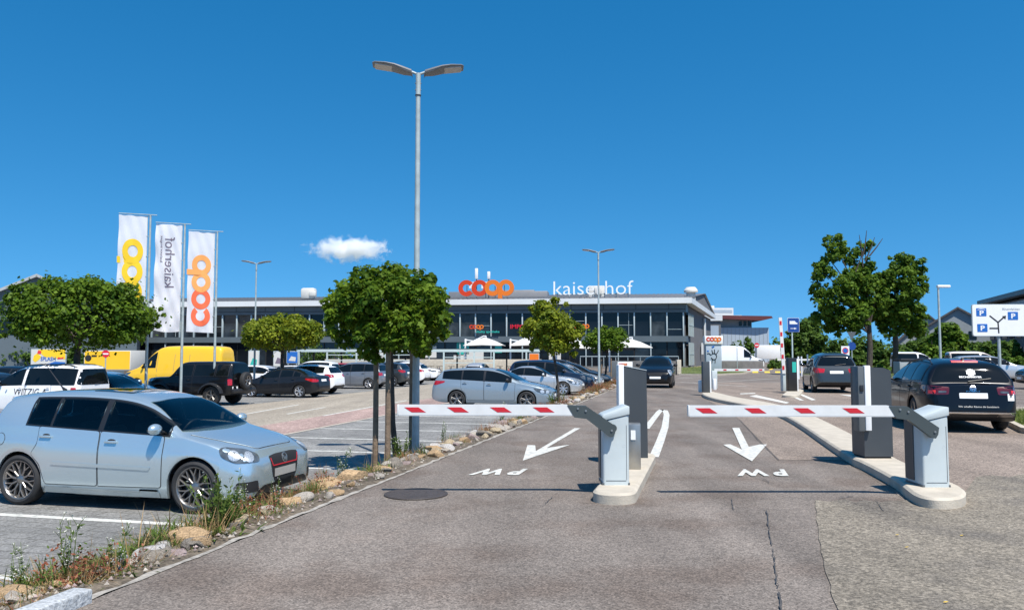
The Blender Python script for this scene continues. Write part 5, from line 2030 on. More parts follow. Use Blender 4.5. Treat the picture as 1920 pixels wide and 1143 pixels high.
for y in (-.52, .52):
    mb.box((-2.14, y * 0 + .60, .98 + y * .3), (.05, .16, .05))
mb.build('tailgate_hinge', 'blackp', jeep)
# panel seams on the yellow van
for x in (2.45, 3.6, 4.6):
    for sg in (-1, 1):
        link('panel_seam', yb.side([(x, .5), (x + .02, .5), (x + .02, 2.15), (x, 2.15)], sg, 'concrete_dark', 'panel_seam', .003, .2), yv)

MT['blue_sheet'] = mat('blue_poster', (0.10, 0.26, 0.45), .5, var=.3, vscale=2)
# ------------------------------------------------------------------ the shop building
e = Vector((.9925, -.1225, 0))
inw = Vector((.1225, .9925, 0))
A = Vector((20.1, 92, 0))
LEN = 78
YAWB = math.atan2(e.y, e.x)
B0 = A - e * LEN
bld = thing('shop_building', 'long dark two storey shop building with pale roof edge and big glass fronts', 'building', B0, YAWB)
CX, CY = LEN + 8.0, 41.3
mb = MB()
mb.prism([(0, .75), (LEN - .75, .75), (LEN - .2, .75), (CX - .3, CY), (0, CY)], -.4, 7.4)
mb.build('wall', 'block', bld)
mb = MB()
mb.prism([(.5, .55), (LEN - .9, .55), (LEN - .9, .745), (.5, .745)], .05, 7.3)
mb.build('room_front', 'interior', bld)
for nm, z0, z1, v0, m in (('upper_band', 6.45, 7.44, .12, 'cladding'), ('floor_band', 3.05, 3.72, .05, 'cladding'), ('plinth', -.4, .22, .10, 'concrete_dark')):
    mb = MB()
    mb.prism([(0, v0), (LEN - .05, v0), (LEN + .4, .75 + 1.6), (LEN - .5, .75 + 1.6), (LEN - .7, .54), (0, .54)], z0, z1)
    if nm == 'upper_band':
        mb.box((LEN / 2, v0 - .012, 6.80), (LEN - .2, .03, .06), mi=1)
        for i in range(20):
            mb.box((LEN - 2 - i * 3.76, v0 - .012, 7.1), (.05, .02, .55), mi=1)
    mb.build(nm, [m, 'seam'], bld)
mb = MB()
mb.prism([(-.5, -.55), (LEN + .55, -.55), (CX + .6, CY + .4), (CX - .1, CY + .4), (LEN - .1, .9), (-.5, .9)], 7.46, 8.1)
mb.build('fascia', 'fascia', bld)
rx, ry, rz_ = LEN + 8 * .55 + .4, 22.7, 10.25
mb = MB()
mb.quad((-.5, -.5, 8.12), (LEN + .5, -.5, 8.12), (rx, ry, rz_), (-.5, ry, rz_))
mb.quad((-.5, ry, rz_), (rx, ry, rz_), (CX + .5, CY + .3, 8.12), (-.5, CY + .3, 8.12))
for i in range(130):
    u = LEN + .3 - i * .6
    mb.box((0, 0, 0), (0.001, .001, .001))
    mb.v = mb.v[:-8]
    mb.f = mb.f[:-6]
    mb.m = mb.m[:-6]
    k = (rx - LEN - .5)
    f = u / (LEN + .5)
    mb.quad((u - .02, -.5, 8.17), (u + .02, -.5, 8.17), (u + .02 + k * f, ry, rz_ + .05), (u - .02 + k * f, ry, rz_ + .05))
    mb.quad((u - .02, -.5, 8.12), (u - .02, -.5, 8.17), (u - .02 + k * f, ry, rz_ + .05), (u - .02 + k * f, ry, rz_))
    mb.quad((u + .02, -.5, 8.17), (u + .02, -.5, 8.12), (u + .02 + k * f, ry, rz_), (u + .02 + k * f, ry, rz_ + .05))
mb.build('roof', 'roof', bld)
mb = MB()
mb.add([(LEN + .25, .2, 8.1), (CX + .25, CY, 8.1), (rx - .25, ry, rz_ - .06), (LEN - 3, .2, 8.1), (CX - 3, CY, 8.1), (rx - 3, ry, rz_ - .06)], [(0, 1, 2), (5, 4, 3)])
mb.build('gable', 'block', bld)
mb = MB()
wv = Vector((8.0, 41.3, 0)).normalized()
wn = Vector((wv.y, -wv.x, 0))
BAY = 1.87
mesh_up = MB().box((0, 0, 0), (BAY - .14, .04, 2.73)).mesh('window', 'bglass')
mesh_lo = MB().box((0, 0, 0), (BAY - .14, .04, 2.83)).mesh('window', 'bglass')
mesh_up2 = MB().box((0, 0, 0), (BAY - .14, .04, 2.73)).mesh('window', 'bglass_b')
mesh_up3 = MB().box((0, 0, 0), (BAY - .14, .04, 2.73)).mesh('window', 'bglass_c')
mesh_lo2 = MB().box((0, 0, 0), (BAY - .14, .04, 2.83)).mesh('window', 'bglass_b')
rw_ = random.Random(8)
mm = MB().rbox((0, 0, 0), (.15, .30, 2.73), .012).mesh('mullion', 'mullion')
ml = MB().rbox((0, 0, 0), (.13, .30, 2.83), .012).mesh('mullion', 'galv')
for i in range(41):
    u = LEN - .35 - BAY * i
    if i < 40:
        link('window', rw_.choice([mesh_up, mesh_up, mesh_up2, mesh_up3]), bld, (u - BAY / 2, .46 + .0, 5.085))
        link('window', rw_.choice([mesh_lo, mesh_lo, mesh_lo2]), bld, (u - BAY / 2, .48, 1.635))
    link('mullion', mm, bld, (u, .30, 5.085))
    if i % 2 == 0:
        link('mullion', ml, bld, (u, .32, 1.635))
for i in range(12):
    mb = MB()
    u = LEN - .35 - BAY * (i * 3 + .5)
    mb.box((u, .40, 4.5 + (i % 3) * .5), (BAY - .2, .03, .05))
    if i % 2:
        mb.box((u + .3, .405, 5.1), (.05, .03, 2.6))
    mb.build('blind_rail', 'galv', bld)
for (px, z0, z1, wd, m) in ((863, 1.6, 3.0, 1.5, 'teal'), (884, .6, 2.0, 2.4, 'canvas'), (858, .5, 1.5, 1.6, 'canvas'), (932, 1.8, 2.7, .8, 'teal'), (1238, 1.0, 1.35, 1.7, 'teal'), (700, .6, 2.2, 1.4, 'canvas'), (640, 1.0, 2.4, 1.2, 'blue_sheet'), (800, 1.2, 2.6, 1.4, 'canvas'), (1040, .8, 1.8, 1.4, 'canvas')):
    lp = Matrix.Rotation(-YAWB, 3, 'Z') @ (P(px, 650, 94) - B0)
    mb = MB()
    mb.box((lp.x, .44, (z0 + z1) / 2), (wd, .03, z1 - z0))
    mb.build('window_poster', m, bld)
# glazed corner and slit windows on the side wall
for (d0, d1, z0, z1, m) in ((.9, 6.5, 3.75, 6.42, 'bglass'), (.9, 6.5, .3, 3.0, 'bglass')):
    a = Vector((LEN - .05, .75, 0)) + wv * d0
    b = Vector((LEN - .05, .75, 0)) + wv * d1
    mb = MB()
    mb.quad(a + wn * .25 + Vector((0, 0, z0)), b + wn * .25 + Vector((0, 0, z0)), b + wn * .25 + Vector((0, 0, z1)), a + wn * .25 + Vector((0, 0, z1)))
    mb.quad(a + wn * .0 + Vector((0, 0, z1)), a + wn * .25 + Vector((0, 0, z1)), b + wn * .25 + Vector((0, 0, z1)), b + Vector((0, 0, z1)))
    win = mb.build('corner_window', m, bld)
    mb = MB()
    for k in range(5):
        c = a.lerp(b, k / 4) + wn * .28
        mb.box((c.x, c.y, (z0 + z1) / 2), (.10, .10, z1 - z0), math.atan2(wv.y, wv.x))
    c = a.lerp(b, .5) + wn * .28
    mb.box((c.x, c.y, z0 + (z1 - z0) * .5), ((b - a).length, .07, .07), math.atan2(wv.y, wv.x))
    mb.build('glazing_bar', 'mullion', win)
for (d, z0, z1) in ((26, 4.2, 6.8), (21, 1.6, 3.2)):
    c = Vector((LEN, .75, 0)) + wv * d + wn * .12
    mb = MB()
    mb.box((c.x, c.y, (z0 + z1) / 2), (1.1, .2, z1 - z0), math.atan2(wv.y, wv.x))
    mb.build('slit_window', 'fascia', bld)
for (px, y0, y1, Y) in ((581, 540, 556, 104), (1295.5, 538, 556, 98)):
    p = P(px, y1, Y)
    h = P(px, y0, Y).z - p.z
    mb = MB()
    q = Matrix.Translation(bld.matrix_basis.inverted() @ p if False else Vector((0, 0, 0)))
    lp = Matrix.Rotation(-YAWB, 3, 'Z') @ (p - B0)
    if px < 700:
        mb.rbox((lp.x - .15, lp.y, lp.z + h * .35), (1.9, 1.2, h * 1.3), .3)
        mb.rbox((lp.x + .6, lp.y - .62, lp.z + h * .3), (.9, .3, h * .6), .1)
    else:
        mb.lathe([(.55, -.5), (.55, h * .4), (.85, h * .45), (.85, h * .65), (.55, h * .98), (0, h)], 20, 0, Matrix.Translation(lp))
    mb.build('roof_ventilator', 'canvas', bld)
for (px, y0, yb, wpx) in ((893.5, 503, 536, 6), (916.5, 509, 536, 5)):
    Y = 99
    a, b = P(px, y0, Y), P(px, yb, Y)
    mid = P(px, 523, Y)
    lp0 = Matrix.Rotation(-YAWB, 3, 'Z') @ (b - B0)
    lp1 = Matrix.Rotation(-YAWB, 3, 'Z') @ (a - B0)
    lpm = Matrix.Rotation(-YAWB, 3, 'Z') @ (mid - B0)
    mb = MB()
    mb.tube([lp0 - Vector((0, 0, 2)), lp1], .06, 8, 1)
    mb.rbox(lpm.lerp(lp1, .5), (.36, .3, (lp1 - lpm).length), .05)
    mb.box(lp0 + Vector((-.5, 0, .1)), (.8, .3, .8), mi=0)
    mb.build('roof_antenna', ['white', 'blackp'], bld)

# roof lettering
t = thing('roof_sign', 'large orange overlapping roof letters standing above the shop front', 'sign', P(912, 556, 96.6))
mb = MB()
o_ = P(860, 555.5, 96.6) - t.location
wdt = (P(965, 555, 96.6) - P(860, 555, 96.6)).length
add_coop(mb, wdt, o_, e, (0, 0, 1), .25, (1, 1, 0, 0))
mb.build('lettering', ['orange', 'redorange'], t)
mb = MB()
for k in range(5):
    c = o_ + e * (1 + k * 1.15)
    mb.tube([c + Vector((0, .35, -.8)), c + Vector((0, .3, 1.4))], .05, 6)
mb.build('support_frame', 'galv', t)
t = thing('roof_sign', 'white lower case roof letters standing right of the orange letters', 'sign', P(1112, 553, 96))
mb = MB()
o_ = P(1038, 553, 96) - t.location
add_text(mb, 'kaiserhof', (P(1187, 553, 95.5) - P(1038, 553, 96)).length, P(1038, 527.5, 96).z - P(1038, 553, 96).z, o_, e, (0, 0, 1), thick=.2, bold=-.008)
mb.build('lettering', 'white', t)
mb = MB()
mb.tube([o_ + Vector((0, .2, .1)), o_ + Vector((0, .2, .1)) + e * 9.2], .05, 6)
for k in range(7):
    c = o_ + e * (.5 + k * 1.4) + Vector((0, .2, 0))
    mb.tube([c + Vector((0, 0, -.8)), c + Vector((0, 0, .2))], .05, 6)
mb.build('support_frame', 'galv', t)
p = P(1119, 552, 100)
mb = MB()
lp = Matrix.Rotation(-YAWB, 3, 'Z') @ (p - B0)
mb.rbox(lp + Vector((0, 0, .2)), (2.0, 1.4, 1.7), .1)
mb.rbox(lp + Vector((.2, -.8, .4)), (.9, .3, .9), .05)
mb.build('roof_ventilator', 'canvas', bld)


mb = MB()
for (x0, x1, y0) in ((845, 1030, 548.5), (880, 1005, 546)):
    a_, b_ = (Matrix.Rotation(-YAWB, 3, 'Z') @ (P(x, y0, 108) - B0) for x in (x0, x1))
    mb.rbox(((a_.x + b_.x) / 2, a_.y, a_.z - 1.0), (b_.x - a_.x, 3.0, 2.0), .06)
mb.build('roof_monitor', 'roof', bld)


def front_sign(label, px0, px1, py, kind, m, h=None, Y=93):
    t = thing('shop_sign', label, 'sign', P((px0 + px1) / 2, py, Y), 0, 'signs on the shop front')
    o_ = P(px0, py, Y) - t.location
    wd = (P(px1, py, Y) - P(px0, py, Y)).length
    mb = MB()
    if kind == 'coop':
        add_coop(mb, wd, o_, e, (0, 0, 1), .08, (1, 1, 0, 0))
        mb.build('lettering', ['orange', 'redorange'], t)
    else:
        add_text(mb, kind, wd, h, o_, e, (0, 0, 1), thick=.06, bold=.02)
        mb.build('lettering', m, t)


front_sign('small orange letters above the pale green lettering on the shop windows', 880, 907.5, 616.5, 'coop', None, Y=94.85)
front_sign('pale green lettering below the left small orange letters', 892, 937, 625, 'vitality apotheke', 'teal', .36, Y=94.8)
front_sign('red capital letters on the upper windows left of the round crowned tree', 957, 998, 616, 'IMPORT', 'signred', .50, Y=94.2)
front_sign('small orange letters between the two slim trees', 1077, 1105, 615.5, 'coop', None, Y=93.4)

# ------------------------------------------------------------------ terrace, shelter, parasols
def wall_px(name, label, x0, x1, ytop, Y0, Y1, thick, m, z0=-.4, cat='wall'):
    a, b = P(x0, ytop, Y0), P(x1, ytop, Y1)
    d = (b - a)
    rz = math.atan2(d.y, d.x)
    mb = MB()
    mb.rbox((0, 0, (a.z + z0) / 2 - 0), (Vector((d.x, d.y, 0)).length, thick, a.z - z0), .02)
    c = (a + b) / 2
    return tag(mb.build(name, m, loc=(c.x, c.y, 0), rz=rz), label, cat)


wall_px('terrace_wall', 'pale concrete terrace wall behind the bicycle shelter', 610, 1015, 673, 75, 72, .3, 'concrete')
wall_px('planter_wall', 'dark stone wall behind the small black car', 1147, 1268, 676, 66, 63, .5, 'concrete_dark')
wall_px('wall_pillar', 'pale stone pillar at the right end of the dark wall', 1268, 1276, 674, 63, 63, .5, 'concrete')
wall_px('low_wall', 'low grey wall in front of the camper van', 1350, 1430, 676, 84, 84, .4, 'concrete_dark')
wall_px('grey_bin', 'grey cupboard against the wall beside the slim trees', 1145, 1165, 677, 60, 60, .6, 'dark_grey', cat='cupboard')
t = thing('railing', 'thin steel railing along the terrace above the dark wall', 'railing', P(1090, 676, 66))
mb = MB()
a, b = P(1088, 668, 68) - t.location, P(1272, 668, 64) - t.location
mb.tube([a, b], .045, 6)
mb.build('handrail', 'galv', t)
for k in range(9):
    c = a.lerp(b, k / 8)
    mb = MB()
    mb.tube([c, c - Vector((0, 0, .9))], .03, 6)
    mb.build('post', 'galv', t)

t = thing('bicycle_shelter', 'open pale green steel bicycle shelter along the far end of the parking ground', 'shelter', P(790, 700, 66))
hz = P(790, 657, 66).z - t.location.z
def shx(px, Y=66):
    return P(px, 700, Y).x - t.location.x
mb = MB()
mb.box(((shx(556) + shx(1012)) / 2, 0, hz), (shx(1012) - shx(556), .16, .22))
mb.build('front_beam', 'green_steel', t)
mb = MB()
mb.box(((shx(556) + shx(1012)) / 2, 2.6, hz), (shx(1012) - shx(556), .12, .16))
mb.build('rear_beam', 'green_steel', t)
mb = MB()
mb.box(((shx(556) + shx(1012)) / 2, 1.5, hz + .14), (shx(1012) - shx(556), 2.7, .05))
mb.build('roof', 'bglass', t)
mb = MB()
for z in (hz - .55, hz - 1.0):
    mb.box(((shx(830) + shx(925)) / 2, .02, z), (shx(925) - shx(830), .04, .06))
    mb.box(((shx(613) + shx(770)) / 2, .02, z + .2), (shx(770) - shx(613), .04, .06))
mb.build('cross_rail', 'green_steel', t)
for px in (560, 613, 668, 722, 832, 889, 926, 987):
    mb = MB()
    x = shx(px)
    mb.box((x, 0, (hz - .11) / 2 - .8), (.13, .13, hz - .11 + 1.6))
    mb.build('post', 'green_steel', t)
for px in (588, 640, 695, 760, 857, 950):
    mb = MB()
    mb.box((shx(px, 68.6), 2.6, (hz - .1) / 2 - .8), (.13, .13, hz + 1.4))
    mb.build('rear_post', 'blackp', t)

# bicycles
def bicycle(loc, rz, label, m):
    t = thing('bicycle', label, 'bicycle', loc, rz, 'bicycles in the shelter')
    for x in (-.52, .52):
        mb = MB()
        mb.lathe([(.31, -.015), (.345, -.02), (.345, .02), (.31, .015), (.31, -.015)], 20, 0, Matrix.Translation((x, 0, .345)) @ Matrix.Rotation(R(90), 4, 'X'))
        for k in range(6):
            a = k * math.pi / 3
            mb.tube([(x, 0, .345), (x + .31 * math.cos(a), 0, .345 + .31 * math.sin(a))], .006, 4)
        mb.build('wheel', 'rubber', t)
    mb = MB()
    for a, b in (((-.52, .345), (-.1, .32)), ((-.1, .32), (-.22, .8)), ((-.2, .74), (.36, .76)), ((-.1, .32), (.36, .72)), ((-.52, .345), (-.2, .74)), ((.36, .78), (.52, .345)), ((.34, .72), (.33, .95))):
        mb.tube([(a[0], 0, a[1]), (b[0], 0, b[1])], .022, 6)
    mb.build('frame', m, t)
    mb = MB()
    mb.tube([(.33, -.28, .98), (.36, 0, .96), (.33, .28, .98)], .016, 6)
    mb.build('handlebar', 'blackp', t)
    mb = MB()
    mb.ell((-.24, 0, .86), (.13, .07, .035), 10, 6)
    mb.build('saddle', 'blackp', t)


for i, (px, m, lb) in enumerate([(805, 'anthracite', 'dark grey bicycle at the left end of the shelter'), (822, 'signblue_dark', 'blue bicycle left of a shelter post'), (845, 'anthracite', 'dark bicycle behind the blue grey estate car roof'), (868, 'steel', 'silver bicycle left of the small silver hatchback'),
                                 (938, 'blackp', 'black bicycle right of the small silver hatchback'), (955, 'signred', 'red bicycle left of the orange poster'), (972, 'blackp', 'black bicycle below the second parasol'), (938 + 46, 'steel', 'silver bicycle beside the orange poster')]):
    p = P(px, 700, 66.8)
    bicycle((p.x, p.y, 0 if p.y * .97 + .23 * p.x > END else LOT), R(70 + i * 7 % 30), lb, m)


def board(name, label, x0, x1, y0, y1, Y, m, cat, frame='dark_grey', legs=None, thick=.12):
    a, b = P(x0, y1, Y), P(x1, y0, Y)
    t = thing(name, label, cat, ((a.x + b.x) / 2, Y, 0))
    w_, h_ = b.x - a.x, P(x0, y0, Y).z - a.z
    mb = MB()
    mb.rbox((0, thick / 2 + .01, a.z + h_ / 2), (w_ + .1, thick, h_ + .1), .02)
    if legs:
        for k in (-.4, .4):
            mb.box((k * w_, thick / 2 + .01, (a.z + legs) / 2 - .03), (.08, .08, a.z - legs))
    mb.build('frame', frame, t)
    mb = MB()
    mb.quad((-w_ / 2, 0, a.z), (w_ / 2, 0, a.z), (w_ / 2, 0, a.z + h_), (-w_ / 2, 0, a.z + h_))
    pan = mb.build('panel', m, t)
    return t, pan, w_, a.z, h_


t, pan, w_, z_, h_ = board('billboard', 'colourful yellow billboard with blue lettering under the big round tree', 58, 123, 655, 683, 60, 'canvas', 'billboard', 'galv', -.4)
mb = MB()
mb.prism([(-w_ * .1, z_ + h_ * .5), (w_ * .5, z_ + h_ * .35), (w_ * .5, z_ + h_), (-w_ * .3, z_ + h_), (-w_ * .2, z_ + h_ * .7)], -.01, -.004, 0, M)
mb.prism([(-w_ * .45, z_ + h_ * .3), (-w_ * .38, z_ + h_ * .15), (-w_ * .28, z_ + h_ * .3), (-w_ * .2, z_ + h_ * .55), (-w_ * .33, z_ + h_ * .75), (-w_ * .42, z_ + h_ * .6)], -.01, -.004, 0, M)
mb.prism([(-w_ * .15, z_), (w_ * .5, z_), (w_ * .5, z_ + h_ * .16), (w_ * .2, z_ + h_ * .2), (w_ * .05, z_ + h_ * .08)], -.014, -.0105, 1, M)
mb.prism([(w_ * .27, z_ + h_ * .35), (w_ * .44, z_ + h_ * .38), (w_ * .46, z_ + h_ * .52), (w_ * .38, z_ + h_ * .45), (w_ * .29, z_ + h_ * .5)], -.014, -.0105, 2, M)
mb.prism([(-w_ * .33, z_ + h_ * .72), (-w_ * .22, z_ + h_ * .7), (-w_ * .2, z_ + h_ * .9), (-w_ * .3, z_ + h_ * .95)], -.014, -.0105, 2, M)
add_text(mb, 'SPLASH', w_ * .44, h_ * .28, (-w_ * .22, -.012, z_ + h_ * .24), (1, 0, 0), (0, 0, 1), 1, .02, .004)
mb.build('print', ['yellow', 'signblue', 'bright_red'], pan)
t, pan, w_, z_, h_ = board('yellow_container', 'long yellow container behind the no entry sign', 158, 244, 658, 692, 55, 'yellow_panel', 'container', 'canvas', -.4, 2.2)
mb = MB()
mb.lathe([(0, 0), (.22, 0), (.22, -.01), (0, -.01)], 18, 0, Matrix.Translation((-w_ * .42, -.002, z_ + h_ * .62)) @ Matrix.Rotation(R(-90), 4, 'X'))
mb.box((-w_ * .29, -.008, z_ + h_ * .74), (.36, .012, .12))
mb.build('print', 'seam', pan)
for x0, x1, y0, y1, m, m2, lb in ((466, 485, 658, 690, 'canvas', 'teal', 'pale poster case right of the yellow van'), (513, 531, 659, 686, 'canvas', 'purple', 'white poster case left of the tree trunk'), (538, 558, 659, 680, 'signblue', 'canvas', 'blue poster case right of the tree trunk'), (993, 1010, 663, 692, 'orange', 'redorange', 'orange poster at the right end of the bicycle shelter')):
    t, pan, w_, z_, h_ = board('poster_case', lb, x0, x1, y0, y1, 64, m, 'poster', 'galv', -.4)
    mb = MB()
    mb.prism([(-w_ * .35, z_ + h_ * .2), (w_ * .3, z_ + h_ * .15), (w_ * .35, z_ + h_ * .5), (-w_ * .1, z_ + h_ * .6)], -.01, -.004, 0, M)
    mb.build('print', m2, pan)


def parasol(px, py, Y, label, wd=3.6, flip=1):
    apex = P(px, py, Y)
    t = thing('parasol', label, 'parasol', (apex.x, apex.y, 0), R(-7), 'white parasols on the terrace')
    mb = MB()
    h = apex.z
    q = wd / 2
    n = 8
    vs = [(0, 0, h)]
    for ring in (1, 2):
        f = ring / 2
        for (x, y) in ((-1, -1), (0, -1), (1, -1), (1, 0), (1, 1), (0, 1), (-1, 1), (-1, 0)):
            vs.append((x * q * f, y * q * f, h - .80 * f + (.07 if ring == 1 else 0) - (.0 if x and y else -.06) * f))
    fs = [(0, 1 + k, 1 + (k + 1) % 8) for k in range(8)] + [(1 + k, 9 + k, 9 + (k + 1) % 8, 1 + (k + 1) % 8) for k in range(8)]
    o = len(vs)
    vs += [(x, y, z - .05) for x, y, z in vs[9:17]]
    fs += [(9 + k, o + k, o + (k + 1) % 8, 9 + (k + 1) % 8) for k in range(8)]
    mb.add(vs, fs)
    mb.build('canopy', 'canvas', t, angle=20)
    mb = MB()
    mb.rbox((-q - .1, 0, (h - .15) / 2), (.16, .16, h - .15), .02)
    mb.build('mast', 'white', t)
    mb = MB()
    mb.tube([(-q - .1, 0, h - .75), (-.1, 0, h + .12), (.12, 0, h + .12), (.12, 0, h - .1)], .06, 6)
    mb.tube([(-q - .1, 0, h - .25), (-q * .55, 0, h - .38)], .05, 6)
    mb.build('arm', 'white', t)


parasol(909, 632, 78, 'white cantilever parasol below the pale green lettering')
parasol(994, 632, 77, 'white cantilever parasol half hidden behind the round crowned tree')
parasol(1081, 637, 75, 'white parasol seen between the two slim trees')
parasol(1183, 635, 73, 'white parasol right of the slim lamp post', 3.7)

# ------------------------------------------------------------------ buildings further off
def gable_house(label, loc, yaw, wd, dp, eave, ridge, wm, rm, over=.4, wins=()):
    """gable end towards the local -y"""
    t = thing('house', label, 'house', loc, yaw)
    mb = MB()
    pr = [(-wd / 2, -.4), (wd / 2, -.4), (wd / 2, eave), (0, ridge), (-wd / 2, eave)]
    mb.prism(pr, 0, dp, M=M)
    mb.build('wall', wm, t)
    k = (ridge - eave) / (wd / 2)
    mb = MB()
    th = .28
    for sg in (-1, 1):
        x = wd / 2 + over
        q = [(0, ridge + .03), (sg * x, eave - k * over + .03), (sg * x, eave - k * over + .03 + th), (0, ridge + .03 + th)]
        mb.prism(q, -over, dp + over, M=M)
    mb.build('roof', rm, t)
    for (x, z, a, b) in wins:
        mb = MB()
        mb.box((x, -.02, z), (a, .08, b))
        mb.build('window', 'bglass', t)
    return t


MT['zinc_light'] = mat('light_barge', (0.36, 0.37, 0.37), .6, var=.1, vscale=.5)
MT['house_wall'] = mat('pale_house_wall', (0.30, 0.33, 0.34), .85, var=.08, vscale=.8)
MT['house_roof'] = mat('dark_tile', (0.10, 0.095, 0.095), .8, var=.2, vscale=2)
MT['blue_clad'] = mat('blue_grey_sheet', (0.36, 0.42, 0.48), .5, var=.05, vscale=.4)
MT['maroon'] = mat('maroon_roof_edge', (0.115, 0.026, 0.026), .6, var=.08, vscale=1)
p = P(70, 514, 78)
gh = gable_house('grey gabled hall behind the big round tree at the left picture edge', (p.x, p.y, 0), R(24), 18, 30, p.z - 4.9, p.z - .3, 'cladding', 'zinc_light', .5, [(-5, 4.2, 2.0, 1.4), (-2.2, 4.2, 2.0, 1.4), (.6, 4.2, 2.0, 1.4), (-3.6, 6.0, 2.0, 1.2), (-.6, 6.4, 2.0, 1.2)])
t = thing('hall_building', 'narrow grey hall with seamed gable roof behind the shop building', 'building', (27.2 + 12.2, 148, 0), R(-12))
mb = MB()
a = P(1334, 596, 148) - t.location
b = P(1351.5, 596, 148) - t.location
wl, wr = a.x - 16, b.x
zt = P(1350, 601, 148).z
mb.box(((wl + wr) / 2, 14, zt / 2), (wr - wl, 28, zt))
mb.build('wall', 'block', t)
mb = MB()
mb.box(((wl + wr) / 2, 14, zt + .5), (wr - wl + .6, 28.6, 1.0))
mb.build('fascia', 'fascia', t)
mb = MB()
ze = zt + 1.02
zr = P(1350, 584, 148).z
mb.add([(wl, -.3, ze), (wr + .3, -.3, ze), (wr + .3, 14, zr), (wl, 14, zr), (wr + .3, 28.3, ze), (wl, 28.3, ze)], [(0, 1, 2, 3), (3, 2, 4, 5), (1, 4, 2)])
mb.build('roof', 'roof', t)
for k in range(5):
    mb = MB()
    mb.box((wr - 2.2 - k * 4, -.03, zt - 2.6), (3.6, .08, 3.4))
    mb.build('window', 'blue_clad', t)


def block(name, label, x0, x1, y0, Y, dp, m, cat='building', yaw=0, z0=-.4):
    a, b = P(x0, y0, Y), P(x1, y0, Y)
    t = thing(name, label, cat, ((a.x + b.x) / 2, Y, 0), yaw)
    w_ = b.x - a.x
    mb = MB()
    mb.box((0, dp / 2, (a.z + z0) / 2), (w_, dp, a.z - z0))
    mb.build('wall', m, t)
    return t, w_, a.z


t, w_, z_ = block('warehouse', 'pale blue grey warehouse with a maroon roof edge behind the camper van', 1352, 1440, 614, 165, 25, 'blue_clad', yaw=R(-6))
mb = MB()
mb.box((-1.6, 8, z_ + 1.0), (w_ - 3.2, 14, 2.0))
mb.build('upper_floor', 'house_wall', t)
mb = MB()
mb.prism([(-w_ / 2 - 4, z_ + 2.0), (w_ / 2 - 1.6, z_ + 1.4), (w_ / 2 + .6, z_ + 1.9), (w_ / 2 + .3, z_ + 2.3), (-w_ / 2 - 4, z_ + 2.6)], -1.5, 16, M=M)
mb.build('roof', 'maroon', t)
for k in range(3):
    mb = MB()
    mb.box((-w_ / 2 + 4.2 + k * .9, .98, z_ + .9), (.6, .1, 1.0))
    mb.build('window', 'bglass', t)
for k in range(12):
    mb = MB()
    mb.box((-w_ / 2 + .6 + k * .8, -.02, z_ / 2), (.05, .05, z_ - .2))
    mb.build('cladding_rib', 'house_wall', t)
t, w_, z_ = block('tower_block', 'white stepped tower block far behind the hall roofs', 1333, 1375, 577, 330, 20, 'fascia')
mb = MB()
mb.box((w_ / 2 + 1.8, 8, z_ / 2 - 1.5), (3.6, 15, z_ - 3))
mb.build('lower_wing', 'fascia', t)
mb = MB()
mb.box((-w_ * .3, 9, z_ + .6), (2.4, 5, 1.4))
mb.build('lift_house', 'fascia', t)
for r in range(6):
    mb = MB()
    mb.box((0, -.02, z_ - 1.4 - 2.9 * r), (w_ - 1, .1, 1.2))
    mb.build('window_band', 'blue_clad', t)
p = P(1806, 580, 118)
gable_house('pale gabled house with a dark roof left of the parking sign', (p.x - .8, 118, 0), R(-28), 9.6, 16, 5.2, p.z + .1, 'house_wall', 'house_roof', .4, [(-1.8, 4.4, 1, 1.2), (1.8, 4.4, 1, 1.2)])
p = P(1740, 594, 124)
gable_house('second pale gabled house behind the bushes right of the big tree', (p.x, 124, 0), R(-24), 8.4, 15, 3.6, p.z + .2, 'house_wall', 'house_roof', .4, [(0, 3.4, 1.1, 1.2)])
p0, p1 = P(1849, 690, 112), P(1995, 690, 82)
d = p1 - p0
t = thing('office_building', 'large dark building with an overhanging flat roof at the right picture edge', 'building', (p0.x, p0.y, 0), math.atan2(d.y, d.x))
ln_ = math.hypot(d.x, d.y)
zt = P(1850, 566, 112).z
mb = MB()
mb.box((ln_ / 2 + .6, 9, zt / 2 - .5), (ln_, 17, zt - .2))
mb.build('wall', 'block', t)
mb = MB()
mb.box((ln_ / 2 + .6, 9, zt - .1), (ln_ + 2.0, 19.5, .55))
mb.build('roof', 'anthracite', t)
mb = MB()
mb.box((ln_ / 2 + .6, .47, zt - 1.6), (ln_, .06, 1.6))
mb.build('upper_band', 'blue_clad', t)
for k in range(9):
    for z in (1.6, 4.6):
        mb = MB()
        mb.box((2 + k * 3.1, .47, z), (2.3, .12, 1.9))
        mb.build('window', 'bglass', t)
mb = MB()
mb.rbox((ln_ * .62, 5, zt + .6), (3.0, 2.5, 1.2), .05)
mb.build('roof_plant', 'cladding', t)
t = thing('box_truck', 'white box truck behind the no entry sign at the end of the camper van', 'truck', (P(1444, 672, 135).x, 135, 0), R(-10))
mb = MB()
mb.rbox((-.4, 0, 2.0), (3.8, 2.3, 2.3), .04)
mb.build('box', 'white', t)
mb = MB()
mb.rbox((2.2, 0, 1.25), (1.3, 2.1, 1.7), .18)
mb.build('cab', 'white', t)
mb = MB()
mb.rbox((2.72, 0, 1.6), (.3, 1.8, .75), .05)
mb.build('windscreen', 'glass', t)
ty, rm = wheel_meshes(.38, .22, ('S', 5, False))
for x in (-1.4, 2.0):
    for sg in (-1, 1):
        link('wheel', ty, t, (x, sg * .95, .38), 0 if sg > 0 else math.pi)
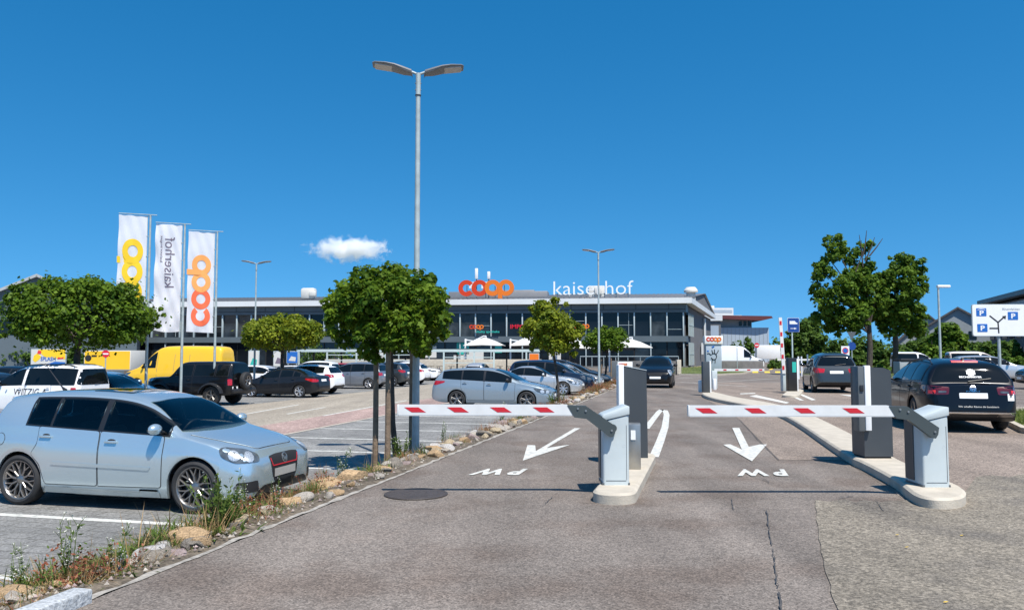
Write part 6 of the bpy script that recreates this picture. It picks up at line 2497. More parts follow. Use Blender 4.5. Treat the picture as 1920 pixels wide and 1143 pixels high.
# ------------------------------------------------------------------ trees
LEAF_MAPLE = [(0, 0), (.30, .10), (.52, .42), (.22, .48), (0, 1.0), (-.22, .48), (-.52, .42), (-.30, .10)]
LEAF_DIAMOND = [(0, 0), (.42, .45), (0, 1.0), (-.42, .45)]


def leaf_cloud(blobs, n, size, name, m, shape=LEAF_DIAMOND, up=.55, seed=1, inner=.35):
    r = np.random.default_rng(seed)
    wts = np.array([(b[1][0] * b[1][1] + b[1][0] * b[1][2]) ** .85 for b in blobs])
    pick = r.choice(len(blobs), n, p=wts / wts.sum())
    C = np.array([b[0] for b in blobs])[pick]
    RR = np.array([b[1] for b in blobs])[pick]
    d = r.normal(size=(n, 3))
    d /= np.linalg.norm(d, axis=1)[:, None]
    f = inner + (1.04 - inner) * r.random(n) ** .45 + (r.random(n) < .10) * r.random(n) * .32
    pos = C + RR * d * f[:, None]
    nrm = d * .7 + r.normal(size=(n, 3)) * .55
    nrm[:, 2] += up
    nrm /= np.linalg.norm(nrm, axis=1)[:, None]
    t = r.normal(size=(n, 3))
    t[:, 2] -= .5
    t -= nrm * np.sum(t * nrm, axis=1)[:, None]
    t /= np.linalg.norm(t, axis=1)[:, None]
    b = np.cross(nrm, t)
    s = size * (.6 + .8 * r.random(n))
    sh = np.array(shape)
    k = len(sh)
    V = pos[:, None, :] + (b[:, None, :] * sh[None, :, 0:1] + t[:, None, :] * (sh[None, :, 1:2] - .4) - nrm[:, None, :] * (np.abs(sh[None, :, 0:1]) * .25)) * s[:, None, None]
    me = bpy.data.meshes.new(name)
    me.vertices.add(n * k)
    me.vertices.foreach_set('co', V.reshape(-1).astype(np.float32))
    me.loops.add(n * k)
    me.loops.foreach_set('vertex_index', np.arange(n * k, dtype=np.int32))
    me.polygons.add(n)
    me.polygons.foreach_set('loop_start', np.arange(0, n * k, k, dtype=np.int32))
    me.update(calc_edges=True)
    me.materials.append(MT[m])
    return me


def dome_blobs(c, rad, n, sub, flat=-.45, seed=3, squash=.8, core=.76, sprig=.5):
    """lumps spread over a flattened dome"""
    r = random.Random(seed)
    out = [(Vector(c), (rad[0] * core, rad[1] * core, rad[2] * core * .95))]
    for _ in range(int(n * sprig)):
        a, z = r.uniform(0, 6.28), r.uniform(flat, 1)
        q = math.sqrt(max(0, 1 - z * z))
        f = r.uniform(.9, 1.1)
        s = sub * r.uniform(.25, .45)
        out.append((Vector((c[0] + rad[0] * q * math.cos(a) * f, c[1] + rad[1] * q * math.sin(a) * f, c[2] + rad[2] * z * f)), (s, s, s * .8)))
    n += len(out)
    i = 0
    while len(out) < n + 1:
        i += 1
        z = 1 - 2 * (i * .618034 % 1)
        z = z + r.uniform(-.15, .15)
        if z < flat or z > 1:
            continue
        a = r.uniform(0, 2 * math.pi)
        q = math.sqrt(max(0, 1 - z * z))
        f = r.uniform(.62, .88)
        s = sub * r.uniform(.65, 1.3)
        out.append((Vector((c[0] + rad[0] * q * math.cos(a) * f, c[1] + rad[1] * q * math.sin(a) * f, c[2] + rad[2] * z * f)), (s, s, s * squash)))
    return out


def branches(base, c, rad, n, r0, seed=5, bend=.05):
    r = random.Random(seed)
    mb = MB()
    fork = Vector((c[0], c[1], c[2] - rad[2] * .55))
    b = Vector(base)
    pts = [b, b.lerp(fork, .35) + Vector((r.uniform(-bend, bend), r.uniform(-bend, bend), 0)), b.lerp(fork, .7) + Vector((r.uniform(-bend, bend), r.uniform(-bend, bend), 0)), fork]
    mb.tube(pts, [r0 * 1.25, r0, r0 * .95, r0 * .8], 10)
    for k in range(n):
        a = 2 * math.pi * k / n + r.uniform(-.3, .3)
        z = r.uniform(-.1, .8)
        tip = Vector((c[0] + rad[0] * .75 * math.cos(a) * math.sqrt(max(.1, 1 - z * z)), c[1] + rad[1] * .75 * math.sin(a) * math.sqrt(max(.1, 1 - z * z)), c[2] + rad[2] * .75 * z))
        mid = fork.lerp(tip, .5) + Vector((r.uniform(-.1, .1), r.uniform(-.1, .1), .12 * rad[2]))
        mb.tube([fork - Vector((0, 0, .05 * k)), mid, tip], [r0 * .5, r0 * .32, r0 * .1], 6)
    return mb


def tree(label, base, c, rad, n, size, m='leaf', nsub=16, sub=None, r0=.07, shape=LEAF_DIAMOND, group=None, seed=1, flat=-.45, extra=(), name='tree', up=.55, core=.76):
    t = thing(name, label, 'tree', base, 0, group)
    b = Vector(base)
    c = Vector(c) - b
    branches((0, 0, -.1), c, rad, 8, r0, seed).build('trunk', 'bark', t)
    bl = dome_blobs(c, rad, nsub, sub or rad[2] * .42, flat, seed, .8, core, .5 if core < .9 else .12) + [(Vector(p) - b, q) for p, q in extra]
    link('crown', leaf_cloud(bl, n, size, 'crown', m, shape, up, seed), t)
    return t


LOTTREES = 'clipped trees in the parking ground'
# nearest staked tree
tb = G(744.5, 868, -.22)
cx = P(735, 592, tb.y)
ex = [(P(px, py, tb.y + dy), (q, q, q * .85)) for px, py, dy, q in [(650, 548, .1, .26), (690, 525, -.2, .30), (735, 520, 0, .30), (775, 532, .1, .30), (815, 560, .1, .24), (660, 590, -.2, .30), (700, 610, -.4, .32), (650, 630, .2, .24), (692, 655, -.3, .20), (704, 672, -.3, .10), (740, 640, .2, .28), (800, 620, -.1, .30), (820, 595, .2, .22), (790, 650, .1, .2), (760, 580, -.5, .3), (640, 575, 0, .14)]]
rs_ = random.Random(41)
for _ in range(46):
    a_, z_ = rs_.uniform(0, 6.28), rs_.uniform(-.6, 1)
    q_ = math.sqrt(max(0, 1 - z_ * z_))
    f_ = rs_.uniform(.98, 1.16)
    s_ = rs_.uniform(.05, .12)
    ex.append((cx + Vector((.92 * q_ * math.cos(a_) * f_, -.15 + .95 * q_ * math.sin(a_) * f_, .72 * z_ * f_)), (s_, s_, s_)))
ex += [(P(px, py, tb.y + dy), (q, q, q * .8)) for px, py, dy, q in [(800, 560, -.7, .3), (760, 610, -.8, .3), (822, 600, -.6, .22), (700, 570, -.7, .3), (780, 640, -.7, .22), (745, 545, -.6, .28), (730, 640, -.8, .2), (655, 560, -.4, .22)]]
tree('nearest small tree held by wooden stakes next to the tall lamp post', tb, cx - Vector((0, .15, 0)), (.80, .95, .64), 10500, .096, 'leaf', 7, .24, .045, LEAF_MAPLE, LOTTREES, 4, -.3, ex, core=.5)
for i, (px, py, ty, tilt) in enumerate([(703.5, 873, 640, 0), (726.5, 879, 640, 0), (771, 857, 640, .0)]):
    p = G(px, py, -.24)
    q = P(px + 2, ty, p.y)
    mb = MB()
    mb.tube([(0, 0, -.1), (0, 0, (q.z - p.z) * .5), (q.x - p.x, 0, q.z - p.z)], [.048, .046, .043], 10)
    tag(mb.build('wooden_stake', 'stake', loc=p), ['round wooden stake left of the nearest tree trunk', 'round wooden stake closest to the nearest tree trunk', 'round wooden stake against the tall lamp post'][i], 'stake', 'stakes round the nearest tree')
# big round crown on the left
c = P(148, 590, 28.5)
tree('big broad tree with a dense rounded crown at the left behind the white van', (c.x, 28.5, LOW), c, (2.68, 2.4, 1.46), 32000, .125, 'leaf_dark', 130, .32, .12, LEAF_DIAMOND, LOTTREES, 9, -.72, core=.93)
c = P(530, 628, 43)
tree('flat crowned tree behind the left distant lamp post', (c.x, 43, LOW), c, (2.25, 2.1, 1.0), 12000, .16, 'leaf_yellow', 60, .45, .11, LEAF_DIAMOND, LOTTREES, 12, -.5, core=.92)
tb = G(1048, 757, -.2)
c = P(1036, 617, tb.y)
tree('small tree with a tall rounded crown in front of the shop windows', tb, c, (1.10, 1.05, 1.08), 8000, .12, 'leaf_yellow', 26, .34, .05, LEAF_DIAMOND, LOTTREES, 15, -.8)
tb = G(1135, 722, -.2)
c = P(1137, 637, tb.y)
tree('small dark green tree right of the slim lamp post', tb, c, (1.25, 1.1, .82), 4500, .14, 'leaf', 20, .36, .06, LEAF_DIAMOND, LOTTREES, 17, -.8)
for i, (px, py) in enumerate([(1128, 724), (1146, 719)]):
    p = G(px, py, -.24)
    mb = MB()
    mb.tube([(0, 0, -.1), (0, 0, 1.6)], .05, 8)
    tag(mb.build('wooden_stake', 'stake', loc=p), ['wooden stake left of the small dark green tree trunk', 'wooden stake right of the small dark green tree trunk'][i], 'stake', 'stakes beside the small dark green tree')


def big_tree(label, px_base, Y, lobes, n, size, m, r0, seed, twigs=()):
    base = P(px_base, 700, Y)
    base.z = 0
    t = thing('tree', label, 'tree', base, 0, 'big trees on the grass verge')
    bl = []
    r = random.Random(seed)
    for (px, py, q, dy) in lobes:
        c = P(px, py, Y + dy) - base
        rr = q * Y / FPX
        bl.append((c, (rr * .62, rr * .62, rr * .56)))
        for k in range(15):
            a = Vector((r.gauss(0, 1), r.gauss(0, 1), r.gauss(0, .8))).normalized()
            s = rr * r.uniform(.2, .42)
            bl.append((c + a * rr * r.uniform(.6, 1.08), (s, s, s * .8)))
    mb = MB()
    top = P(px_base, 600, Y) - base
    mb.tube([(0, 0, -.1), top * .5 + Vector((.1, 0, 0)), top], [r0 * 1.2, r0, r0 * .8], 10)
    for (px, py, q, dy) in lobes:
        c = P(px, py, Y + dy) - base
        mb.tube([top - Vector((0, 0, r.uniform(0, 1))), top.lerp(c, .5) + Vector((0, 0, .3)), c], [r0 * .5, r0 * .33, r0 * .12], 6)
    for (px, py, qx, qy) in twigs:
        mb.tube([P(px, py, Y) - base, P((px + qx) / 2 + 1, (py + qy) / 2, Y) - base, P(qx, qy, Y) - base], [.06, .045, .02], 5)
    mb.build('trunk', 'bark', t)
    link('crown', leaf_cloud(bl, n, size, 'crown', m, LEAF_DIAMOND, .6, seed, .25), t)


big_tree('tall leafy tree with bare top twigs left on the verge beyond the people carrier', 1629, 61,
         [(1567, 463, 22, 0), (1555, 485, 20, 0), (1595, 478, 18, .5), (1545, 512, 24, 0), (1580, 530, 30, -.5), (1535, 545, 20, 0), (1565, 565, 32, -.8), (1605, 555, 30, 0), (1545, 590, 22, .4), (1585, 600, 30, 0), (1610, 510, 20, .8), (1622, 462, 14, 1), (1628, 498, 14, .5), (1600, 590, 26, -1), (1625, 530, 22, -.5), (1612, 590, 22, -.8), (1560, 615, 14, .3), (1640, 525, 22, .2), (1648, 560, 22, -.3)], 13000, .26, 'leaf_park', .20, 21,
         [(1618, 500, 1611, 440), (1618, 480, 1625, 432), (1622, 490, 1640, 445), (1600, 520, 1618, 470), (1630, 480, 1655, 447)])
big_tree('second tall leafy tree beside it with a broad dark crown right on the verge', 1677, 62,
         [(1690, 485, 20, 0), (1712, 505, 22, 0), (1680, 520, 30, -.5), (1715, 540, 22, 0), (1655, 540, 30, 0), (1700, 565, 32, -.7), (1722, 590, 16, 0), (1665, 585, 34, 0), (1700, 605, 30, 0), (1712, 622, 14, .4), (1672, 618, 20, 0), (1648, 590, 20, .6)], 12500, .26, 'leaf_park', .20, 23)


def bush(label, x0, x1, y0, y1, Y, n, size, m, seed, name='bush', cat='bush', group='bushes and trees in the background', lobes=9):
    a, b = P(x0, y1, Y), P(x1, y0, Y)
    base = Vector(((a.x + b.x) / 2, Y, 0))
    t = thing(name, label, cat, base, 0, group)
    w_, top = b.x - a.x, b.z
    r = random.Random(seed)
    bl = []
    for k in range(lobes):
        x = -w_ / 2 + w_ * (k + .5) / lobes
        f = 1 - abs(x / (w_ / 2)) ** 2.4 * .55
        h = top * f * r.uniform(.78, 1.0)
        q = w_ / lobes * r.uniform(.75, 1.1)
        q = max(q, h * .14)
        for j in range(max(2, int(h / q / .9))):
            z = h - q * .75 - j * q * .9
            if z < 0:
                break
            s = q * r.uniform(.7, 1.1)
            bl.append((Vector((x + r.uniform(-.3, .3) * q, r.uniform(-.8, .8) * q, z)), (s, s, s * .8)))
    mb = MB()
    for k in range(5):
        x = -w_ * .3 + w_ * .15 * k
        mb.tube([(x, 0, -.3), (x * 1.1, .1, top * .3), (x * 1.2, 0, top * .6)], [.12, .08, .03], 6)
    mb.build('trunk' if cat == 'tree' else 'stem', 'bark', t)
    link('crown' if cat == 'tree' else 'foliage', leaf_cloud(bl, n, size, 'foliage', m, LEAF_DIAMOND, .6, seed, .3), t)
    return t


bush('tall dark tree behind the blue van sign', 1470, 1548, 578, 700, 118, 5000, .5, 'leaf_far', 31, 'tree', 'tree', lobes=6)
bush('dark tree rising left behind the people carrier', 1540, 1600, 632, 700, 108, 3200, .45, 'leaf_far', 32, 'tree', 'tree', lobes=5)
bush('leafy tree between the two verge trunks in the background', 1588, 1665, 628, 705, 96, 3800, .42, 'leaf_far', 33, 'tree', 'tree', lobes=6)
bush('dark bushy tree right of the verge tree trunk', 1655, 1745, 640, 690, 96, 3600, .4, 'leaf_far', 34, lobes=7)
bush('broad mid green bush left of the single headed lamp', 1690, 1765, 622, 680, 92, 3600, .4, 'leaf_far', 35, lobes=6)
bush('broad light green bush behind the single headed lamp', 1735, 1826, 602, 680, 90, 5200, .38, 'leaf_park', 36, lobes=7)
bush('green bush below the parking sign', 1815, 1880, 632, 685, 84, 3200, .36, 'leaf_far', 37, lobes=6)
bush('dark bush right of the parking sign pole', 1860, 1915, 628, 680, 88, 2600, .36, 'leaf_far', 38, lobes=5)
bush('low bright green hedge at the right picture edge', 1872, 1935, 664, 690, 74, 2600, .26, 'leaf_park', 39, 'hedge', 'hedge', lobes=8)
bush('low hedge behind the roof of the black estate car', 1745, 1790, 664, 688, 76, 1600, .25, 'leaf_park', 40, 'hedge', 'hedge', lobes=7)
bush('low dark hedge beside the white boom in the distance', 1440, 1470, 672, 686, 90, 900, .25, 'leaf_far', 41, 'hedge', 'hedge', lobes=6)
bush('left young tree in front of the warehouse', 1368, 1398, 627, 675, 118, 1300, .38, 'leaf_far', 42, 'tree', 'tree', lobes=4)
bush('right young tree in front of the warehouse', 1392, 1412, 627, 675, 122, 1000, .38, 'leaf_far', 43, 'tree', 'tree', lobes=3)
bush('low shrub under the verge trees', 1700, 1738, 678, 706, 58, 1400, .16, 'leaf_park', 44, lobes=5)
bush('small round shrub on the verge behind the terminal', 1636, 1668, 680, 700, 66, 1200, .17, 'leaf_park', 45, lobes=5)
for i, (x0, x1, y0) in enumerate([(-60, 20, 640), (20, 70, 642), (120, 165, 648), (560, 640, 640), (640, 700, 648)]):
    bush('dark shrub in front of the %s' % ['left end of the shop building', 'billboard on its left side', 'yellow container on its left side', 'shop left of the tree stakes', 'shop behind the tree stakes'][i], x0, x1, y0, 690, 86 - 8 * (i < 3), 900, .3, 'leaf_far', 50 + i, lobes=4)
far = MB()
# a far wooded skyline that closes the view
bl = []
r = random.Random(77)
for k in range(190):
    x = -900 + 8 * k
    bl.append((Vector((x + r.uniform(-4, 4), 420 + r.uniform(-20, 20), r.uniform(2, 6))), (8, 8, r.uniform(5, 9))))
o = link('distant_wood', leaf_cloud(bl, 22000, 2.2, 'distant_wood', 'leaf_far', LEAF_DIAMOND, .6, 78, .3))
o['kind'] = 'stuff'

# ------------------------------------------------------------------ stones and weeds of the strip
def stone_mesh(seed, sub=2, flat=.62):
    r = random.Random(seed)
    bm = bmesh.new()
    bmesh.ops.create_icosphere(bm, subdivisions=sub + 1, radius=1)
    ax = [Vector((r.gauss(0, 1), r.gauss(0, 1), r.gauss(0, 1))).normalized() for _ in range(11)]
    cut = [r.uniform(.42, .85) for _ in ax]
    sc = Vector((r.uniform(.85, 1.25), r.uniform(.7, .95), flat * r.uniform(.8, 1.15)))
    for v in bm.verts:
        p = v.co.copy()
        for a, c in zip(ax, cut):
            q = p.dot(a)
            if q > c:
                p -= a * (q - c) * .95
        p *= 1 + .03 * math.sin(7 * p.x + seed) * math.cos(6 * p.y)
        v.co = Vector((p.x * sc.x, p.y * sc.y, p.z * sc.z))
    me = bpy.data.meshes.new('stone')
    bm.to_mesh(me)
    bm.free()
    me.polygons.foreach_set('use_smooth', [True] * len(me.polygons))
    me.set_sharp_from_angle(angle=R(38))
    return me


STONE_LABEL = ['sandy yellow boulder in the row of stones along the drive', 'pale beige boulder in the row of stones along the drive', 'dark grey brown boulder in the row of stones along the drive',
               'orange tan boulder in the row of stones along the drive', 'whitish boulder in the row of stones along the drive', 'pinkish boulder in the row of stones along the drive']
stones = []
for i in range(12):
    me = stone_mesh(100 + i)
    me.materials.append(MT['stone0'])
    stones.append(me)


def strip_z(t):
    f = min(1, max(0, (EDGE - t) / (EDGE - STRIP + .1)))
    return LOT * f * f + .05 * math.sin(f * 3.14)


def stone(p, size, kind, label=None, k=None, fl=1.0):
    o = link('stone', stones[random.randrange(12) if k is None else k])
    o.location = (p[0], p[1], p[2] + size * .20)
    o.scale = (size * 1.12, size * 1.12, size * fl)
    o.rotation_euler = (random.uniform(-.25, .25), random.uniform(-.25, .25), random.uniform(0, 6.28))
    o.material_slots[0].link = 'OBJECT'
    o.material_slots[0].material = MT['stone%d' % kind]
    tag(o, label or STONE_LABEL[kind], 'stone', 'stones along the drive' if label is None else None)


for px, py, z, size, kind, label in [(355, 1014, -.01, .145, 3, 'large orange tan boulder right of the white stone near the weeds by the front wheel'), (283, 1042, -.01, .13, 4, 'white rounded stone among weeds left of the large orange tan boulder'),
                                     (289, 1049, -.03, .15, 2, 'dark flat stone in front of the white rounded stone'), (332, 1043, -.03, .10, 5, 'small pinkish stone in front of the large orange tan boulder'), (372, 1028, -.03, .14, 2, 'dark angular stone right of the pinkish stone'),
                                     (100, 1110, -.07, .14, 3, 'long tan slab behind the end of the granite kerb'), (62, 1122, -.06, .12, 0, 'tan stone behind the granite kerb left of the long tan slab'), (30, 1132, -.06, .13, 1, 'pale stone behind the granite kerb close to the left picture edge'), (12, 1128, -.07, .14, 3, 'tan stone cut by the left picture edge'),
                                     (245, 1062, -.05, .13, 1, 'pale stone left of the dark flat stone'), (310, 1035, -.06, .10, 4, 'small whitish stone between the white and the orange tan stones'), (545, 952, -.06, .19, 3, 'tan boulder in front of the hatchback bumper'), (510, 965, -.06, .13, 1, 'pale boulder left of the tan boulder at the bumper'),
                                     (612, 918, -.06, .20, 3, 'orange tan boulder right of the dry weeds beyond the hatchback'), (660, 905, -.05, .24, 3, 'brownish large boulder left of the staked tree'), (640, 912, -.08, .16, 1, 'pale boulder between two tan boulders'), (712, 886, -.05, .17, 3, 'tan boulder right under the tree stakes'),
                                     (768, 868, -.05, .17, 2, 'brown boulder at the foot of the tall lamp post'), (742, 872, -.07, .13, 4, 'pale grey boulder between tree trunk and brown boulder'), (80, 1100, -.1, .10, 3, 'orange slab beside the tan slab at the kerb'), (455, 985, -.05, .10, 1, 'small pale stone in the weeds by the front wheel')]:
    stone(G(px, py, z), size, kind, label)
n_st = 0
s = 10.8
while s < 60:
    for row in range(2):
        if random.random() < (.95 if s < 34 else .55):
            t = EDGE - random.uniform(.16, .34) - row * random.uniform(.22, .34)
            size = random.uniform(.07, .165) * (1 if s < 34 else 1.1)
            stone(S(s + random.uniform(-.1, .1), t, strip_z(t)), size, random.choice([0, 1, 1, 3, 4, 5, 0, 2, 1]))
            n_st += 1
    s += random.uniform(.24, .40) * (1 if s < 24 else 1.7)
# small gravel and litter as ground cover
mb = MB()
r = random.Random(5)
for k in range(2600):
    s = 3.5 + 34 * r.random() ** 1.8
    t = EDGE - .1 - r.random() * 1.05
    p = S(s, t, strip_z(t) + .004)
    q = r.uniform(.008, .028)
    a = r.uniform(0, 6.28)
    pts = [p + Vector((math.cos(a + j * 2.1) * q * r.uniform(.7, 1.2), math.sin(a + j * 2.1) * q * r.uniform(.7, 1.2), 0)) for j in range(3)]
    mb.add(pts + [p + Vector((0, 0, q * .9))], [(0, 1, 3), (1, 2, 3), (2, 0, 3)], r.choice([0, 1, 2]))
o = mb.build('gravel', ['stone1', 'stone2', 'stone5'])
o['kind'] = 'stuff'


mb = MB()
for k in range(5200):
    s = 4.2 + 38 * r.random() ** 1.7
    t = EDGE - .16 - .98 * r.random()
    p = S(s, t, strip_z(t) - .004)
    a = r.uniform(0, 6.28)
    q = Vector((math.cos(a), math.sin(a), 0)) * r.uniform(.002, .005)
    l_ = Vector((r.gauss(0, .05), r.gauss(0, .05), r.uniform(.015, .10)))
    mb.add([p - q, p + q, p + l_], [(0, 1, 2)], 0 if r.random() < .5 else (1 if r.random() < .8 else 2))
o = mb.build('ground_cover', ['dry', 'weed', 'russet'], angle=180)
o['kind'] = 'stuff'


def plant_mesh(kind, seed):
    r = random.Random(seed)
    mb = MB()

    def blade(p, d, L, w_, mi, droop=.5, seg=4):
        d = d.normalized()
        side = d.cross(Vector((0, 0, 1)))
        side = side.normalized() if side.length > .05 else Vector((1, 0, 0))
        pts = []
        for i in range(seg + 1):
            f = i / seg
            c = p + d * L * f + Vector((d.x, d.y, 0)) * L * droop * f * f - Vector((0, 0, L * droop * .5 * f * f))
            ww = w_ * (1 - f) ** .7 * (.5 + f if f < .5 else 1)
            pts.append((c - side * ww, c + side * ww))
        vs = [q for pr in pts for q in pr]
        mb.add(vs, [(2 * i, 2 * i + 1, 2 * i + 3, 2 * i + 2) for i in range(seg)], mi)

    def leaf(p, d, L, w_, mi):
        d = d.normalized()
        s_ = d.cross(Vector((r.gauss(0, 1), r.gauss(0, 1), r.gauss(0, 1)))).normalized() * w_
        mb.add([p, p + d * L * .45 + s_, p + d * L, p + d * L * .45 - s_], [(0, 1, 2, 3)], mi)
    rd = lambda z=1.0: Vector((r.gauss(0, 1), r.gauss(0, 1), z * abs(r.gauss(0, 1)) + .25)).normalized()
    if kind == 'tuft':
        for _ in range(70):
            p = Vector((r.gauss(0, .07), r.gauss(0, .07), 0))
            blade(p, rd(1.6), r.uniform(.14, .34), r.uniform(.004, .009), 0 if r.random() < .75 else 1)
    elif kind == 'broad':
        for _ in range(46):
            p = Vector((r.gauss(0, .08), r.gauss(0, .08), 0))
            blade(p, rd(1.1), r.uniform(.12, .27), r.uniform(.012, .026), 0, .7)
        for _ in range(8):
            p = Vector((r.gauss(0, .08), r.gauss(0, .08), 0))
            blade(p, rd(3), r.uniform(.3, .5), .005, 1, .2)
    elif kind == 'russet':
        for _ in range(46):
            p = Vector((r.gauss(0, .12), r.gauss(0, .12), 0))
            d = rd(1.8)
            L = r.uniform(.16, .34)
            blade(p, d, L, .004, 0, .2, 3)
            for _ in range(9):
                leaf(p + d * L * r.uniform(.4, 1.0) + Vector((r.gauss(0, .015), r.gauss(0, .015), 0)), rd(.6), r.uniform(.02, .045), .009, 0 if r.random() < .75 else 1)
    elif kind == 'stalk':
        for _ in range(5):
            p = Vector((r.gauss(0, .05), r.gauss(0, .05), 0))
            d = Vector((r.gauss(0, .12), r.gauss(0, .12), 1)).normalized()
            L = r.uniform(.42, .72)
            mb.tube([p, p + d * L * .5 + Vector((r.gauss(0, .02), r.gauss(0, .02), 0)), p + d * L], [.005, .004, .002], 5, 0)
            for j in range(9):
                f = r.uniform(.25, 1)
                b0 = p + d * L * f
                bd = (d + rd(.4) * .9).normalized()
                bl_ = r.uniform(.04, .13)
                mb.tube([b0, b0 + bd * bl_], [.0025, .0015], 4, 0, False)
                for _ in range(3):
                    leaf(b0 + bd * bl_, rd(.5), r.uniform(.012, .024), .008, 2)
                leaf(b0, rd(.2), r.uniform(.04, .08), .012, 1)
    elif kind == 'bushy':
        for _ in range(16):
            p = Vector((r.gauss(0, .06), r.gauss(0, .06), 0))
            d = Vector((r.gauss(0, .3), r.gauss(0, .3), 1)).normalized()
            L = r.uniform(.3, .62)
            mb.tube([p, p + d * L * .5, p + d * L + Vector((r.gauss(0, .04), r.gauss(0, .04), 0))], [.005, .004, .002], 5, 1)
            for j in range(22):
                f = r.uniform(.1, 1)
                leaf(p + d * L * f, rd(.4), r.uniform(.05, .11) * (1.2 - f * .6), .014, 0)
            for _ in range(3):
                leaf(p + d * L, rd(1), .02, .01, 2)
    elif kind == 'dry':
        for _ in range(90):
            p = Vector((r.gauss(0, .12), r.gauss(0, .12), 0))
            blade(p, rd(2.2), r.uniform(.14, .36), .0045, 0 if r.random() < .8 else 1, .35, 3)
    mats = {'tuft': ['weed', 'dry'], 'broad': ['weed', 'dry'], 'russet': ['russet', 'weed'], 'stalk': ['weed', 'weed', 'blossom'], 'bushy': ['weed', 'weed', 'blossom'], 'dry': ['dry', 'russet']}[kind]
    return mb.mesh('plant', mats, 180)


PL = {k: [plant_mesh(k, 200 + 7 * i + j) for j in range(3)] for i, k in enumerate(['tuft', 'broad', 'russet', 'stalk', 'bushy', 'dry'])}
PLBL = dict(tuft='grassy green tuft growing between the stones of the strip', broad='broad leaved green weed growing between the stones of the strip', russet='russet dried weed growing between the stones of the strip',
            stalk='tall branching weed with pale seed heads in the strip', bushy='bushy green weed with small pale flowers in the strip', dry='tuft of straw coloured dry grass in the strip')


def plant(kind, p, sc, label=None, sz=None):
    o = link('weed', PL[kind][random.randrange(3)])
    o.location = p
    o.scale = (sc, sc, sz or sc)
    o.rotation_euler.z = random.uniform(0, 6.28)
    tag(o, label or PLBL[kind], 'plant', ('weeds along the drive') if label is None else None)


for kind, px, py, sc, sz, label in [('russet', 150, 1092, 1.05, 1.0, 'large russet weed clump behind the granite kerb'), ('tuft', 205, 1078, 1.1, .9, None), ('dry', 115, 1092, .8, .8, None), ('stalk', 132, 1090, .8, .78, 'tall pale headed weed rising out of the russet clump'), ('stalk', 30, 1112, .6, .5, 'pale headed weed at the left picture edge'),
                                    ('stalk', 214, 1085, .65, .6, 'dark branching weed right of the russet clump'), ('broad', 195, 1098, .9, .8, 'broad leaved green weed at the end of the granite kerb'), ('broad', 240, 1085, .8, .7, None), ('tuft', 60, 1108, 1.2, 1.0, None), ('tuft', 20, 1122, 1.1, .9, None), ('tuft', 90, 1098, 1.1, .9, None),
                                    ('broad', 260, 1050, 1.2, 1.0, None), ('broad', 385, 1012, 1.1, 1.1, None), ('tuft', 350, 998, 1.2, 1.1, None), ('broad', 445, 985, 1.0, .9, None), ('tuft', 395, 995, 1.2, 1.2, None), ('tuft', 285, 1025, 1.1, 1.0, None), ('broad', 305, 1018, 1.0, 1.1, None), ('tuft', 330, 1010, 1.1, 1.2, None), ('broad', 275, 1072, .7, .6, None), ('bushy', 418, 1000, .85, .95, 'tallest bushy green weed in front of the hatchback front wheel'), ('bushy', 436, 988, .7, .7, None), ('broad', 402, 1012, 1.1, 1.0, None),
                                    ('broad', 425, 1010, 1.1, .9, None), ('dry', 470, 985, 1.0, 1.0, None), ('russet', 485, 970, .8, .9, None), ('tuft', 508, 975, .8, .8, None), ('stalk', 455, 975, .6, .6, None), ('stalk', 520, 955, .5, .5, None), ('tuft', 545, 945, .7, .6, None), ('russet', 560, 938, .6, .6, None), ('tuft', 540, 960, .7, .6, None),
                                    ('dry', 597, 920, .6, 1.5, 'upright dry brown weed just right of the hatchback'), ('dry', 605, 918, .5, 1.2, None), ('stalk', 640, 905, .7, .7, None), ('broad', 690, 885, 1.0, 1.0, 'bright green weed at the foot of the tree stakes'), ('tuft', 655, 900, .8, .7, None), ('bushy', 752, 862, .7, .8, None), ('tuft', 735, 868, .8, .8, None)]:
    z = -.05 if px < 560 else -.10
    plant(kind, G(px, py, z), sc, label, sz)
r9 = random.Random(99)
for k in range(95):
    s = 4.7 + 4.8 * r9.random()
    t = EDGE - .55 - .6 * r9.random()
    plant(r9.choice(['tuft', 'tuft', 'tuft', 'dry', 'broad', 'broad']), S(s, t, strip_z(t) - .01), r9.uniform(.5, .85), sz=r9.uniform(.35, .75))
for k in range(16):
    s = 5.0 + 5.5 * r9.random()
    t = EDGE - r9.uniform(.14, .5)
    stone(S(s, t, strip_z(t)), r9.uniform(.05, .11), r9.choice([0, 1, 3, 4, 5, 2]))
s = 5.0
while s < 64:
    dens = .7 if s < 30 else 1.0
    if 21 < s < 23.5 or 25.5 < s < 28:
        ks = ['tuft', 'bushy', 'dry', 'russet']
    elif s > 32:
        ks = ['dry', 'dry', 'dry', 'russet', 'tuft']
    elif s > 12:
        ks = ['dry', 'russet', 'tuft', 'stalk', 'dry']
    else:
        ks = ['tuft', 'broad', 'dry', 'tuft', 'russet']
    if random.random() < dens:
        t = EDGE - random.uniform(.35, 1.15)
        plant(random.choice(ks), S(s, t, strip_z(t) - .01), random.uniform(.55, .95) * (1.0 if s < 32 else 1.5))
    if s > 32:
        t = EDGE - random.uniform(.3, 1.0)
        plant(random.choice(ks), S(s + .2, t, strip_z(t) - .01), random.uniform(.9, 1.4))
    s += random.uniform(.2, .5)
o = None

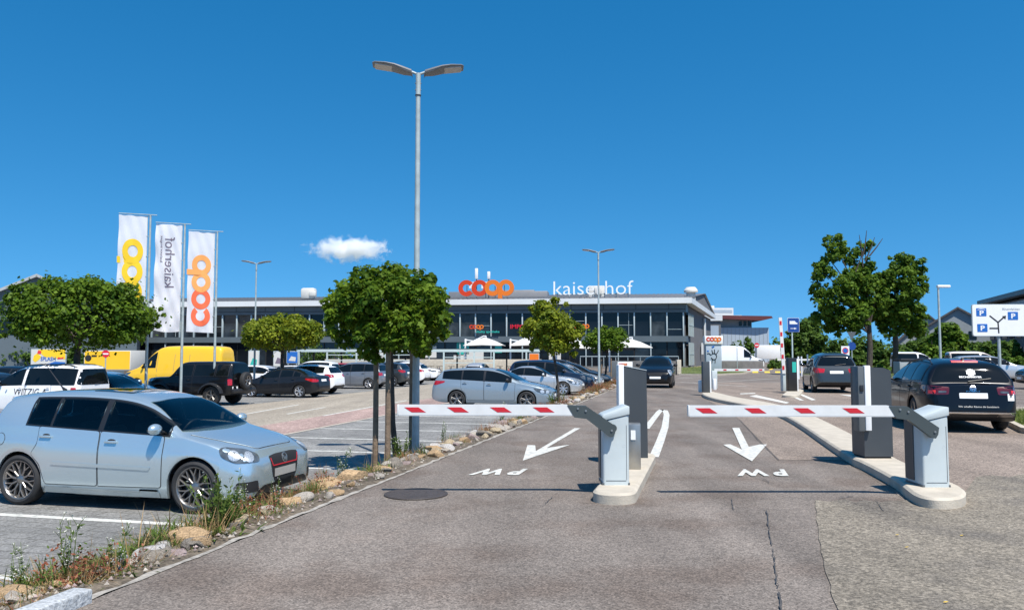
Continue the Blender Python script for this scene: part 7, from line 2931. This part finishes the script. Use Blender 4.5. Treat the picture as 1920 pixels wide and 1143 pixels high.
# ------------------------------------------------------------------ verges
def verge(name, pts, z, m='grass_base', kerb='concrete', blades=0, seed=1):
    n = len(pts)
    if sum(Vector(pts[i]).cross(Vector(pts[(i + 1) % n])).z for i in range(n)) < 0:
        pts = pts[::-1]
    pts = [Vector((p[0], p[1], 0)) for p in pts]
    ins = []
    for i, p in enumerate(pts):
        d = pts[(i + 1) % n] - pts[i - 1]
        ins.append(p + Vector((-d.y, d.x, 0)).normalized() * .13)
    mb = MB()
    up = Vector((0, 0, z))
    vs = [p - Vector((0, 0, .05)) for p in pts] + [p + up for p in pts] + [p + up for p in ins] + [p - Vector((0, 0, .05)) for p in ins]
    mb.add(vs, [(i, (i + 1) % n, n + (i + 1) % n, n + i) for i in range(n)] + [(n + i, n + (i + 1) % n, 2 * n + (i + 1) % n, 2 * n + i) for i in range(n)] + [(2 * n + i, 2 * n + (i + 1) % n, 3 * n + (i + 1) % n, 3 * n + i) for i in range(n)])
    structure('kerb', mb, kerb)
    mb = MB()
    mb.add([p + Vector((0, 0, z - .02)) for p in ins], [tuple(range(n))])
    structure(name, mb, m)
    if blades:
        r = random.Random(seed)
        mb = MB()
        x0, x1 = min(p.x for p in ins), max(p.x for p in ins)
        y0, y1 = min(p.y for p in ins), max(p.y for p in ins)
        k = 0
        while k < blades:
            x, y = r.uniform(x0, x1), r.uniform(y0, y1)
            c = False
            for i in range(n):
                a, b = ins[i], ins[(i + 1) % n]
                if (a.y > y) != (b.y > y) and x < (b.x - a.x) * (y - a.y) / (b.y - a.y) + a.x:
                    c = not c
            if not c:
                continue
            k += 1
            a = r.uniform(0, 6.28)
            h = r.uniform(.05, .14)
            q = Vector((math.cos(a), math.sin(a), 0)) * .008
            l_ = Vector((r.gauss(0, .04), r.gauss(0, .04), h))
            p = Vector((x, y, z - .02))
            mb.add([p - q, p + q, p + l_], [(0, 1, 2)])
        o = mb.build('grass', 'grass', angle=180)
        o['kind'] = 'stuff'


verge('grass_verge', gp([(1884, 796), (1876, 778), (1960, 774), (2100, 772), (2100, 830), (1960, 819), (1915, 812)], 0), .12, blades=5000)
sheet('footpath', gp([(1868, 764), (1990, 760), (1990, 772), (1872, 774)], Z3), 'lane')
verge('grass_verge', gp([(1640, 716), (1626, 706), (1700, 690), (1790, 688), (1770, 700), (1710, 722)], 0), .12, blades=5000, seed=3)
verge('grass_verge', gp([(1272, 703), (1268, 698), (1275, 690), (1330, 688), (1400, 693), (1412, 697), (1395, 701), (1340, 704)], 0), .12, kerb='concrete', blades=2500, seed=4)
sheet('yellow_kerb_line', ribbon([G(1276, 687.8, .02), G(1330, 686, .02)], .3), 'yellow_marking')
sheet('red_marking', gp([(1868, 707), (1906, 709), (1904, 714), (1870, 712)], Z2), 'signred')

# ------------------------------------------------------------------ signs
def pole(t, x0, y0, z0, z1, r, m='galv'):
    mb = MB()
    mb.tube([(x0, y0, z0), (x0, y0, z1)], r, 10)
    return mb.build('pole', m, t)


def round_plate(x0, x1, z0, z1, r):
    return rounded([(x0, z0), (x1, z0), (x1, z1), (x0, z1)], r, 4)


# parking guidance sign
Y = 30.0
a, b = P(1826, 629.5, Y), P(1921, 571, Y)
c = (a + b) / 2
t = thing('parking_sign', 'white parking guidance board with blue squares and a forked black arrow on a pole', 'sign', (P(1875, 629, Y).x, Y, 0), R(-3))
ox = c.x - t.location.x
w_, h_ = b.x - a.x, b.z - a.z
mb = MB()
mb.prism(round_plate(ox - w_ / 2 - .02, ox + w_ / 2 + .02, a.z - .02, b.z + .02, .10), .0, .05, 0, M)
mb.build('back_plate', 'galv', t)
mb = MB()
mb.prism(round_plate(ox - w_ / 2, ox + w_ / 2, a.z, b.z, .09), -.012, -.002, 0, M)
pan = mb.build('board', 'white', t)
pole(t, 0, .09, -.05, b.z - .1, .055)


def spx(px, py):
    p = P(px, py, Y) - t.location
    return (p.x, p.z)


for (x0, x1, y0, y1, kind) in ((1831.5, 1849.5, 577.5, 592.5, 1), (1833.5, 1851.5, 607, 622, 0), (1889, 1907, 584.5, 599.5, 0)):
    mb = MB()
    q0, q1 = spx(x0, y1), spx(x1, y0)
    mb.prism(round_plate(q0[0], q1[0], q0[1], q1[1], .02), -.018, -.0125, 0, M)
    sq = mb.build('blue_square', 'signblue', t)
    mb = MB()
    hh = (q1[1] - q0[1])
    ww = (q1[0] - q0[0])
    add_text(mb, 'P', ww * .42, hh * .62, (q0[0] + ww * .32, -.0195, q0[1] + hh * (.10 if kind else .18)), (1, 0, 0), (0, 0, 1), thick=.003, bold=.03)
    if kind:
        mb.prism([(q0[0] + ww * .12, q0[1] + hh * .76), (q0[0] + ww * .5, q0[1] + hh * .88), (q0[0] + ww * .88, q0[1] + hh * .76), (q0[0] + ww * .88, q0[1] + hh * .82), (q0[0] + ww * .5, q0[1] + hh * .95), (q0[0] + ww * .12, q0[1] + hh * .82)], -.022, -.0185, 0, M)
    mb.build('letter', 'white', sq)
mb = MB()
seg = []
for (p, q) in (((1872.5, 624), (1871, 604)), ((1871, 604), (1855.5, 591.5)), ((1871, 604), (1881, 595)), ((1872, 615.2), (1855.5, 615.2))):
    A_, B_ = spx(*p), spx(*q)
    d = Vector((B_[0] - A_[0], B_[1] - A_[1])).normalized()
    nn = Vector((-d.y, d.x)) * .026
    A_ = (A_[0] - d.x * .01, A_[1] - d.y * .01)
    k = len(seg)
    seg.append(1)
    mb.prism([(A_[0] + nn.x, A_[1] + nn.y), (B_[0] + nn.x, B_[1] + nn.y), (B_[0] - nn.x, B_[1] - nn.y), (A_[0] - nn.x, A_[1] - nn.y)], -.016 - .001 * k, -.0125, 0, M)
mb.prism([spx(1885.5, 591.5), spx(1878.5, 592.5), spx(1884.5, 598.5)], -.021, -.0125, 0, M)
mb.build('arrow', 'ink', t)
mb = MB()
q = spx(1879, 581.5)
add_text(mb, 'Rheinfelden', 1.02 * .62, .085, (q[0], -.0135, q[1]), (1, 0, 0), (0, 0, 1), thick=.002)
mb.build('lettering', 'steel', t)

# blue van sign
Y = G(1488, 731, 0).y
t = thing('traffic_sign', 'blue sign with white van and arrow on a slim pole beside the raised barrier', 'sign', (P(1488, 731, Y).x, Y, 0))
p0, p1 = P(1477.3, 622, Y) - t.location, P(1498, 596, Y) - t.location
pole(t, 0, .05, 0, p1.z, .035, 'green_steel')
mb = MB()
mb.prism(round_plate(p0.x - .012, p1.x + .012, p0.z - .012, p1.z + .012, .05), 0, .01, 0, M)
mb.build('edge', 'white', t)
mb = MB()
mb.prism(round_plate(p0.x, p1.x, p0.z, p1.z, .045), -.006, -.001, 0, M)
pl = mb.build('plate', 'signblue_dark', t)
mb = MB()
ww, hh = p1.x - p0.x, p1.z - p0.z
mb.prism([(p0.x + ww * (.5 + x), p0.z + hh * (.62 + z)) for x, z in [(-.34, -.06), (.34, -.06), (.36, .02), (.22, .06), (.12, .17), (-.34, .17)]], -.012, -.0065, 0, M)
mb.prism([(p0.x + ww * (.5 + x), p0.z + hh * (.25 + z)) for x, z in [(-.28, -.02), (.06, -.02), (.06, -.07), (.28, 0), (.06, .07), (.06, .02), (-.28, .02)]], -.012, -.0065, 0, M)
mb.build('symbol', 'white', pl)


def disc(mb, x, z, r, y0, y1, mi=0, n=22):
    mb.prism([(x + r * math.cos(2 * math.pi * k / n), z + r * math.sin(2 * math.pi * k / n)) for k in range(n)], y0, y1, mi, M)


def round_sign(label, px, py, Y, r, kind, zb=0, yaw=0):
    c = P(px, py, Y)
    t = thing('traffic_sign', label, 'sign', (c.x, Y, zb), yaw)
    z = c.z - zb
    pole(t, 0, .05, -.05, z + r * .9, .035)
    mb = MB()
    if kind == 'no entry':
        disc(mb, 0, z, r, 0, .012)
        mb.box((0, -.004, z), (r * 1.4, .008, r * .36), mi=1)
        mb.build('plate', ['signred', 'white'], t)
    elif kind == 'give way back':
        mb.prism([(-r, z + r * .7), (r, z + r * .7), (0, z - r)], 0, .015, 0, M)
        mb.build('plate', 'galv', t)
    elif kind == 'pair':
        mb.prism([(-r, z + r * .8), (r, z + r * .8), (0, z - r * .9)], 0, .015, 0, M)
        mb.build('triangle_plate', 'dark_grey', t)
        mb = MB()
        disc(mb, 0, z - r * 2.2, r * .85, 0, .015)
        mb.build('round_plate', 'signblue_dark', t)
    elif kind == 'no parking':
        mb.box((0, .006, z), (r * 2.2, .012, r * 2.5))
        disc(mb, 0, z, r * .85, -.008, -.0005, 1)
        disc(mb, 0, z, r * .62, -.014, -.0085, 2)
        mb.build('plate', ['white', 'signred', 'signblue'], t)
    return t


round_sign('red and white no entry sign in front of the yellow container', 198, 663, 46, .21, 'no entry', LOW, R(15))
round_sign('red and white no entry sign in front of the warehouse', 1419, 647, 96, .30, 'no entry')
round_sign('grey back of a triangular sign in front of the camper van', 1382, 645, 82, .33, 'give way back')
round_sign('dark triangle sign above a round sign behind the people carrier', 1597, 629, 58, .34, 'pair')
round_sign('square white no parking sign left of the triangle sign', 1585, 657, 57, .26, 'no parking')
for i, (px, y0, Y) in enumerate([(1496.5, 668, 52), (1502.5, 668, 58), (1514, 664, 62)]):
    p = P(px, y0, Y)
    mb = MB()
    mb.tube([(0, 0, 0), (0, 0, p.z)], .06, 8)
    tag(mb.build('post', 'white', loc=(p.x, Y, 0)), ['white post just right of the blue van sign pole', 'white post second from the blue van sign pole', 'taller white post left of the people carrier'][i], 'post', 'white posts beyond the barriers')
t = thing('boom_barrier', 'long thin white boom closed across the far lane behind the people carrier', 'barrier', (P(1492, 674, 74).x, 74, 0), 0, 'parking barriers')
mb = MB()
z = P(1492, 674, 74).z
mb.box((.2, 0, z), (P(1532, 674, 74).x - P(1455, 674, 74).x, .06, .16))
mb.build('boom', 'boom_white', t)
mb = MB()
mb.rbox((2.2, .15, .5), (.35, .35, 1.1), .02)
mb.build('housing', 'white_box', t)

# shop pylon
Y = 76.0
a, b = P(1324.5, 692, Y), P(1352.5, 645, Y)
t = thing('shop_pylon', 'pale blue shop pylon with orange letters on its white head and a line drawing', 'sign', ((a.x + b.x) / 2, Y, 0), R(-4))
w_ = b.x - a.x
mb = MB()
mb.rbox((0, .45, b.z / 2), (w_, .9, b.z), .03)
bd = mb.build('body', 'blue_clad', t)
h0, h1 = b.z + .01, P(1340, 629.5, Y).z
mb = MB()
mb.rbox((0, .42, (h0 + h1) / 2), (w_ * 1.17, 1.05, h1 - h0), .03)
hd = mb.build('head', 'white', t)
mb = MB()
add_coop(mb, w_ * .98, (-w_ * .49, -.115, h0 + (h1 - h0) * .34), (1, 0, 0), (0, 0, 1), .02, (1, 1, 0, 0))
mb.build('lettering', ['orange', 'redorange'], hd)
mb = MB()
cz = b.z * .55
rg = [(math.cos(R(k)) * .26, math.sin(R(k)) * .30) for k in range(200, 520, 20)]
for (p, q) in zip(rg, rg[1:]):
    mb.tube([(p[0], -.02, cz + p[1]), (q[0], -.02, cz + q[1])], .035, 5)
for (x0, z0, x1, z1) in ((-.1, .28, -.18, .62), (.08, .3, .06, .66), (.2, .2, .40, .46), (-.25, .12, -.46, .30), (-.14, -.2, -.2, -.62), (.14, -.2, .1, -.62), (.4, .46, .42, .6), (-.46, .3, -.62, .26)):
    mb.tube([(x0, -.02, cz + z0), (x1, -.02, cz + z1)], .035, 5)
for (x, z) in ((-.12, .86), (-.55, .5), (-.02, .92)):
    mb.ell((x, -.01, cz + z), (.09, .02, .09), 8, 6, 1)
mb.build('line_drawing', ['ink', 'signblue'], bd)
# small shop board behind the left terminal
Y = 46.0
a, b = P(1158, 694, Y), P(1186, 678, Y)
t = thing('shop_board', 'small white board with orange letters beside the dark terminal and the stone wall', 'sign', ((a.x + b.x) / 2, Y, 0))
mb = MB()
mb.rbox((0, .06, (a.z + b.z) / 2), (b.x - a.x, .12, b.z - a.z), .02)
mb.build('board', 'white', t)
mb = MB()
for k in (-.3, .3):
    mb.box((k, .06, a.z / 2), (.07, .07, a.z))
mb.build('leg', 'galv', t)
mb = MB()
add_coop(mb, .50, (-(b.x - a.x) / 2 + .06, -.002, a.z + (b.z - a.z) * .56), (1, 0, 0), (0, 0, 1), .01, (1, 1, 0, 0))
mb.build('lettering', ['orange', 'redorange'], t)
# grey planter by the verge trees
p = P(1706, 700, 57)
t = thing('planter', 'grey square planter with a dark lid beside the white van', 'planter', (p.x, 57, 0))
mb = MB()
mb.rbox((0, .5, .55), (1.4, 1.0, 1.1), .04)
mb.build('box', 'house_wall', t)
mb = MB()
mb.rbox((.2, .5, 1.2), (1.7, 1.1, .2), .05)
mb.build('lid', 'blackp', t)

# ------------------------------------------------------------------ flags
def flag(label, xt, yt, xb, yb, Y, y_low, wpx, kind, seed):
    top = P(xt, yt, Y)
    foot = P(xb, yb, Y)
    base = Vector((foot.x, Y, LOW))
    t = thing('flag_pole', label, 'flag', base, 0, 'banner flags in a row')
    hgt = top.z - LOW
    mb = MB()
    mb.tube([(0, 0, -.05), (0, 0, hgt * .55), (0, 0, hgt)], [.055, .05, .035], 12)
    mb.build('pole', 'galv', t)
    fw = wpx / FPX * Y
    z0 = P(xt, y_low, Y).z - LOW
    z1 = hgt - .05
    mb = MB()
    mb.tube([(.25, 0, z1 + .04), (-fw - .10, -.12, z1 + .10)], .018, 6)
    for k in range(7):
        z = z0 + (z1 - z0) * k / 6
        mb.tube([(0, 0, z), (-.13, -.01, z)], .012, 5)
    mb.tube([(-.10, 0, z0), (-.10, 0, z1)], .012, 5)
    mb.build('banner_arm', 'galv', t)
    h_ = z1 - z0
    r = random.Random(seed)
    ph = [r.uniform(0, 6.28) for _ in range(4)]
    amp = .5 if kind != 'kaiserhof' else .9

    def surf(x, z, d=0.0):
        """x from the pole to the left, z up from the hem"""
        f = min(1, x / fw)
        g = (z / h_)
        y = -.12 * f + amp * (.035 * f * math.sin(4.2 * z + 2.0 * x + ph[0]) + .025 * math.sin(9 * x + 1.5 * z + ph[1]) * f + .012 * math.sin(16 * x - 5 * z + ph[2])
                              + .05 * (1 - g) ** 4 * math.sin(8 * x + 5.5 * z + ph[3]))
        return Vector((-.10 - x, y - d, z0 + z - (.06 * (1 - g) ** 3 * math.sin(3.1 * f) if kind == 'kaiserhof' else 0) + .05 * f))
    mb = MB()
    nx, nz = 26, 60
    for j in range(nz + 1):
        for i in range(nx + 1):
            mb.v.append(tuple(surf(fw * i / nx, h_ * j / nz)))
    for j in range(nz):
        for i in range(nx):
            q = j * (nx + 1) + i
            mb.f.append((q, q + nx + 1, q + nx + 2, q + 1))
            mb.m.append(0)
    fl = mb.build('banner', 'banner', t, angle=180)
    mb = MB()

    def sub(vs, fs):
        """cut long faces small so that lettering follows the folds"""
        bm = bmesh.new()
        bv = [bm.verts.new((v[0], v[1], 0)) for v in vs]
        for f in fs:
            try:
                bm.faces.new([bv[i] for i in f])
            except ValueError:
                pass
        bmesh.ops.triangulate(bm, faces=bm.faces)
        for _ in range(3):
            ed = [e_ for e_ in bm.edges if e_.calc_length() > .12]
            if not ed:
                break
            bmesh.ops.subdivide_edges(bm, edges=ed, cuts=1)
            bmesh.ops.triangulate(bm, faces=[f for f in bm.faces if len(f.verts) > 3])
        bm.verts.index_update()
        o_ = [tuple(v.co) for v in bm.verts], [tuple(v.index for v in f.verts) for f in bm.faces]
        bm.free()
        return o_

    def lay(body, cap, a0, b0, length):
        """reading upwards and mirrored: seen from the back of the cloth"""
        vs, fs = text_mesh(body, .0)
        x0, x1 = min(v.x for v in vs), max(v.x for v in vs)
        y0, y1 = min(v.y for v in vs), max(v.y for v in vs)
        sx = length / (x1 - x0)
        sy = cap / (y1 - y0)
        vs, fs = sub([((v.x - x0) * sx, (v.y - y0) * sy) for v in vs], fs)
        mb.add([surf(fw - b0 - v[1], a0 + v[0], .012) for v in vs], fs)
    if kind == 'kaiserhof':
        lay('kaiserhof', fw * .36, h_ * .41, fw * .38, h_ * .47)
        lay('kaiseraugst', fw * .12, h_ * .64, fw * .18, h_ * .25)
        mb.build('lettering', 'purple', fl)
    else:
        L_ = h_ * .71
        a0 = h_ * .06 if kind == 'orange' else h_ * .095
        b0 = fw * .5
        u = L_ / 6.92
        ax = u
        ay = fw * .36

        def fm(a, b, d):
            return surf(fw - (b0 + (b - u) / u * ay) - 0.02, a0 + a, .008 + d)
        add_coop(mb, L_, (0, 0, 0), (1, 0, 0), (0, 1, 0), .001, (0, 0, 1, 1) if kind == 'orange' else (1, 1, 1, 1), fmap=fm, stem=-.52)
        mb.build('lettering', ['pale_redorange', 'pale_orange'] if kind == 'orange' else ['yellow', 'yellow'], fl)


MT['banner'] = leaf_mat('banner_cloth', (0.74, 0.74, 0.77), (0.78, 0.78, 0.80), .25)
flag('white banner with yellow overlapping letters, tallest and leftmost flag', 286, 403, 274, 700, 30, 632, 52, 'yellow', 1)
flag('white banner with grey upright lettering in the middle of the three flags', 347.5, 420, 340, 690, 32, 621, 48, 'kaiserhof', 2)
flag('white banner with orange and red overlapping letters, right hand flag', 409, 434, 402, 690, 34, 624, 48, 'orange', 3)

for i, (px, py) in enumerate([(1682, 1002), (1700, 1025), (1803, 1003), (1773, 1128)]):
    p = G(px, py, Z3 + .004)
    mb = MB()
    mb.quad(p + Vector((-.018, 0, 0)), p + Vector((0, -.012, .004)), p + Vector((.02, .0, .006)), p + Vector((0, .012, .002)))
    tag(mb.build('fallen_leaf', 'yellow'), ['yellow fallen leaf left of the two middle ones on the coarse apron', 'yellow fallen leaf in the middle of the coarse apron', 'yellow fallen leaf nearest the right barrier island', 'yellow fallen leaf nearest the lower right picture corner'][i], 'leaf', 'fallen leaves on the apron')

# ------------------------------------------------------------------ cloud
m = bpy.data.materials.new('cloud_vapour')
m.use_nodes = True
nt = m.node_tree
for n_ in list(nt.nodes):
    if n_.type != 'OUTPUT_MATERIAL':
        nt.nodes.remove(n_)
pv = nt.nodes.new('ShaderNodeVolumePrincipled')
pv.inputs['Color'].default_value = (1, 1, 1, 1)
pv.inputs['Anisotropy'].default_value = 0.1
tc = nt.nodes.new('ShaderNodeTexCoord')
nz = nt.nodes.new('ShaderNodeTexNoise')
nz.inputs['Scale'].default_value = 3.2
nz.inputs['Detail'].default_value = 6
nz.inputs['Roughness'].default_value = .58
ln = nt.nodes.new('ShaderNodeVectorMath')
ln.operation = 'LENGTH'
mp = nt.nodes.new('ShaderNodeMapping')
mp.inputs['Scale'].default_value = (1.0, 1.0, 1.0)
nt.links.new(tc.outputs['Object'], ln.inputs[0])
mp.inputs['Scale'].default_value = (1.6, 1.0, .62)
nt.links.new(tc.outputs['Object'], mp.inputs[0])
nt.links.new(mp.outputs[0], nz.inputs['Vector'])
ms = nt.nodes.new('ShaderNodeMath')
ms.operation = 'MULTIPLY_ADD'
ms.inputs[1].default_value = -.50
ms.inputs[2].default_value = -.175
nt.links.new(ln.outputs['Value'], ms.inputs[0])
ad = nt.nodes.new('ShaderNodeMath')
ad.operation = 'ADD'
nt.links.new(nz.outputs[0], ad.inputs[0])
nt.links.new(ms.outputs[0], ad.inputs[1])
mu = nt.nodes.new('ShaderNodeMath')
mu.operation = 'MULTIPLY'
mu.use_clamp = False
mu.inputs[1].default_value = .75
mx = nt.nodes.new('ShaderNodeMath')
mx.operation = 'MAXIMUM'
mx.inputs[1].default_value = 0
nt.links.new(ad.outputs[0], mu.inputs[0])
nt.links.new(mu.outputs[0], mx.inputs[0])
nt.links.new(mx.outputs[0], pv.inputs['Density'])
nt.links.new(pv.outputs[0], nt.nodes['Material Output'].inputs['Volume'])
mb = MB()
mb.ell((0, 0, 0), (1, 1, 1), 24, 14)
c = P(655, 467, 1500)
cl = mb.build('cloud', m, loc=c)
cl.scale = (100, 50, 31)
tag(cl, 'single small white cloud in the sky above the shop', 'cloud')
